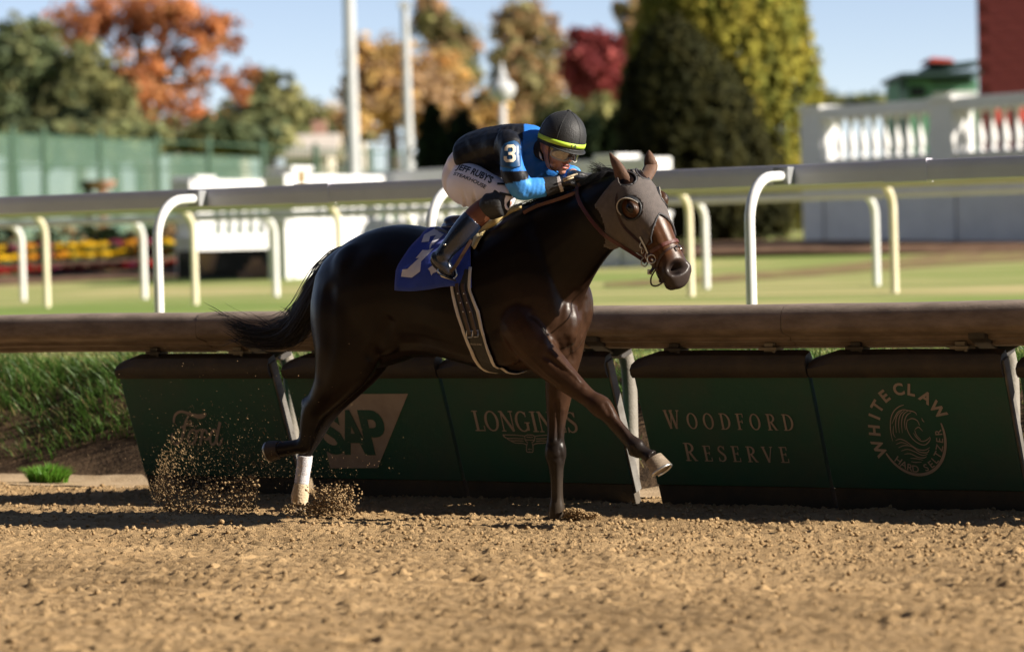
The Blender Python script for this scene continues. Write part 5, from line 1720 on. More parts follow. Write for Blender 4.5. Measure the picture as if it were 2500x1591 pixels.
# ---- hair
m_hair = pmat('black_horse_hair', (0.008, 0.007, 0.007), 0.45, spec=0.5)
def strands(name, paths, r0, r1, parent, mat=None, n=3):
    """thin tapering hairs; paths: list of point lists"""
    mb = MB()
    for p in paths:
        k = len(p)
        mb.tube(p, [r0 * (1 - (i / (k - 1)) ** 1.5) + r1 for i in range(k)], n, caps=False)
    base = base_of(parent)
    me = mb.mesh(name, base, fix=False)
    o = link_mesh(name, me, mat or m_hair, parent, True)
    return o
rt = random.Random(5)
tail_c = [F(818, 588), F(785, 610), F(750, 655), F(722, 708), F(690, 748), F(640, 772), F(585, 768), F(530, 745)]
tail_l = [F(815, 596), F(785, 640), F(752, 700), F(728, 745), F(700, 785), F(670, 806), F(630, 812), F(575, 803)]
tail_m = [F(816, 592), F(783, 625), F(748, 680), F(722, 728), F(694, 766), F(652, 790), F(610, 790), F(560, 775)]
paths = []
for i in range(950):
    k = rt.random() ** 0.9
    a = [p.lerp(q, k) for p, q in zip(tail_c, tail_l)]
    end = rt.uniform(0.55, 1.0) if rt.random() < 0.8 else 1.05
    jit = Vector((rt.gauss(0, 1), rt.gauss(0, 1), rt.gauss(0, 1)))
    jit2 = Vector((rt.gauss(0, 1), rt.gauss(0, 1), rt.gauss(0, 1)))
    m = max(4, int(len(a) * min(1, end) + 0.5))
    pts = []
    for j, p in enumerate(a[:m]):
        f = j / (len(a) - 1)
        sp = 0.020 + 0.040 * math.sin(math.pi * min(1, f * 1.15)) * (1 - 0.3 * f)
        pts.append(p + jit * sp * 0.55 + jit2 * (0.022 * f * f))
    paths.append(spline(pts, 2))
for i in range(60):
    b = rt.choice((tail_c, tail_m, tail_l))
    j = rt.randint(4, 7)
    st = b[j] + Vector((rt.gauss(0, .02), rt.gauss(0, .02), rt.gauss(0, .012)))
    d = -U * rt.uniform(.06, .16) + ZUP * rt.uniform(-.05, .08)
    paths.append([st, st + d * .5 + ZUP * .004, st + d])
strands('tail', paths, .0024, .0005, horse)
mb = MB()
limb(mb, [(p, r, r * 1.0) for p, r in zip([tail_c[0].lerp(tail_l[0], .5), tail_m[1], tail_m[2], tail_m[3], tail_m[4], tail_m[5]], (.032, .045, .050, .045, .030, .008))])
mb.build('tail_dock', m_hair, horse, smooth=True)
# mane on the crest, short, thrown back by the wind
crest = spline([F(1235, 488, .0), F(1290, 462, .02), F(1340, 443, .04), F(1390, 421, .07), F(1432, 404, .09), F(1470, 398, .10)], 10)
paths = []
for i in range(900):
    q = rt.random()
    p = crest[int(q * (len(crest) - 1))] + Vector((rt.gauss(0, .006), rt.gauss(0, .006), -0.012))
    side = rt.gauss(0.2, 1)
    d = -U * rt.uniform(.05, .13) + NH * (.050 * side) + ZUP * rt.uniform(-.02, .014)
    l = rt.uniform(.5, 1.1)
    paths.append([p, p + d * .45 * l + ZUP * .010, p + d * l - ZUP * .022 * abs(side)])
for i in range(45):                                                   # wisps lifted over the rider's hands
    p = Z2(rt.uniform(640, 790), rt.uniform(290, 350), .08)
    e = Z2(rt.uniform(500, 640), rt.uniform(195, 300), .08 + rt.uniform(-.04, .04))
    m1 = p.lerp(e, .5) + ZUP * rt.uniform(-.015, .015)
    paths.append(spline([p, m1, e], 3))
for i in range(60):
    p = Z2(rt.uniform(700, 830), rt.uniform(280, 380), .09)
    e = p - U * rt.uniform(.06, .16) + ZUP * rt.uniform(-.03, .03) + NH * rt.uniform(-.03, .04)
    paths.append([p, p.lerp(e, .5) + ZUP * .01, e])
strands('mane', paths, .0019, .0004, horse)
# ================================================================== HOOD, BRIDLE, SADDLE
m_hood = pmat('brown_mesh_hood', (0.105, 0.086, 0.079), 0.85, (0.080, 0.066, 0.061), scale=40, detail=3, bump=0.35, bscale=260, sheen=0.15)
m_bind = pmat('dark_binding', (0.035, 0.034, 0.038), 0.6, bump=0.2, bscale=200)
m_leather = pmat('oxblood_leather', (0.105, 0.030, 0.020), 0.38, (0.07, 0.022, 0.016), scale=18, bump=0.15, bscale=120)
m_leathd = pmat('dark_leather', (0.035, 0.016, 0.012), 0.4, (0.05, 0.024, 0.016), scale=18, bump=0.15, bscale=120)
m_metal = pmat('bit_steel', (0.62, 0.60, 0.56), 0.28, metal=1.0)
m_rubber = pmat('black_rubber', (0.012, 0.012, 0.013), 0.45)

def hsurf(y, phi, off=0.006, zc=-0.03):
    """on the head's skin at length y and angle phi (0 forehead, negative to the near cheek)"""
    c = HP(0, y, zc)
    d = (HD * math.cos(phi) + HL * math.sin(phi)).normalized()
    h = tree_h.ray_cast(c + d * 0.5, -d)
    return h[0] + h[1] * off
def near_skin(px, py, off=0.006):
    h = skin(px, py)
    if h[0] is None:
        return H(px, py, .12)
    return h[0] + h[1] * off
def q2(x, y): return (1300 + x / 3.83, 340 + y / 3.83)

# ---- hood: shell lifted off the head skin, eye holes left open
hoodroot = horse
EYEC = HP(-.112, .168, .030)
EYEF = HP(.112, .168, .030)
def front_edge(ax):
    return 0.262 + 0.11 * np.clip(ax / 0.09, 0, 1) ** 1.1
def rear_edge(az):
    return -0.012 + 0.34 * np.clip(-az - 0.03, 0, 0.3)
bm = bmesh.new()
bm.from_mesh(hme)
bm.verts.ensure_lookup_table()
ok = np.zeros(len(W), bool)
edge_y = front_edge(np.abs(hx))
dn = np.sqrt(((W - np.array(EYEC)) ** 2).sum(1)); df = np.sqrt(((W - np.array(EYEF)) ** 2).sum(1))
e1 = np.sqrt(((W - np.array(HP(-.050, .018, .062))) ** 2).sum(1)); e2 = np.sqrt(((W - np.array(HP(.050, .018, .062))) ** 2).sum(1))
ok = isH & (hy > rear_edge(hz_)) & (hy < edge_y) & (hz_ > -0.30) & (dn > .058) & (df > .058) & (e1 > .040) & (e2 > .040)
fl = [v for i, v in enumerate(bm.verts) if not ok[i]]
bmesh.ops.delete(bm, geom=fl, context='VERTS')
for v in bm.verts:
    if v.is_boundary:                                  # trim the ragged rear and front edges to clean lines
        q_ = (v.co + horse_base - P0) / HS
        yy_ = q_.dot(HA); xx_ = abs(q_.dot(HL))
        for tgt in (float(rear_edge(np.array(q_.dot(HD)))), float(front_edge(np.array(xx_)))):
            if abs(yy_ - tgt) < 0.013:
                v.co += HA * ((tgt - yy_) * HS)
                break
bm.normal_update()
for v in bm.verts:
    v.co += v.normal * 0.0055
hm = bpy.data.meshes.new('eye_hood')
bm.to_mesh(hm); bm.free()
hm.materials.clear()
ho = link_mesh('eye_hood', hm, m_hood, horse, True)
ho['label'] = 'brown mesh hood with round eye openings over the horse\'s head'
md = ho.modifiers.new('s', 'SOLIDIFY'); md.thickness = 0.0035; md.offset = 0
hm.color_attributes.remove(hm.color_attributes[0]) if hm.color_attributes else None
# binding along the front edge
path = [hsurf(float(front_edge(np.array(abs(0.09 * k / 10)))), rad(6.6 * k), 0.007) for k in range(-12, 13)]
MB().tube(path, .0062, 8, flat=0.6).build('hood_binding', m_bind, ho, smooth=True)
# eye rims: a dark roll right round, and a pale half cup behind the eye
for sx, ec in ((-1, EYEC), (1, EYEF)):
    ring = []
    for k in range(37):
        a = 2 * math.pi * k / 36
        od = (HL * sx * .86 + HD * .5).normalized()
        e1_ = HA; e2_ = od.cross(HA).normalized()
        if e2_.dot(HD) < 0: e2_ = -e2_
        lo, hi = .03, .09
        for _ in range(14):
            mid_ = (lo + hi) / 2
            h = tree_h.ray_cast(ec + (e1_ * math.cos(a) + e2_ * math.sin(a)) * mid_ + od * .25, -od)
            if h[0] is None or (h[0] - ec).length > .0585: hi = mid_
            else: lo = mid_
        ring.append((h[0] if h[0] is not None else ec) + od * .006)
    MB().tube(ring, .0050, 8).build('eye_rim', m_rubber, ho, smooth=True)
    cup = MB()
    rings = []
    dep = .030 if sx < 0 else .016
    for k in range(19):
        i_ = 9 + k                                   # the half behind the eye
        a = 2 * math.pi * i_ / 36
        rd = HA * math.cos(a) + HD * math.sin(a)
        p = ring[i_]
        out = HL * sx * (dep * math.sin(math.pi * (k + 1) / 20) ** .6)
        rings.append([p, p + out * .6 - rd * .004, p + out, p + out + rd * .004, p + out * .6 + rd * .004, p + rd * .006])
    cup.loft(rings)
    cup.build('eye_cup', m_rubber, ho, smooth=True, angle=60)
    MB().tube([r[2] for r in rings], .0032, 6).build('cup_piping', pmat('pale_piping', (0.42, 0.38, 0.33), 0.6), ho, smooth=True)
# ear hole rolls
for sx in (-1, 1):
    c = HP(sx * .050, .018, .062)
    ring = []
    for k in range(21):
        a = 2 * math.pi * k / 20
        q = c + (HA * math.cos(a) * .040 + HL * math.sin(a) * .038)
        h = tree_h.ray_cast(q + HD * .2, -HD)
        ring.append((h[0] if h[0] is not None else q) + HD * .006)
    MB().tube(ring, .005, 6).build('ear_hole_binding', m_bind, ho, smooth=True)

# ---- bridle
bridle = thing('bridle', HP(0, .3, 0), 'brown leather bridle with steel bit rings on the horse\'s head', 'bridle')
def strap(name, pts, wid, th, mat, parent, nrm=None):
    """flat strap through points; nrm: function giving the outward direction"""
    mb = MB()
    P = spline(pts, 4)
    rings = []
    for i, p in enumerate(P):
        t = (P[min(i + 1, len(P) - 1)] - P[max(i - 1, 0)]).normalized()
        o = nrm(p) if nrm else (EYE - p).normalized()
        o = (o - t * o.dot(t)).normalized()
        s = t.cross(o)
        rings.append([p + s * wid / 2, p + s * wid * .42 + o * th, p - s * wid * .42 + o * th, p - s * wid / 2, p - s * wid * .42 - o * th * .4, p + s * wid * .42 - o * th * .4])
    mb.loft(rings)
    return mb.build(name, mat, parent, smooth=True, angle=50)
hn = lambda p: (p - HP(0, (p - P0).dot(HA) / HS, -.04)).normalized()
strap('noseband', [hsurf(.405 + .012 * math.cos(rad(a)), rad(a), .004, -.05) for a in range(-165, 200, 15)], .021, .004, m_leather, bridle, hn)
strap('flash_strap', [hsurf(.445 + .045 * (1 - math.cos(rad(a))) , rad(a), .004, -.05) for a in range(-165, 200, 15)], .013, .003, m_leathd, bridle, hn)
tube_ = MB().tube([hsurf(.447, rad(8), .012), hsurf(.452, rad(16), .022), hsurf(.470, rad(18), .022), hsurf(.470, rad(10), .012), hsurf(.447, rad(8), .012)], .0028, 6)
tube_.build('buckle', m_metal, bridle, smooth=True)
strap('cheekpiece', [near_skin(*q2(905, 300), .010), near_skin(*q2(800, 560), .012), near_skin(*q2(850, 780), .012), near_skin(*q2(960, 900), .012), near_skin(*q2(1050, 1000), .010), near_skin(*q2(1125, 1090), .010)], .014, .003, m_leathd, bridle)
strap('cheekpiece', [near_skin(*q2(1020, 905), .014), near_skin(*q2(1060, 980), .014), near_skin(*q2(1095, 1060), .013)], .008, .003, m_metal, bridle)
def ring3(c, a, b, r, tr, n=20):
    return MB().tube([c + (a * math.cos(2 * math.pi * k / n) + b * math.sin(2 * math.pi * k / n)) * r for k in range(n + 1)], tr, 6)
tc_ = (EYE - P0).normalized()
bp = near_skin(*q2(1132, 1112), .014)
ring3(bp, RGT, UPV, .021, .0036).build('bit_ring', m_metal, bridle, smooth=True)
bp2 = near_skin(*q2(1072, 1128), .018)
ring3(bp2, RGT * .8, UPV * 1.1, .019, .0032).build('rein_ring', m_metal, bridle, smooth=True)
for x, y in ((1030, 985), (1048, 1030), (1085, 1075)):
    c = near_skin(*q2(x, y), .013)
    ring3(c, RGT * .5 + UPV * .3, UPV, .013, .0026, 12).build('chain_link', m_metal, bridle, smooth=True)
bit = [near_skin(*q2(1132, 1112), .012), HP(-.04, .47, -.10), HP(.04, .47, -.10), HP(.085, .47, -.10)]
MB().tube(bit, .0055, 8).build('bit', m_metal, bridle, smooth=True)
# chin loop and curb straps
lp = near_skin(*q2(1185, 1200), .010)
wq = ((lp - ORG).dot(M)); wl = T_HORSE - wq
MB().tube(spline([lp, Z2(1140, 1235, wl), Z2(1108, 1300, wl), Z2(1115, 1360, wl), Z2(1165, 1368, wl), Z2(1230, 1330, wl)], 6), .0042, 8).build('chin_loop', m_leathd, bridle, smooth=True)
strap('curb_strap', [near_skin(*q2(1140, 1140), .010), near_skin(*q2(1150, 1190), .012), Z2(1110, 1235, wl), Z2(1092, 1255, wl)], .016, .004, m_leathd, bridle)
MB().box(Z2(1095, 1240, wl), RGT * .011, UPV * .013, tc_ * .004).build('curb_buckle', m_metal, bridle, bevel=.002)
# reins, near side along the neck to the rider's hand
def q1(x, y): return (1000 + x / 2.89, 230 + y / 2.89)
rp = [bp2 + RGT * .008, near_skin(*q2(1000, 1105), .020), near_skin(*q2(850, 1010), .022), near_skin(*q2(700, 890), .020), near_skin(*q2(590, 780), .018), near_skin(*q2(500, 660), .016), near_skin(*q2(445, 560), .015), near_skin(*q2(432, 470), .014), near_skin(*q2(445, 420), .02)]
strap('rein', rp, .019, .003, m_leather, bridle)
fr = [HP(.10, .47, -.10), HP(.13, .36, -.16), F(1440, 470, -.10), F(1400, 430, -.06), F(1380, 425, .0)]
strap('rein', fr, .019, .003, m_leather, bridle)
strap('rein', [F(1385, 440, .10), F(1340, 458, .13), F(1300, 472, .13), F(1262, 484, .12), F(1230, 500, .14)], .019, .003, m_leather, bridle)

# ---- saddle cloth, girth, saddle: wrapped round the barrel
AXZ = 1.08
def around(s, phi, off):
    """barrel skin at length s; phi 0 up, positive to the viewer's side"""
    c = RW(s, T_HORSE, AXZ)
    d = NH * math.sin(phi) + ZUP * math.cos(phi)
    h = tree_h.ray_cast(c + d * 0.9, -d)
    p, nn = h[0], h[1]
    return p + nn * off
def phi_s(px, py):
    p = skp(px, py)
    s, t = ST(p)
    return math.atan2(T_HORSE - t, p.z - AXZ), s
m_cloth = pmat('royal_blue_cloth', (0.008, 0.040, 0.36), 0.75, (0.007, 0.032, 0.27), scale=7, detail=5, bump=0.25, bscale=30, sheen=0.2)
m_num = pmat('white_cloth_number', (0.66, 0.65, 0.70), 0.75, (0.56, 0.55, 0.60), scale=9, bump=0.2, bscale=40)
def zA(x, y): return (940 + x / 5.892, 480 + y / 5.892)
rear = [phi_s(*zA(700, 440)), phi_s(*zA(520, 640)), phi_s(*zA(330, 860)), phi_s(*zA(205, 1050)), phi_s(*zA(190, 1300))]
front = [phi_s(*zA(1330, 480)), phi_s(*zA(1270, 640)), phi_s(*zA(1250, 850)), phi_s(*zA(1245, 1050)), phi_s(*zA(1260, 1320))]
def fit(tab, phi):
    """s at phi, straight between samples, flat beyond them"""
    tab = sorted(tab)
    ph = [q[0] for q in tab]; sv = [q[1] for q in tab]
    return float(np.interp(phi, ph, sv))
PB = max(rear[-1][0], front[-1][0])
def drape(name, tr, tf, pb, off, mat, parent, nphi=34, nsx=18, flare=0.0):
    grid = []
    for i in range(nphi + 1):
        phi = -pb + 2 * pb * i / nphi
        a, b = fit(tr, abs(phi)), fit(tf, abs(phi))
        row = []
        for j in range(nsx + 1):
            f = j / nsx
            ph = phi
            rip = 0.006 * math.sin(f * 13 + phi * 4) * min(1, abs(phi))
            lift = flare * max(0, 1 - f * 5) * abs(phi)
            row.append(around(a + (b - a) * f, ph * (1 + 0.02 * math.sin(f * 6)), off + rip + lift))
        grid.append(row)
    mb = MB()
    mb.loft(grid, caps=False, closed=False)
    o = mb.build(name, mat, parent, smooth=True)
    md = o.modifiers.new('s', 'SOLIDIFY'); md.thickness = 0.004
    return o, grid
scl = thing('saddle_cloth', RW(ST(F(1030, 600))[0], T_HORSE, 1.4), 'royal blue saddle cloth with a white number under the saddle', 'saddle cloth')
so, cgrid = drape('cloth', rear, front, PB, .016, m_cloth, scl, flare=.02)
cv = [p for row in cgrid for p in row]
nn_ = len(cgrid[0])
ctree = BVHTree.FromPolygons([tuple(p) for p in cv], [(i * nn_ + j, i * nn_ + j + 1, (i + 1) * nn_ + j + 1, (i + 1) * nn_ + j) for i in range(len(cgrid) - 1) for j in range(nn_ - 1)])
def project(pts_px, faces, tree, off, sub=2):
    """a flat shape given in photo pixels laid onto a surface as seen by the photographer's side"""
    bm = bmesh.new()
    vs = [bm.verts.new((x, y, 0)) for x, y in pts_px]
    for f in faces:
        try: bm.faces.new([vs[i] for i in f])
        except ValueError: pass
    bm.normal_update()
    bmesh.ops.triangulate(bm, faces=bm.faces)
    for _ in range(sub):
        bmesh.ops.subdivide_edges(bm, edges=bm.edges, cuts=1, use_grid_fill=True)
        bmesh.ops.triangulate(bm, faces=bm.faces)
    bm.verts.ensure_lookup_table()
    out, keep = [], []
    for v in bm.verts:
        d = raydir(v.co.x, v.co.y).normalized()
        h = tree.ray_cast(EYE, d)
        keep.append(h[0] is not None)
        out.append(EYE + d * ((h[0] - EYE).length - off) if h[0] is not None else EYE + d * 17)
    bm.verts.index_update()
    fc = [tuple(v.index for v in f.verts) for f in bm.faces if all(keep[v.index] for v in f.verts)]
    bm.free()
    return out, fc
mb = MB()
for poly in ([(525, 655), (562, 545), (725, 452), (770, 505), (850, 540), (740, 640), (700, 690), (680, 690), (640, 760), (640, 700), (700, 600), (735, 552), (650, 570), (630, 645)],
             [(440, 885), (540, 765), (615, 770), (700, 740), (620, 830), (520, 930), (505, 1075), (385, 1165), (230, 1150), (250, 1048), (320, 1040), (490, 880)],
             [(615, 1035), (690, 985), (740, 1060), (735, 1085), (690, 1100), (665, 1135), (645, 1070)]):
    n = len(poly)
    px = [zA(*q) for q in poly]
    v, f = project(px, [tuple(range(n))], ctree, .0065, 2)
    mb.add(v, f)
o = mb.build('number', m_num, scl)
o['label'] = 'white block number partly hidden by the boot'

sad = thing('racing_saddle', RW(ST(F(1100, 540))[0], T_HORSE, 1.5), 'small dark blue racing saddle with black girth and stirrup', 'saddle')
m_navy = pmat('navy_saddle_leather', (0.020, 0.032, 0.085), 0.28, (0.014, 0.022, 0.06), scale=12, bump=0.1, bscale=80, coat=0.3)
m_cream = None
mb = MB()
def zA3(x, y, w): return H(*zA(x, y), w)
mb.ball(zA3(1040, 350, .02), U * .055 + ZUP * .004, M * .10, ZUP * .030 - U * .012)
mb.ball(zA3(1120, 420, .02), U * .12, M * .11, ZUP * .030)
mb.ball(zA3(1300, 400, .02), U * .12, M * .10, ZUP * .035)
sme = remesh(mb, 'seat', .007, 6, .5, base_of(sad))
link_mesh('seat', sme, m_navy, sad)
gir_r = [phi_s(*q) for q in (zA(960, 1230), (1112, 742), (1130, 800), (1150, 850), (1172, 890))]
gir_f = [phi_s(*q) for q in (zA(1240, 1330), (1172, 760), (1186, 820), (1204, 868), (1236, 898))]
def girth_band(name, f0, f1, off, mat, phi0=0.9, th=.003):
    rows = []
    lim = max(gir_r)[0]
    for i in range(64):
        phi = phi0 + (2 * math.pi - 2 * phi0) * i / 63
        q = phi if phi <= math.pi else 2 * math.pi - phi
        a, b = fit(gir_r, q), fit(gir_f, q)
        rows.append([around(a + (b - a) * f, phi, off + (0.0 if j in (0, 4) else th)) for j, f in enumerate(np.linspace(f0, f1, 5))])
    mb = MB()
    mb.loft(rows, caps=False, closed=False)
    o = mb.build(name, mat, sad, smooth=True)
    md = o.modifiers.new('s', 'SOLIDIFY'); md.thickness = .004; md.offset = 0
    return o
m_edge = pmat('pale_girth_edge', (0.60, 0.56, 0.52), 0.7, (0.50, 0.46, 0.42), scale=12, bump=0.2, bscale=120)
m_girth = pmat('black_girth', (0.012, 0.012, 0.013), 0.55, (0.02, 0.019, 0.018), scale=14, bump=0.2, bscale=90)
girth_band('girth', 0.10, 0.90, .010, m_girth)
girth_band('girth_edging', -0.02, 0.12, .013, m_edge)
girth_band('girth_edging', 0.88, 1.02, .013, m_edge)
# girth straps with punched holes and buckles
for k in (0.36, 0.66):
    pts = []
    for i in range(12):
        phi = 1.15 + 0.85 * i / 11
        a, b = fit(gir_r, phi), fit(gir_f, phi)
        pts.append(around(a + (b - a) * k, phi, .020))
    strap('girth_strap', pts, .022, .003, m_leathd, sad, lambda p: NH)
    for i in (2, 4, 6):
        MB().ball(pts[i] + NH * .004, U * .004, NH * .002, ZUP * .004, 8, 6).build('strap_hole', m_metal, sad, smooth=True)
    c = pts[-1]
    mb = MB().tube([c + (U * a + ZUP * b) * .016 + NH * .006 for a, b in ((-1, -1), (1, -1), (1, 1), (-1, 1), (-1, -1))], .003, 6)
    mb.build('girth_buckle', m_metal, sad, smooth=True)
# small maker's print on the girth
v, f = text_mesh('ZILCO OVER', .06, 1.0, 0, 'CENTER')
gt = BVHTree.FromPolygons([tuple(p) for p in W], [tuple(p.vertices) for p in hme.polygons])
mb = MB()
px = [(1162 + x * 80, 840 + 2 - y * 80 + x * 6) for x, y in v]
vv, ff = project(px, f, gt, .020, 0)
mb.add(vv, ff)
mb.build('print', m_edge, sad)
# cream chamois rolled over the front of the saddle
m_cham = pmat('cream_chamois', (0.62, 0.49, 0.22), 0.85, (0.52, 0.40, 0.17), scale=8, bump=0.3, bscale=40, sheen=0.2)
zB = lambda x, y: (769 + x * 1042 / 1370.0, 138 + y * 664 / 873.0)
up_ = [(668, 478), (625, 490), (580, 516), (542, 536), (522, 548), (516, 575), (508, 612)]
dn_ = [(668, 494), (634, 508), (592, 536), (560, 558), (546, 572), (532, 596), (516, 622)]
rows = []
for (x0, y0), (x1, y1) in zip(up_, dn_):
    row = []
    for k in range(6):
        f = k / 5
        p = near_skin(*zB(x0 + (x1 - x0) * f, y0 + (y1 - y0) * f), .012)
        row.append(p + tc_ * (.020 * math.sin(math.pi * f) + .008))
    rows.append(row)
rows = [list(r) for r in zip(*[spline([r[k] for r in rows], 3) for k in range(6)])]
mb = MB()
mb.loft(rows, caps=False, closed=False)
o = mb.build('chamois', m_cham, sad, smooth=True)
md = o.modifiers.new('s', 'SOLIDIFY'); md.thickness = .006; md.offset = 0
# stirrup iron and leather
stp = zA3(880, 1130, .36)
strap('stirrup_leather', [zA3(1240, 620, .33), zA3(1120, 820, .35), zA3(1010, 1000, .36), zA3(930, 1090, .36)], .018, .003, m_leathd, sad)
MB().tube([stp + RGT * a + UPV * b + tc_ * c for a, b, c in ((.045, .035, 0), (.052, .0, 0), (.035, -.022, 0), (-.02, -.005, .01), (-.045, .022, .01), (-.03, .045, 0))], .0055, 8).build('stirrup', m_metal, sad, smooth=True)
MB().box(stp + RGT * .005 - UPV * .010, RGT * .045 - UPV * .018, UPV * .004, tc_ * .018).build('stirrup_tread', m_rubber, sad, bevel=.003)
# overgirth tail sticking out behind the boot
strap('loose_strap', [zA3(725, 452, .25), zA3(800, 480, .27), zA3(900, 520, .29)], .014, .003, m_rubber, sad)
# ================================================================== THE RIDER
pb = RW(ST(F(1150, 420))[0], T_HORSE, 1.4)
person = thing('person', pb, 'jockey in black and blue silks, white breeches and black cap crouched over the horse\'s neck', 'person')
m_skin = pmat('skin', (0.46, 0.24, 0.17), 0.5, (0.40, 0.19, 0.13), scale=25, bump=0.1, bscale=200, spec=0.4)
m_silk = pmat('racing_silk', (1, 1, 1), 0.5, (0.86, 0.86, 0.88), scale=6, detail=6, bump=0.45, bscale=22, attr='col', spec=0.3)
m_breech = pmat('white_breeches', (0.86, 0.81, 0.86), 0.7, (0.80, 0.75, 0.80), scale=4, detail=6, bump=0.45, bscale=16, stretch=(1, 1, 0.4))
m_boot = pmat('navy_boot', (0.012, 0.020, 0.045), 0.22, (0.009, 0.014, 0.030), scale=10, bump=0.12, bscale=60, coat=0.4)
m_sock = pmat('brown_boot_cuff', (0.16, 0.055, 0.030), 0.6, (0.12, 0.042, 0.024), scale=8, bump=0.2, bscale=60)
m_blk = pmat('black_fabric', (0.012, 0.012, 0.013), 0.6, (0.018, 0.018, 0.019), scale=12, bump=0.25, bscale=80)
m_cap = pmat('black_cap_cover', (0.0075, 0.0075, 0.008), 0.6, (0.010, 0.010, 0.0105), scale=10, bump=0.3, bscale=160, sheen=0.04)
m_lime = pmat('lime_band', (0.50, 0.72, 0.05), 0.55, (0.45, 0.66, 0.05), scale=9)
m_glove = pmat('black_glove', (0.014, 0.013, 0.013), 0.5, (0.022, 0.020, 0.019), scale=18, bump=0.3, bscale=120)
BLUE, BLUE2, BLACK = np.array((0.030, 0.20, 0.66)), np.array((0.06, 0.30, 0.78)), np.array((0.007, 0.007, 0.009))

# ---- joints
hipN, hipF = Z3(370, 960, .10), Z3(390, 950, -.12)
kneeN, kneeF = Z3(905, 1275, .25), Z3(960, 1290, -.25)
ankN, ankF = H(*zA(850, 800), .36), H(*zA(900, 800), -.36)
shN, shF = Z3(1010, 580, .19), Z3(1330, 560, -.18)
elN, wrN, haN = Z3(1120, 1130, .24), Z3(1560, 1090, .13), Z3(1760, 1040, .09)
elF, wrF, haF = Z3(1690, 960, -.18), Z3(1790, 940, -.05), Z3(1900, 960, .0)
# head frame
FW = Vector((0.55, -0.77, -0.30)).normalized()
HU = Vector((0.06, 0.10, 1.0)); HU = (HU - FW * HU.dot(FW)).normalized()
HR = FW.cross(HU)                                   # the rider's right, towards the left of the picture
HC = Z3(1615, 605, .06)                             # middle of the skull
def JP(r, f, u): return HC + HR * r + FW * f + HU * u

# ---- body: one continuous skin with the head, face and hands
jb = MB()
def jl(mb, pts, n=14, sub=3): limb(mb, pts, n, sub)
jl(jb, [(Z3(470, 930, .0), .04, .06), (Z3(520, 780, .0), .085, .105), (Z3(760, 620, .0), .105, .13), (Z3(1010, 590, .0), .085, .13), (Z3(1220, 610, .01), .060, .085), (Z3(1380, 590, .03), .05, .052), (Z3(1500, 590, .05), .047, .05)])
for h, k, a in ((hipN, kneeN, ankN), (hipF, kneeF, ankF)):
    jl(jb, [(h, .05, .05), (h.lerp(k, .5), .05, .045), (k, .030, .03), (k.lerp(a, .35) + (NH if h is hipN else -NH) * .02, .034, .034), (a, .028, .028)])
for s_, e_, w_, r in ((shN, elN, wrN, 1), (shF, elF, wrF, 1)):
    jl(jb, [(s_, .048, .048), (s_.lerp(e_, .5), .043, .043), (e_, .038, .038), (e_.lerp(w_, .5), .034, .034), (w_, .026, .026)])
# skull and face
rings = []
fc = [(-.125, .020, .018, -.01), (-.112, .040, .042, .0), (-.090, .052, .062, .0), (-.060, .060, .078, -.003), (-.025, .066, .088, -.008), (.010, .071, .094, -.012), (.045, .074, .097, -.014), (.080, .071, .092, -.014), (.110, .056, .072, -.012), (.130, .028, .036, -.010)]
for u, w, d, off in fc:
    rings.append([JP(w * math.sin(2 * math.pi * k / 24), off + d * math.cos(2 * math.pi * k / 24) * (1.0 if math.cos(2 * math.pi * k / 24) > 0 else 1.0), u) for k in range(24)])
jb.loft(rings)
jb.ball(JP(0, .066, -.108), HR * .022, FW * .020, HU * .018)           # chin
jb.ball(JP(0, .086, -.020), HR * .012, FW * .016, HU * .030)           # nose bridge
jb.ball(JP(0, .100, -.040), HR * .015, FW * .018, HU * .014)           # nose tip
for sx in (-1, 1):
    jb.ball(JP(sx * .013, .088, -.045), HR * .010, FW * .012, HU * .009)
    jb.ball(JP(sx * .042, .058, -.030), HR * .022, FW * .022, HU * .022)   # cheekbone
    jb.ball(JP(sx * .030, .070, .018), HR * .030, FW * .018, HU * .012)    # brow
    jb.ball(JP(sx * .045, .020, -.085), HR * .016, FW * .04, HU * .016)    # jaw
    jb.ball(JP(sx * .074, -.012, -.012), HR * .010, FW * .020, HU * .032)  # ear
jb.ball(JP(0, .079, -.069), HR * .024, FW * .011, HU * .0065)          # upper lip
jb.ball(JP(0, .076, -.086), HR * .021, FW * .012, HU * .0075)          # lower lip
bme = remesh(jb, 'body', .0058, 4, .5, pb)
V, N = mesh_arrays(bme)
link_mesh('body', bme, m_skin, person)
m_lip = pmat('lips', (0.42, 0.13, 0.10), 0.4)
m_mouth = pmat('open_mouth', (0.05, 0.012, 0.010), 0.5)
MB().ball(JP(0, .0885, -.0690), HR * .0235, FW * .0065, HU * .0050, 14, 8).build('upper_lip', m_lip, person, smooth=True)
MB().ball(JP(0, .0870, -.0858), HR * .0205, FW * .0070, HU * .0062, 14, 8).build('lower_lip', m_lip, person, smooth=True)
MB().ball(JP(0, .0870, -.0770), HR * .0185, FW * .0055, HU * .0050, 14, 8).build('mouth', m_mouth, person, smooth=True)
m_white = pmat('eye_white', (0.7, 0.66, 0.62), 0.2)
for sx in (-1, 1):
    e = MB().ball(JP(sx * .031, .074, -.004), HR * .012, FW * .011, HU * .010).build('eye', m_white, person, smooth=True)
    MB().ball(JP(sx * .031, .0825, -.004), HR * .005, FW * .003, HU * .005).build('iris', m_eye, e, smooth=True)

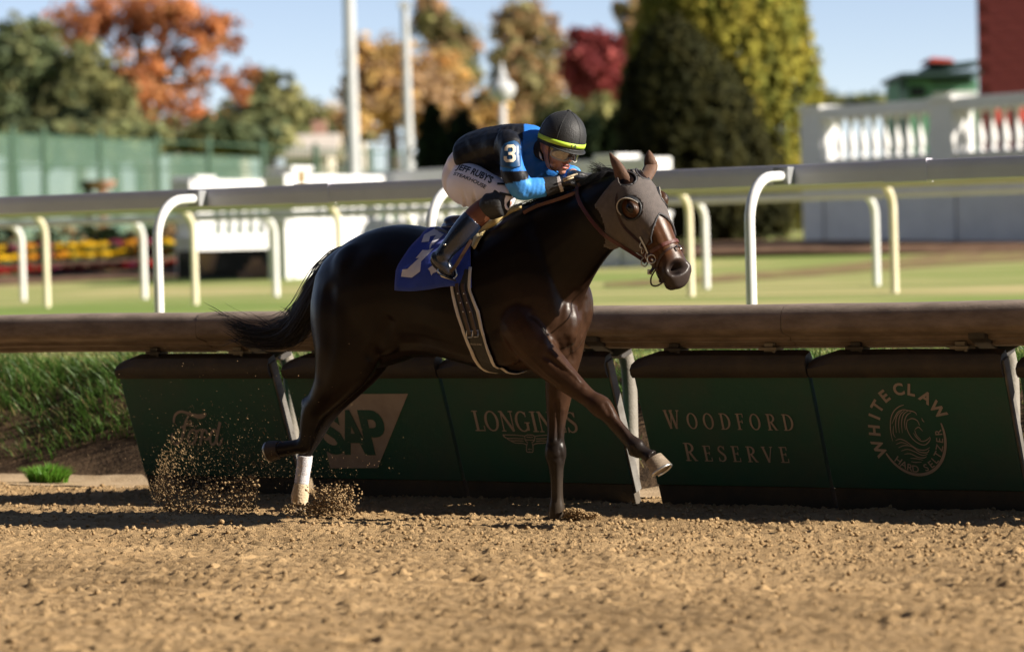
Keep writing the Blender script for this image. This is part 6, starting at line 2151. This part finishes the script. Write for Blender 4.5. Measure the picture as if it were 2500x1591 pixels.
# ---- silks (jacket and sleeves)
sb = MB()
jl(sb, [(Z3(440, 800, .0), .055, .09), (Z3(500, 790, .0), .125, .150), (Z3(640, 700, .0), .126, .155), (Z3(830, 640, .0), .120, .165), (Z3(1010, 605, .0), .116, .185), (Z3(1150, 580, .0), .112, .185), (Z3(1270, 585, .01), .098, .145), (Z3(1360, 595, .02), .082, .095), (Z3(1430, 600, .03), .060, .062)], 20)
sb.ball(Z3(760, 760, .02), U * .17, M * .13, ZUP * .10)
sb.ball(Z3(1300, 760, -.02), U * .11, M * .14, ZUP * .12)               # silk hanging at the breast
sb.ball(Z3(1450, 860, -.05), U * .09, M * .10, ZUP * .06)
armN = [(Z3(960, 560, .15), .075, .07), (Z3(1000, 620, .20), .066, .062), (Z3(1010, 760, .225), .060, .058), (Z3(1030, 900, .24), .062, .058), (Z3(1085, 1020, .245), .062, .058), (Z3(1140, 1110, .24), .063, .056), (Z3(1230, 1135, .215), .055, .050), (Z3(1350, 1115, .185), .050, .046), (Z3(1450, 1105, .16), .046, .043)]
jl(sb, armN, 18)
armF = [(shF, .07, .065), (Z3(1480, 720, -.19), .062, .058), (Z3(1600, 880, -.20), .058, .055), (Z3(1700, 955, -.18), .055, .052), (Z3(1760, 950, -.11), .048, .045), (Z3(1795, 945, -.07), .042, .040)]
jl(sb, armF, 18)
sme = remesh(sb, 'silks', .0068, 5, .5, pb)
V, N = mesh_arrays(sme)
Wj = V + np.array(pb)
def to_px(Wp):
    d = Wp - np.array(EYE)
    z = d @ np.array(_d)
    return 1250 + FPX * (d @ np.array(RGT)) / z, 795.5 - FPX * (d @ np.array(UPV)) / z
pxx, pyy = to_px(Wj)
z3x, z3y = (pxx - 1050) * 5.107, (pyy - 240) * 5.107
# wrinkles: shallow folds pushed along the surface
def fold(P0_, P1_, amp, k, wdt):
    a, b = np.array(P0_), np.array(P1_)
    ab = b - a; L = np.linalg.norm(ab); ab = ab / L
    d = Wj - a
    t = d @ ab
    perp = np.linalg.norm(d - t[:, None] * ab, axis=1)
    f = np.clip(1 - perp / wdt, 0, 1) * np.clip(t / (L * .2), 0, 1) * np.clip((L - t) / (L * .2), 0, 1)
    return amp * np.sin(t / L * k * 6.283) * f
rgh = vnoise(Wj[:, 0] * 14 + Wj[:, 2] * 9, Wj[:, 1] * 14 - Wj[:, 2] * 6, 77) - .5
disp = fold(Z3(1130, 1050, .3), Z3(1450, 1110, .2), .0010, 6, .10) + fold(Z3(800, 480, .15), Z3(1150, 420, .1), .002, 5, .16) + fold(Z3(1250, 480, .1), Z3(1500, 980, .0), .004, 4, .15) + .007 * rgh + .004 * (vnoise(Wj[:, 0] * 34 + Wj[:, 2] * 20, Wj[:, 1] * 30 - Wj[:, 2] * 14, 78) - .5)
Wj = Wj + N * disp[:, None]
sme.vertices.foreach_set('co', (Wj - np.array(pb)).astype(np.float32).ravel()); sme.update()
dM = T_HORSE - (Wj - np.array(ORG)) @ np.array(M)                      # sideways offset of every vertex
colj = np.tile(BLACK, (len(Wj), 1))
def seg_t(a, b):
    a, b = np.array(a), np.array(b); ab = b - a
    t = ((Wj - a) @ ab) / (ab @ ab)
    return t, np.linalg.norm(Wj - (a + np.clip(t, 0, 1)[:, None] * ab), axis=1)
arm_pts = [p[0] for p in armN]
best = np.full(len(Wj), 9.0); tt = np.zeros(len(Wj))
acc = 0.0
for a, b in zip(arm_pts[:-1], arm_pts[1:]):
    t, d = seg_t(a, b)
    L = (b - a).length
    m = d < best
    best = np.where(m, d, best); tt = np.where(m, acc + np.clip(t, 0, 1) * L, tt)
    acc += L
isarm = (best < .082) & (dM > .135) & (z3x > 860)
front_ = (z3x > 1165 + np.clip((z3y - 430), -200, 400) * -0.12) & (~isarm)
colj[front_] = BLUE
elbow_t = sum((b - a).length for a, b in zip(arm_pts[:5], arm_pts[1:6]))
# along the sleeve: black shoulder, blue, black band, paler blue forearm
colj[isarm & (z3y > 820)] = BLUE
band = isarm & (z3y > 905 + (z3x - 1000) * 0.02) & (z3y < 1075 - (z3x - 920) * 0.22) & (z3x < 1225)
colj[isarm & (z3y >= 1075 - (z3x - 920) * 0.22) & (z3y > 900)] = BLUE2
colj[band] = BLACK
colj[(dM < -.03) & (z3x > 1400)] = BLUE2
shb = isarm & (z3x > 1125) & (z3y < 860)
colj[shb] = BLUE
set_col(sme, colj)
link_mesh('silks', sme, m_silk, person)
jt = BVHTree.FromPolygons([tuple(p) for p in Wj], [tuple(p.vertices) for p in sme.polygons])

# ---- number patch on the near sleeve
def z3p(x, y): return (1050 + x / 5.107, 240 + y / 5.107)
m_patch = pmat('navy_number_patch', (0.014, 0.075, 0.19), 0.45, (0.011, 0.06, 0.155), scale=8, bump=0.1, bscale=40)
m_ivory = pmat('ivory_numeral', (0.74, 0.66, 0.52), 0.6)
pp = [(872, 850), (872, 700), (885, 630), (920, 570), (985, 540), (1050, 528), (1090, 545), (1122, 580), (1130, 700), (1130, 850), (1000, 872)]
v, f = project([z3p(*q) for q in pp], [tuple(range(len(pp)))], jt, .009, 3)
mb = MB(); mb.add(v, f)
arm_patch = mb.build('number_patch', m_patch, person, smooth=True)
md = arm_patch.modifiers.new('s', 'SOLIDIFY'); md.thickness = .003
n3 = [(928, 655), (932, 610), (965, 580), (1040, 576), (1072, 608), (1070, 662), (1048, 690), (1068, 715), (1068, 766), (1038, 796), (948, 798), (918, 768), (918, 722), (956, 722), (958, 752), (968, 762), (1018, 760), (1030, 748), (1028, 720), (1016, 708), (975, 708), (975, 672), (1018, 670), (1032, 656), (1032, 628), (1020, 614), (980, 616), (968, 628), (966, 655)]
v, f = project([z3p(*q) for q in n3], [tuple(range(len(n3)))], jt, .0125, 2)
mb = MB(); mb.add(v, f); mb.build('numeral', m_ivory, arm_patch)

# ---- breeches
bb = MB()
bb.ball(Z3(400, 1000, .0), U * .088, M * .140, ZUP * .125, 20, 14)
jl(bb, [(Z3(420, 930, .0), .085, .12), (Z3(470, 860, .0), .105, .145), (Z3(540, 790, .0), .105, .140), (Z3(600, 745, .0), .08, .12)], 20)
for sg, h, k, a in ((1, hipN, kneeN, ankN), (-1, hipF, kneeF, ankF)):
    w = lambda x: x * sg
    jl(bb, [(Z3(390, 1040, w(.075)), .085, .08), (Z3(430, 1065, w(.095)), .112, .095), (Z3(530, 1095, w(.15)), .110, .095), (Z3(680, 1140, w(.19)), .093, .085), (Z3(820, 1190, w(.225)), .082, .072), (Z3(930, 1245, w(.24)), .072, .062), (Z3(985, 1285, w(.235)), .050, .045)], 18)
    jl(bb, [(Z3(920, 1260, w(.245)), .060, .055), (Z3(840, 1310, w(.26)), .062, .056), (Z3(760, 1370, w(.275)), .062, .054)], 16)
pme = remesh(bb, 'breeches', .0068, 14, .5, pb)
V, N = mesh_arrays(pme)
Wp = V + np.array(pb)
px_, py_ = to_px(Wp)
qx, qy = (px_ - 1050) * 5.107, (py_ - 240) * 5.107
dd = 0.0055 * (vnoise((qx * 0.9 - qy * 0.25) / 38.0, (qy + qx) / 260.0, 5) * 2 - 1) * np.clip((qy - 1080) / 150, 0, 1) * np.clip((800 - qx) / 200, 0, 1)
dd += 0.004 * np.sin((qx * 0.5 + qy) / 34.0) * np.clip((520 - qx) / 150, 0, 1) * np.clip((860 - qy) / 120, 0, 1)
Wp = Wp + N * dd[:, None]
pme.vertices.foreach_set('co', (Wp - np.array(pb)).astype(np.float32).ravel()); pme.update()
br = link_mesh('breeches', pme, m_breech, person)
ptree = BVHTree.FromPolygons([tuple(p) for p in Wp], [tuple(p.vertices) for p in pme.polygons])
# sponsor lettering along the thigh
m_ink = pmat('black_lettering', (0.010, 0.010, 0.014), 0.6)
def thigh_text(word, p0, p1, hgt0, hgt1, bold, mat, name, slant=0.0, bow=0.0):
    v, f = text_mesh(word, 1.0, 1.0, bold, 'LEFT')
    xs = [q[0] for q in v]; ys = [q[1] for q in v]
    x0, x1 = min(xs), max(xs); y0, y1 = 0.0, max(ys)
    a, b = np.array(p0, float), np.array(p1, float)
    ux = (b - a) / np.linalg.norm(b - a)
    uy = np.array((ux[1], -ux[0]))
    out = []
    for x, y in v:
        k = (x - x0) / (x1 - x0); h = (y - y0) / (y1 - y0)
        q = a + (b - a) * k + uy * (h * (hgt0 + (hgt1 - hgt0) * k)) - uy * bow * 4 * k * (1 - k) * -1 + ux * slant * h
        out.append(z3p(*q))
    vv, ff = project(out, f, ptree, .003, 1)
    mb = MB(); mb.add(vv, ff)
    mb.build(name, mat, br)
thigh_text("JEFF RUBY'S", (318, 880), (752, 1062), 78, 92, .03, m_ink, 'lettering', 14, 16)
thigh_text("STEAKHOUSE", (285, 955), (680, 1130), 42, 48, .012, m_ink, 'lettering', 6, 16)

# ---- knee patches, cuffs, boots
def shell(name, pts, mat, parent=person, n=18, sub=4, vox=None):
    mb = MB(); limb(mb, pts, n, sub)
    return mb.build(name, mat, parent, smooth=True, angle=70)
for sg in (1, -1):
    w = lambda x: x * sg
    mb = MB()
    limb(mb, [(Z3(965, 1325, w(.262)), .030, .02), (Z3(930, 1318, w(.262)), .060, .052), (Z3(860, 1320, w(.268)), .066, .062), (Z3(780, 1340, w(.275)), .068, .064), (Z3(700, 1350, w(.285)), .066, .060), (Z3(660, 1345, w(.285)), .045, .04)], 18)
    limb(mb, [(Z3(960, 1230, w(.27)), .016, .02), (Z3(870, 1200, w(.275)), .020, .03), (Z3(820, 1130, w(.262)), .024, .026), (Z3(830, 1075, w(.25)), .018, .02)], 12)
    kme = remesh(mb, 'knee_patch', .006, 4, .5, pb)
    link_mesh('knee_patch', kme, m_blk, person)
    if sg == 1:
        v, f = project([z3p(*q) for q in ((835, 1075), (840, 1050), (960, 1055), (1060, 1085), (1058, 1105), (950, 1082))], [(0, 1, 2, 3, 4, 5)], ptree, .005, 2)
        m1 = MB(); m1.add(v, f)
        v, f = project([z3p(*q) for q in ((850, 1195), (870, 1165), (980, 1190), (1075, 1215), (1060, 1235), (960, 1215))], [(0, 1, 2, 3, 4, 5)], ptree, .005, 2)
        m1.add(v, f); m1.build('trim', m_blk, br)
    # brown cuff between knee and boot
    shell('boot_cuff', [(H(*zA(1500, 110), w(.265)), .052, .046), (H(*zA(1420, 190), w(.29)), .058, .052), (H(*zA(1330, 270), w(.305)), .059, .052), (H(*zA(1255, 340), w(.315)), .058, .051)], m_sock)
    # boot
    mb = MB()
    limb(mb, [(H(*zA(1285, 310), w(.312)), .060, .053), (H(*zA(1180, 430), w(.325)), .062, .054), (H(*zA(1060, 570), w(.34)), .057, .050), (H(*zA(950, 700), w(.35)), .049, .044), (H(*zA(880, 790), w(.355)), .046, .042), (H(*zA(840, 860), w(.36)), .048, .042), (H(*zA(830, 920), w(.36)), .036, .034)], 18)
    limb(mb, [(H(*zA(690, 860), w(.365)), .024, .026), (H(*zA(740, 880), w(.365)), .038, .034), (H(*zA(820, 960), w(.36)), .042, .038), (H(*zA(900, 1040), w(.345)), .036, .040), (H(*zA(960, 1090), w(.32)), .028, .036), (H(*zA(1000, 1115), w(.30)), .014, .022)], 16)
    bo = remesh(mb, 'boot', .006, 5, .5, pb)
    b_ = link_mesh('boot', bo, m_boot, person)
    mb = MB()
    limb(mb, [(H(*zA(690, 905), w(.367)), .013, .024), (H(*zA(740, 985), w(.365)), .013, .030), (H(*zA(830, 1065), w(.355)), .011, .034), (H(*zA(930, 1130), w(.33)), .010, .034)], 10)
    mb.build('sole', m_rubber, b_, smooth=True)
    MB().tube([H(*zA(x, y), w(.40)) for x, y in ((850, 690), (862, 685), (870, 700))], .006, 6).build('spur_stud', m_metal, b_, smooth=True)

# ---- black cuffs and gloved hands
shell('cuff', [(Z3(1440, 1108, .162), .050, .046), (Z3(1500, 1095, .15), .047, .043), (Z3(1560, 1085, .138), .043, .040), (Z3(1605, 1078, .13), .040, .036)], m_blk)
shell('wrist_band', [(Z3(1600, 1078, .130), .040, .037), (Z3(1640, 1065, .122), .041, .037)], pmat('pale_wrist_band', (0.55, 0.50, 0.48), 0.7))
def hand(wrist, knuck, palm_n, side, name):
    """closed glove: palm, four bent fingers and a thumb; palm_n points into the palm"""
    mb = MB()
    ax = (knuck - wrist).normalized()
    pn = (palm_n - ax * palm_n.dot(ax)).normalized()
    sd = ax.cross(pn) * side
    L = .095
    limb_ = []
    for k, (f, a, b) in enumerate(((0, .026, .030), (.35, .030, .040), (.75, .028, .043), (1.0, .022, .040))):
        c = wrist + ax * L * f
        limb_.append([c + pn * (a * .75 * math.cos(2 * math.pi * j / 14)) + sd * (b * math.sin(2 * math.pi * j / 14)) for j in range(14)])
    mb.loft(limb_)
    for i, (off, ln) in enumerate(((-.031, .92), (-.0105, 1.0), (.0105, .95), (.031, .78))):
        c = wrist + ax * L * .98 + sd * off
        p1 = c + (ax * .030 + pn * .010) * ln
        p2 = p1 + (ax * -.002 + pn * .028) * ln
        p3 = p2 + (ax * -.020 + pn * .008) * ln
        mb.tube([c - ax * .02, c, p1, p2, p3], [.0105, .0108, .0102, .0095, .0075], 9)
    t0 = wrist + ax * L * .30 - sd * .034
    mb.tube([t0, t0 + ax * .022 - sd * .014 + pn * .010, t0 + ax * .046 - sd * .004 + pn * .028, t0 + ax * .058 + sd * .010 + pn * .036], [.013, .0125, .011, .0085], 9)
    me = remesh(mb, name, .0038, 3, .5, pb)
    return link_mesh(name, me, m_glove, person)
hand(Z3(1640, 1066, .122), Z3(1850, 1010, .085), -ZUP * .9 + RGT * .2, 1, 'glove')
hand(wrF, Z3(1930, 985, .0), -ZUP * .9 + NH * .2, -1, 'glove')
MB().tube([Z3(1660, 1010, .16), Z3(1720, 985, .15), Z3(1800, 955, .13), Z3(1835, 945, .11)], .005, 6).build('glove_strap', pmat('tan_glove_strap', (0.55, 0.45, 0.30), 0.6), person, smooth=True)
MB().tube([Z3(1665, 1035, .165), Z3(1730, 1008, .155), Z3(1790, 985, .14)], .004, 6).build('glove_strap', _M['tan_glove_strap'], person, smooth=True)

# ---- collar
cl = MB()
cc = Z3(1400, 700, .03)
limb(cl, [(Z3(1410, 630, .03), .064, .066), (Z3(1440, 635, .035), .062, .063), (Z3(1465, 638, .038), .056, .058)], 20)
cl.build('collar', m_blk, person, smooth=True, angle=60)
for x, y in ((1352, 740), (1375, 790), (1400, 830), (1430, 860)):
    h = None
v, f = project([z3p(*q) for q in ((1360, 665), (1378, 690), (1410, 780), (1455, 850), (1440, 858), (1390, 790), (1362, 720))], [tuple(range(7))], BVHTree.FromPolygons([tuple(p) for p in cl.v], cl.f), .004, 1)
m1 = MB(); m1.add(v, f)
if f: m1.build('collar_trim', pmat('white_trim', (0.7, 0.7, 0.7), 0.6), person)

# ---- helmet in a black cap cover
CU = (HU * 0.985 + FW * 0.02).normalized()
CF = (FW - CU * FW.dot(CU)).normalized(); CR = CF.cross(CU)
CC = JP(0, .002, .030)
def CP(a, f, u): return CC + CR * a + CF * f + CU * u
hel = MB()
rings = []
for u, k in ((-.012, 1.0), (.0, 1.015), (.03, 1.01), (.06, .965), (.09, .865), (.112, .73), (.131, .54), (.146, .31), (.157, .07)):
    rr = []
    for j in range(48):
        a = 2 * math.pi * j / 48
        seam = 1 + .007 * abs(math.sin(3 * a + .3)) ** .5 * k
        rr.append(CP(.112 * k * seam * math.sin(a), .128 * k * seam * math.cos(a), u))
    rings.append(rr)
hel.loft(rings)
cap = hel.build('cap', m_cap, person, smooth=True, angle=70)
cap['label'] = 'black six-panel cap cover over the riding helmet'
for j in range(6):
    pts = []
    for u, k in ((.0, 1.015), (.03, 1.01), (.06, .965), (.09, .865), (.112, .73), (.131, .54), (.146, .31), (.157, .07)):
        a = (math.pi * j - .3) / 3
        pts.append(CP(.1125 * k * math.sin(a), .1285 * k * math.cos(a), u + .0005))
    MB().tube(pts, .0016, 5).build('seam', m_blk, cap, smooth=True)
MB().ball(CP(0, 0, .157), CR * .012, CF * .012, CU * .006).build('button', m_cap, cap, smooth=True)
# lower helmet rim and soft peak
MB().loft([[CP(.113 * k * math.sin(2 * math.pi * j / 40), .129 * k * math.cos(2 * math.pi * j / 40), u) for j in range(40)] for u, k in ((-.026, .975), (-.023, 1.0), (-.012, 1.018), (-.008, .99))]).build('rim', m_blk, cap, smooth=True, angle=60)
pk = MB()
grid = []
for i in range(6):
    f = i / 5
    grid.append([CP(math.sin(a) * (.112 + .012 * f), math.cos(a) * (.127 + .020 * f * math.cos(a * .9)), -.018 - .008 * f * math.cos(a) ** 2) for a in [rad(-68 + 136 * j / 20) for j in range(21)]])
pk.loft(grid, caps=False, closed=False)
o = pk.build('peak', m_blk, cap, smooth=True)
md = o.modifiers.new('s', 'SOLIDIFY'); md.thickness = .004
# lime band with the figures 1 and 0
bd = MB()
for a0, a1 in ((-82, 118), (140, 262)):
    bd.loft([[CP(.1155 * math.sin(a), .1315 * math.cos(a), u) for u in (-.006 + .004 * math.cos(a), .017 + .004 * math.cos(a))] for a in [rad(a0 + (a1 - a0) * j / 40) for j in range(41)]], caps=False, closed=False)
o = bd.build('hat_band', m_lime, cap, smooth=True)
md = o.modifiers.new('s', 'SOLIDIFY'); md.thickness = .0015; md.offset = 1
fig = MB()
FIG_A = 6
for ch, a0 in (('1', 9.0), ('0', 0.0)):
    v, f = text_mesh(ch, .026, 1.25, .0004, 'CENTER')
    ba = rad(a0 + FIG_A)
    fig.add([CP(.1190 * math.sin(ba - x / .128), .1350 * math.cos(ba - x / .128), y - .0015) for x, y in v], f)
fig.build('band_figures', m_ink, cap)
# ---- goggles
m_lens = bpy.data.materials.new('clear_lens')
m_lens.use_nodes = True
nt = m_lens.node_tree
b_ = nt.nodes['Principled BSDF']
b_.inputs['Base Color'].default_value = (0.55, 0.52, 0.46, 1)
b_.inputs['Roughness'].default_value = 0.08
tr = nt.nodes.new('ShaderNodeBsdfTransparent'); tr.inputs[0].default_value = (0.62, 0.60, 0.55, 1)
ms = nt.nodes.new('ShaderNodeMixShader'); ms.inputs[0].default_value = 0.72
gl = nt.nodes.new('ShaderNodeBsdfGlossy'); gl.inputs['Roughness'].default_value = 0.05
nt.links.new(gl.outputs[0], ms.inputs[1]); nt.links.new(tr.outputs[0], ms.inputs[2]); nt.links.new(ms.outputs[0], nt.nodes['Material Output'].inputs[0])
gg = MB()
grid = []
def gog(a, v):
    """a around the face, v -1..1 up"""
    r = .086 - .006 * v * v
    low = 1 - 0.42 * max(0, 1 - abs(a) / .35) * (1 if v < 0 else 0)
    return JP(math.sin(a) * .086, .020 + math.cos(a) * .098 - .010 * v * v, -.012 + .038 * v * low)
for i in range(9):
    v = -1 + 2 * i / 8
    grid.append([gog(rad(-72 + 144 * j / 28), v * (1 - .35 * abs((-72 + 144 * j / 28) / 72) ** 4)) for j in range(29)])
gg.loft(grid, caps=False, closed=False)
gob = gg.build('goggles', m_lens, person, smooth=True)
loop = [grid[0][j] for j in range(29)] + [grid[i][28] for i in range(1, 9)] + [grid[8][j] for j in range(27, -1, -1)] + [grid[i][0] for i in range(7, -1, -1)]
MB().tube(loop, .0042, 6).build('goggle_frame', pmat('smoky_frame', (0.40, 0.38, 0.34), 0.25, (0.3, 0.28, 0.25), scale=30), gob, smooth=True)
MB().tube([JP(math.sin(a) * (.082 if abs(a) < 2 else .086), .018 + math.cos(a) * .094, -.004 + .010 * (1 - math.cos(a))) for a in [rad(-68 - 224 * j / 20) for j in range(21)]], .007, 6, flat=.4).build('goggle_strap', m_blk, gob, smooth=True)
for sx in (-1, 1):
    MB().box(JP(sx * .0825, .046, -.002), FW * .008, HR * .004, HU * .010).build('strap_clip', pmat('brass_clip', (0.6, 0.45, 0.12), 0.35, metal=0.8), gob, bevel=.001)
# chin strap
MB().tube([JP(.070, .005, .0), JP(.066, .02, -.06), JP(.05, .035, -.105), JP(.0, .045, -.128), JP(-.05, .035, -.105), JP(-.066, .02, -.06), JP(-.070, .005, .0)], .006, 6, flat=.4).build('chin_strap', m_blk, person, smooth=True)
# ================================================================== DIRT THROWN UP BY THE HOOVES
def spray(name, label, pos, size, stretch=None, seed=1):
    V, FF = clod_mesh(pos, size, seed, stretch)
    b = pos.mean(0); b[2] = 0
    o = link_mesh(name, np_mesh(name, V - b, FF, True), m_dirt)
    o.location = b
    return tag(o, label, 'flying dirt', kind='stuff')
r = np.random.default_rng(77)
def cloud(pxs, n, w0, w1):
    """points inside a picture-shaped outline: pxs list of (x, y, rx, ry, weight) lumps in photo pixels, spread w0..w1 sideways"""
    wt = np.array([q[4] for q in pxs], float); wt /= wt.sum()
    pick = r.choice(len(pxs), n, p=wt)
    out = np.empty((n, 3))
    for i, k in enumerate(pick):
        x, y, rx, ry, _ = pxs[k]
        a, rr = r.uniform(0, 6.283), r.random() ** 0.5
        out[i] = H(x + math.cos(a) * rr * rx, y + math.sin(a) * rr * ry, r.uniform(w0, w1))
    out[:, 2] = np.maximum(out[:, 2], -0.005)
    return out
def S5(x, y): return (x / 2.189, 800 + y / 2.189)
# splash in front of the planted hind foot
L = [(*S5(1780, 950), 42, 28, 4), (*S5(1740, 910), 36, 30, 2.4), (*S5(1830, 890), 28, 26, 1.2), (*S5(1700, 960), 40, 16, 2.2), (*S5(1860, 970), 16, 18, 1.0), (*S5(1600, 965), 44, 14, 1.6), (*S5(1800, 855), 40, 20, .5), (*S5(1690, 870), 24, 26, .4), (*S5(1890, 900), 22, 36, .3)]
spray('dirt_splash', 'splash of brown dirt bursting up in front of the bandaged hoof', cloud(L, 1900, -.10, .30), 0.0022 + 0.0066 * r.random(1900) ** 2.2, None, 5)
# splash behind
L = [(*S5(1150, 930), 95, 34, 3.4), (*S5(1300, 890), 36, 44, 1.8), (*S5(1000, 930), 52, 34, 2.0), (*S5(1350, 845), 16, 30, .7), (*S5(1060, 860), 60, 34, .9), (*S5(880, 880), 26, 46, 1.6), (*S5(1220, 850), 60, 34, .6), (*S5(1200, 960), 85, 18, 2.4), (*S5(900, 960), 20, 20, .6)]
spray('dirt_splash', 'wide low splash of brown dirt trailing behind the hind hooves', cloud(L, 1900, -.05, .35), 0.0022 + 0.0066 * r.random(1900) ** 2.2, None, 6)
# tall fan of flying grit at left: dense along its leading edge and low down, thinning upwards
n = 2000
t_ = r.beta(0.9, 2.2, n)
x0 = 378 + 22 * t_ + 75 * t_ ** 2; y0 = 1205 - 225 * t_
off = r.exponential(1.0, n) * (14 + 60 * t_) + r.normal(0, 7, n)
far_ = r.random(n) < 0.16
off[far_] = r.uniform(0, 260, far_.sum())
xx = x0 + off
yy = y0 + r.normal(0, 16, n) + off * r.uniform(-0.25, 0.55, n)
P = np.array([tuple(H(a, b, c)) for a, b, c in zip(xx, yy, r.uniform(-.1, .25, n))])
d = np.tile(np.array(tuple((RGT * .55 - UPV * .8).normalized())), (n, 1)) + r.normal(0, .15, (n, 3))
spray('flying_grit', 'fan of fine grit flying up across the script lettered panel', P, 0.0007 + 0.0015 * r.random(n) ** 2.5 + 0.0005 * (1 - t_), d * 1.3, 7)
n = 1500
xx = r.normal(620, 130, n); yy = 1165 - np.abs(r.normal(0, 60, n))
P = np.array([tuple(H(a, b, c)) for a, b, c in zip(xx, yy, r.uniform(-.2, .3, n))])
spray('flying_grit', 'haze of tiny dirt grains between the two splashes', P, 0.0008 + 0.0020 * r.random(n) ** 2.5, None, 8)
n = 260
xx = r.uniform(0, 900, n); yy = r.uniform(820, 1180, n)
P = np.array([tuple(H(a, b, c)) for a, b, c in zip(xx, yy, r.uniform(-.3, .5, n))])
spray('flying_grit', 'sparse specks of dirt hanging in the air behind the horse', P, 0.0010 + 0.0016 * r.random(n), None, 9)
# little heap at the planted forefoot
L = [(*(1420, 1258), 45, 10, 2), (*(1400, 1248), 26, 8, 1)]
spray('dirt_splash', 'small heap of fine dirt beside the planted forefoot', cloud(L, 1600, -.25, -.02), 0.0025 + 0.0055 * r.random(1600) ** 2.2, None, 10)
# ================================================================== GRANDSTAND BEHIND THE PHOTOGRAPHER, UNSEEN, ADDED TO SCREEN OFF SKY LIGHT
m_stand = pmat('dark_stand_concrete', (0.10, 0.095, 0.09), 0.9, (0.07, 0.066, 0.062), scale=0.6, bump=0.3, bscale=4)
m_seat = pmat('dark_green_seats', (0.02, 0.05, 0.035), 0.7, (0.028, 0.06, 0.042), scale=1.5)
gs_t = thing('grandstand', RW(0, -32, 0), 'dark tiered grandstand, out of view, on the outer side of the track', 'building')
for i in range(14):
    MB().rbox(-150, 170, -34 - i * 1.6, -32.3 - i * 1.6, 0, 1.2 + i * 1.15).build('tier', m_seat if i % 2 else m_stand, gs_t)
MB().rbox(-150, 170, -60, -58, 0, 34).build('rear_wall', m_stand, gs_t)
MB().rbox(-150, 170, -60, -36, 33, 34.2).build('roof', m_stand, gs_t)
MB().rbox(-150, 170, -46, -40, 19.5, 21.0).build('balcony', m_stand, gs_t)
for s in range(-140, 170, 18):
    MB().rbox(s, s + 0.7, -42, -41.3, 12, 33).build('column', m_stand, gs_t)
bpy.context.view_layer.update()
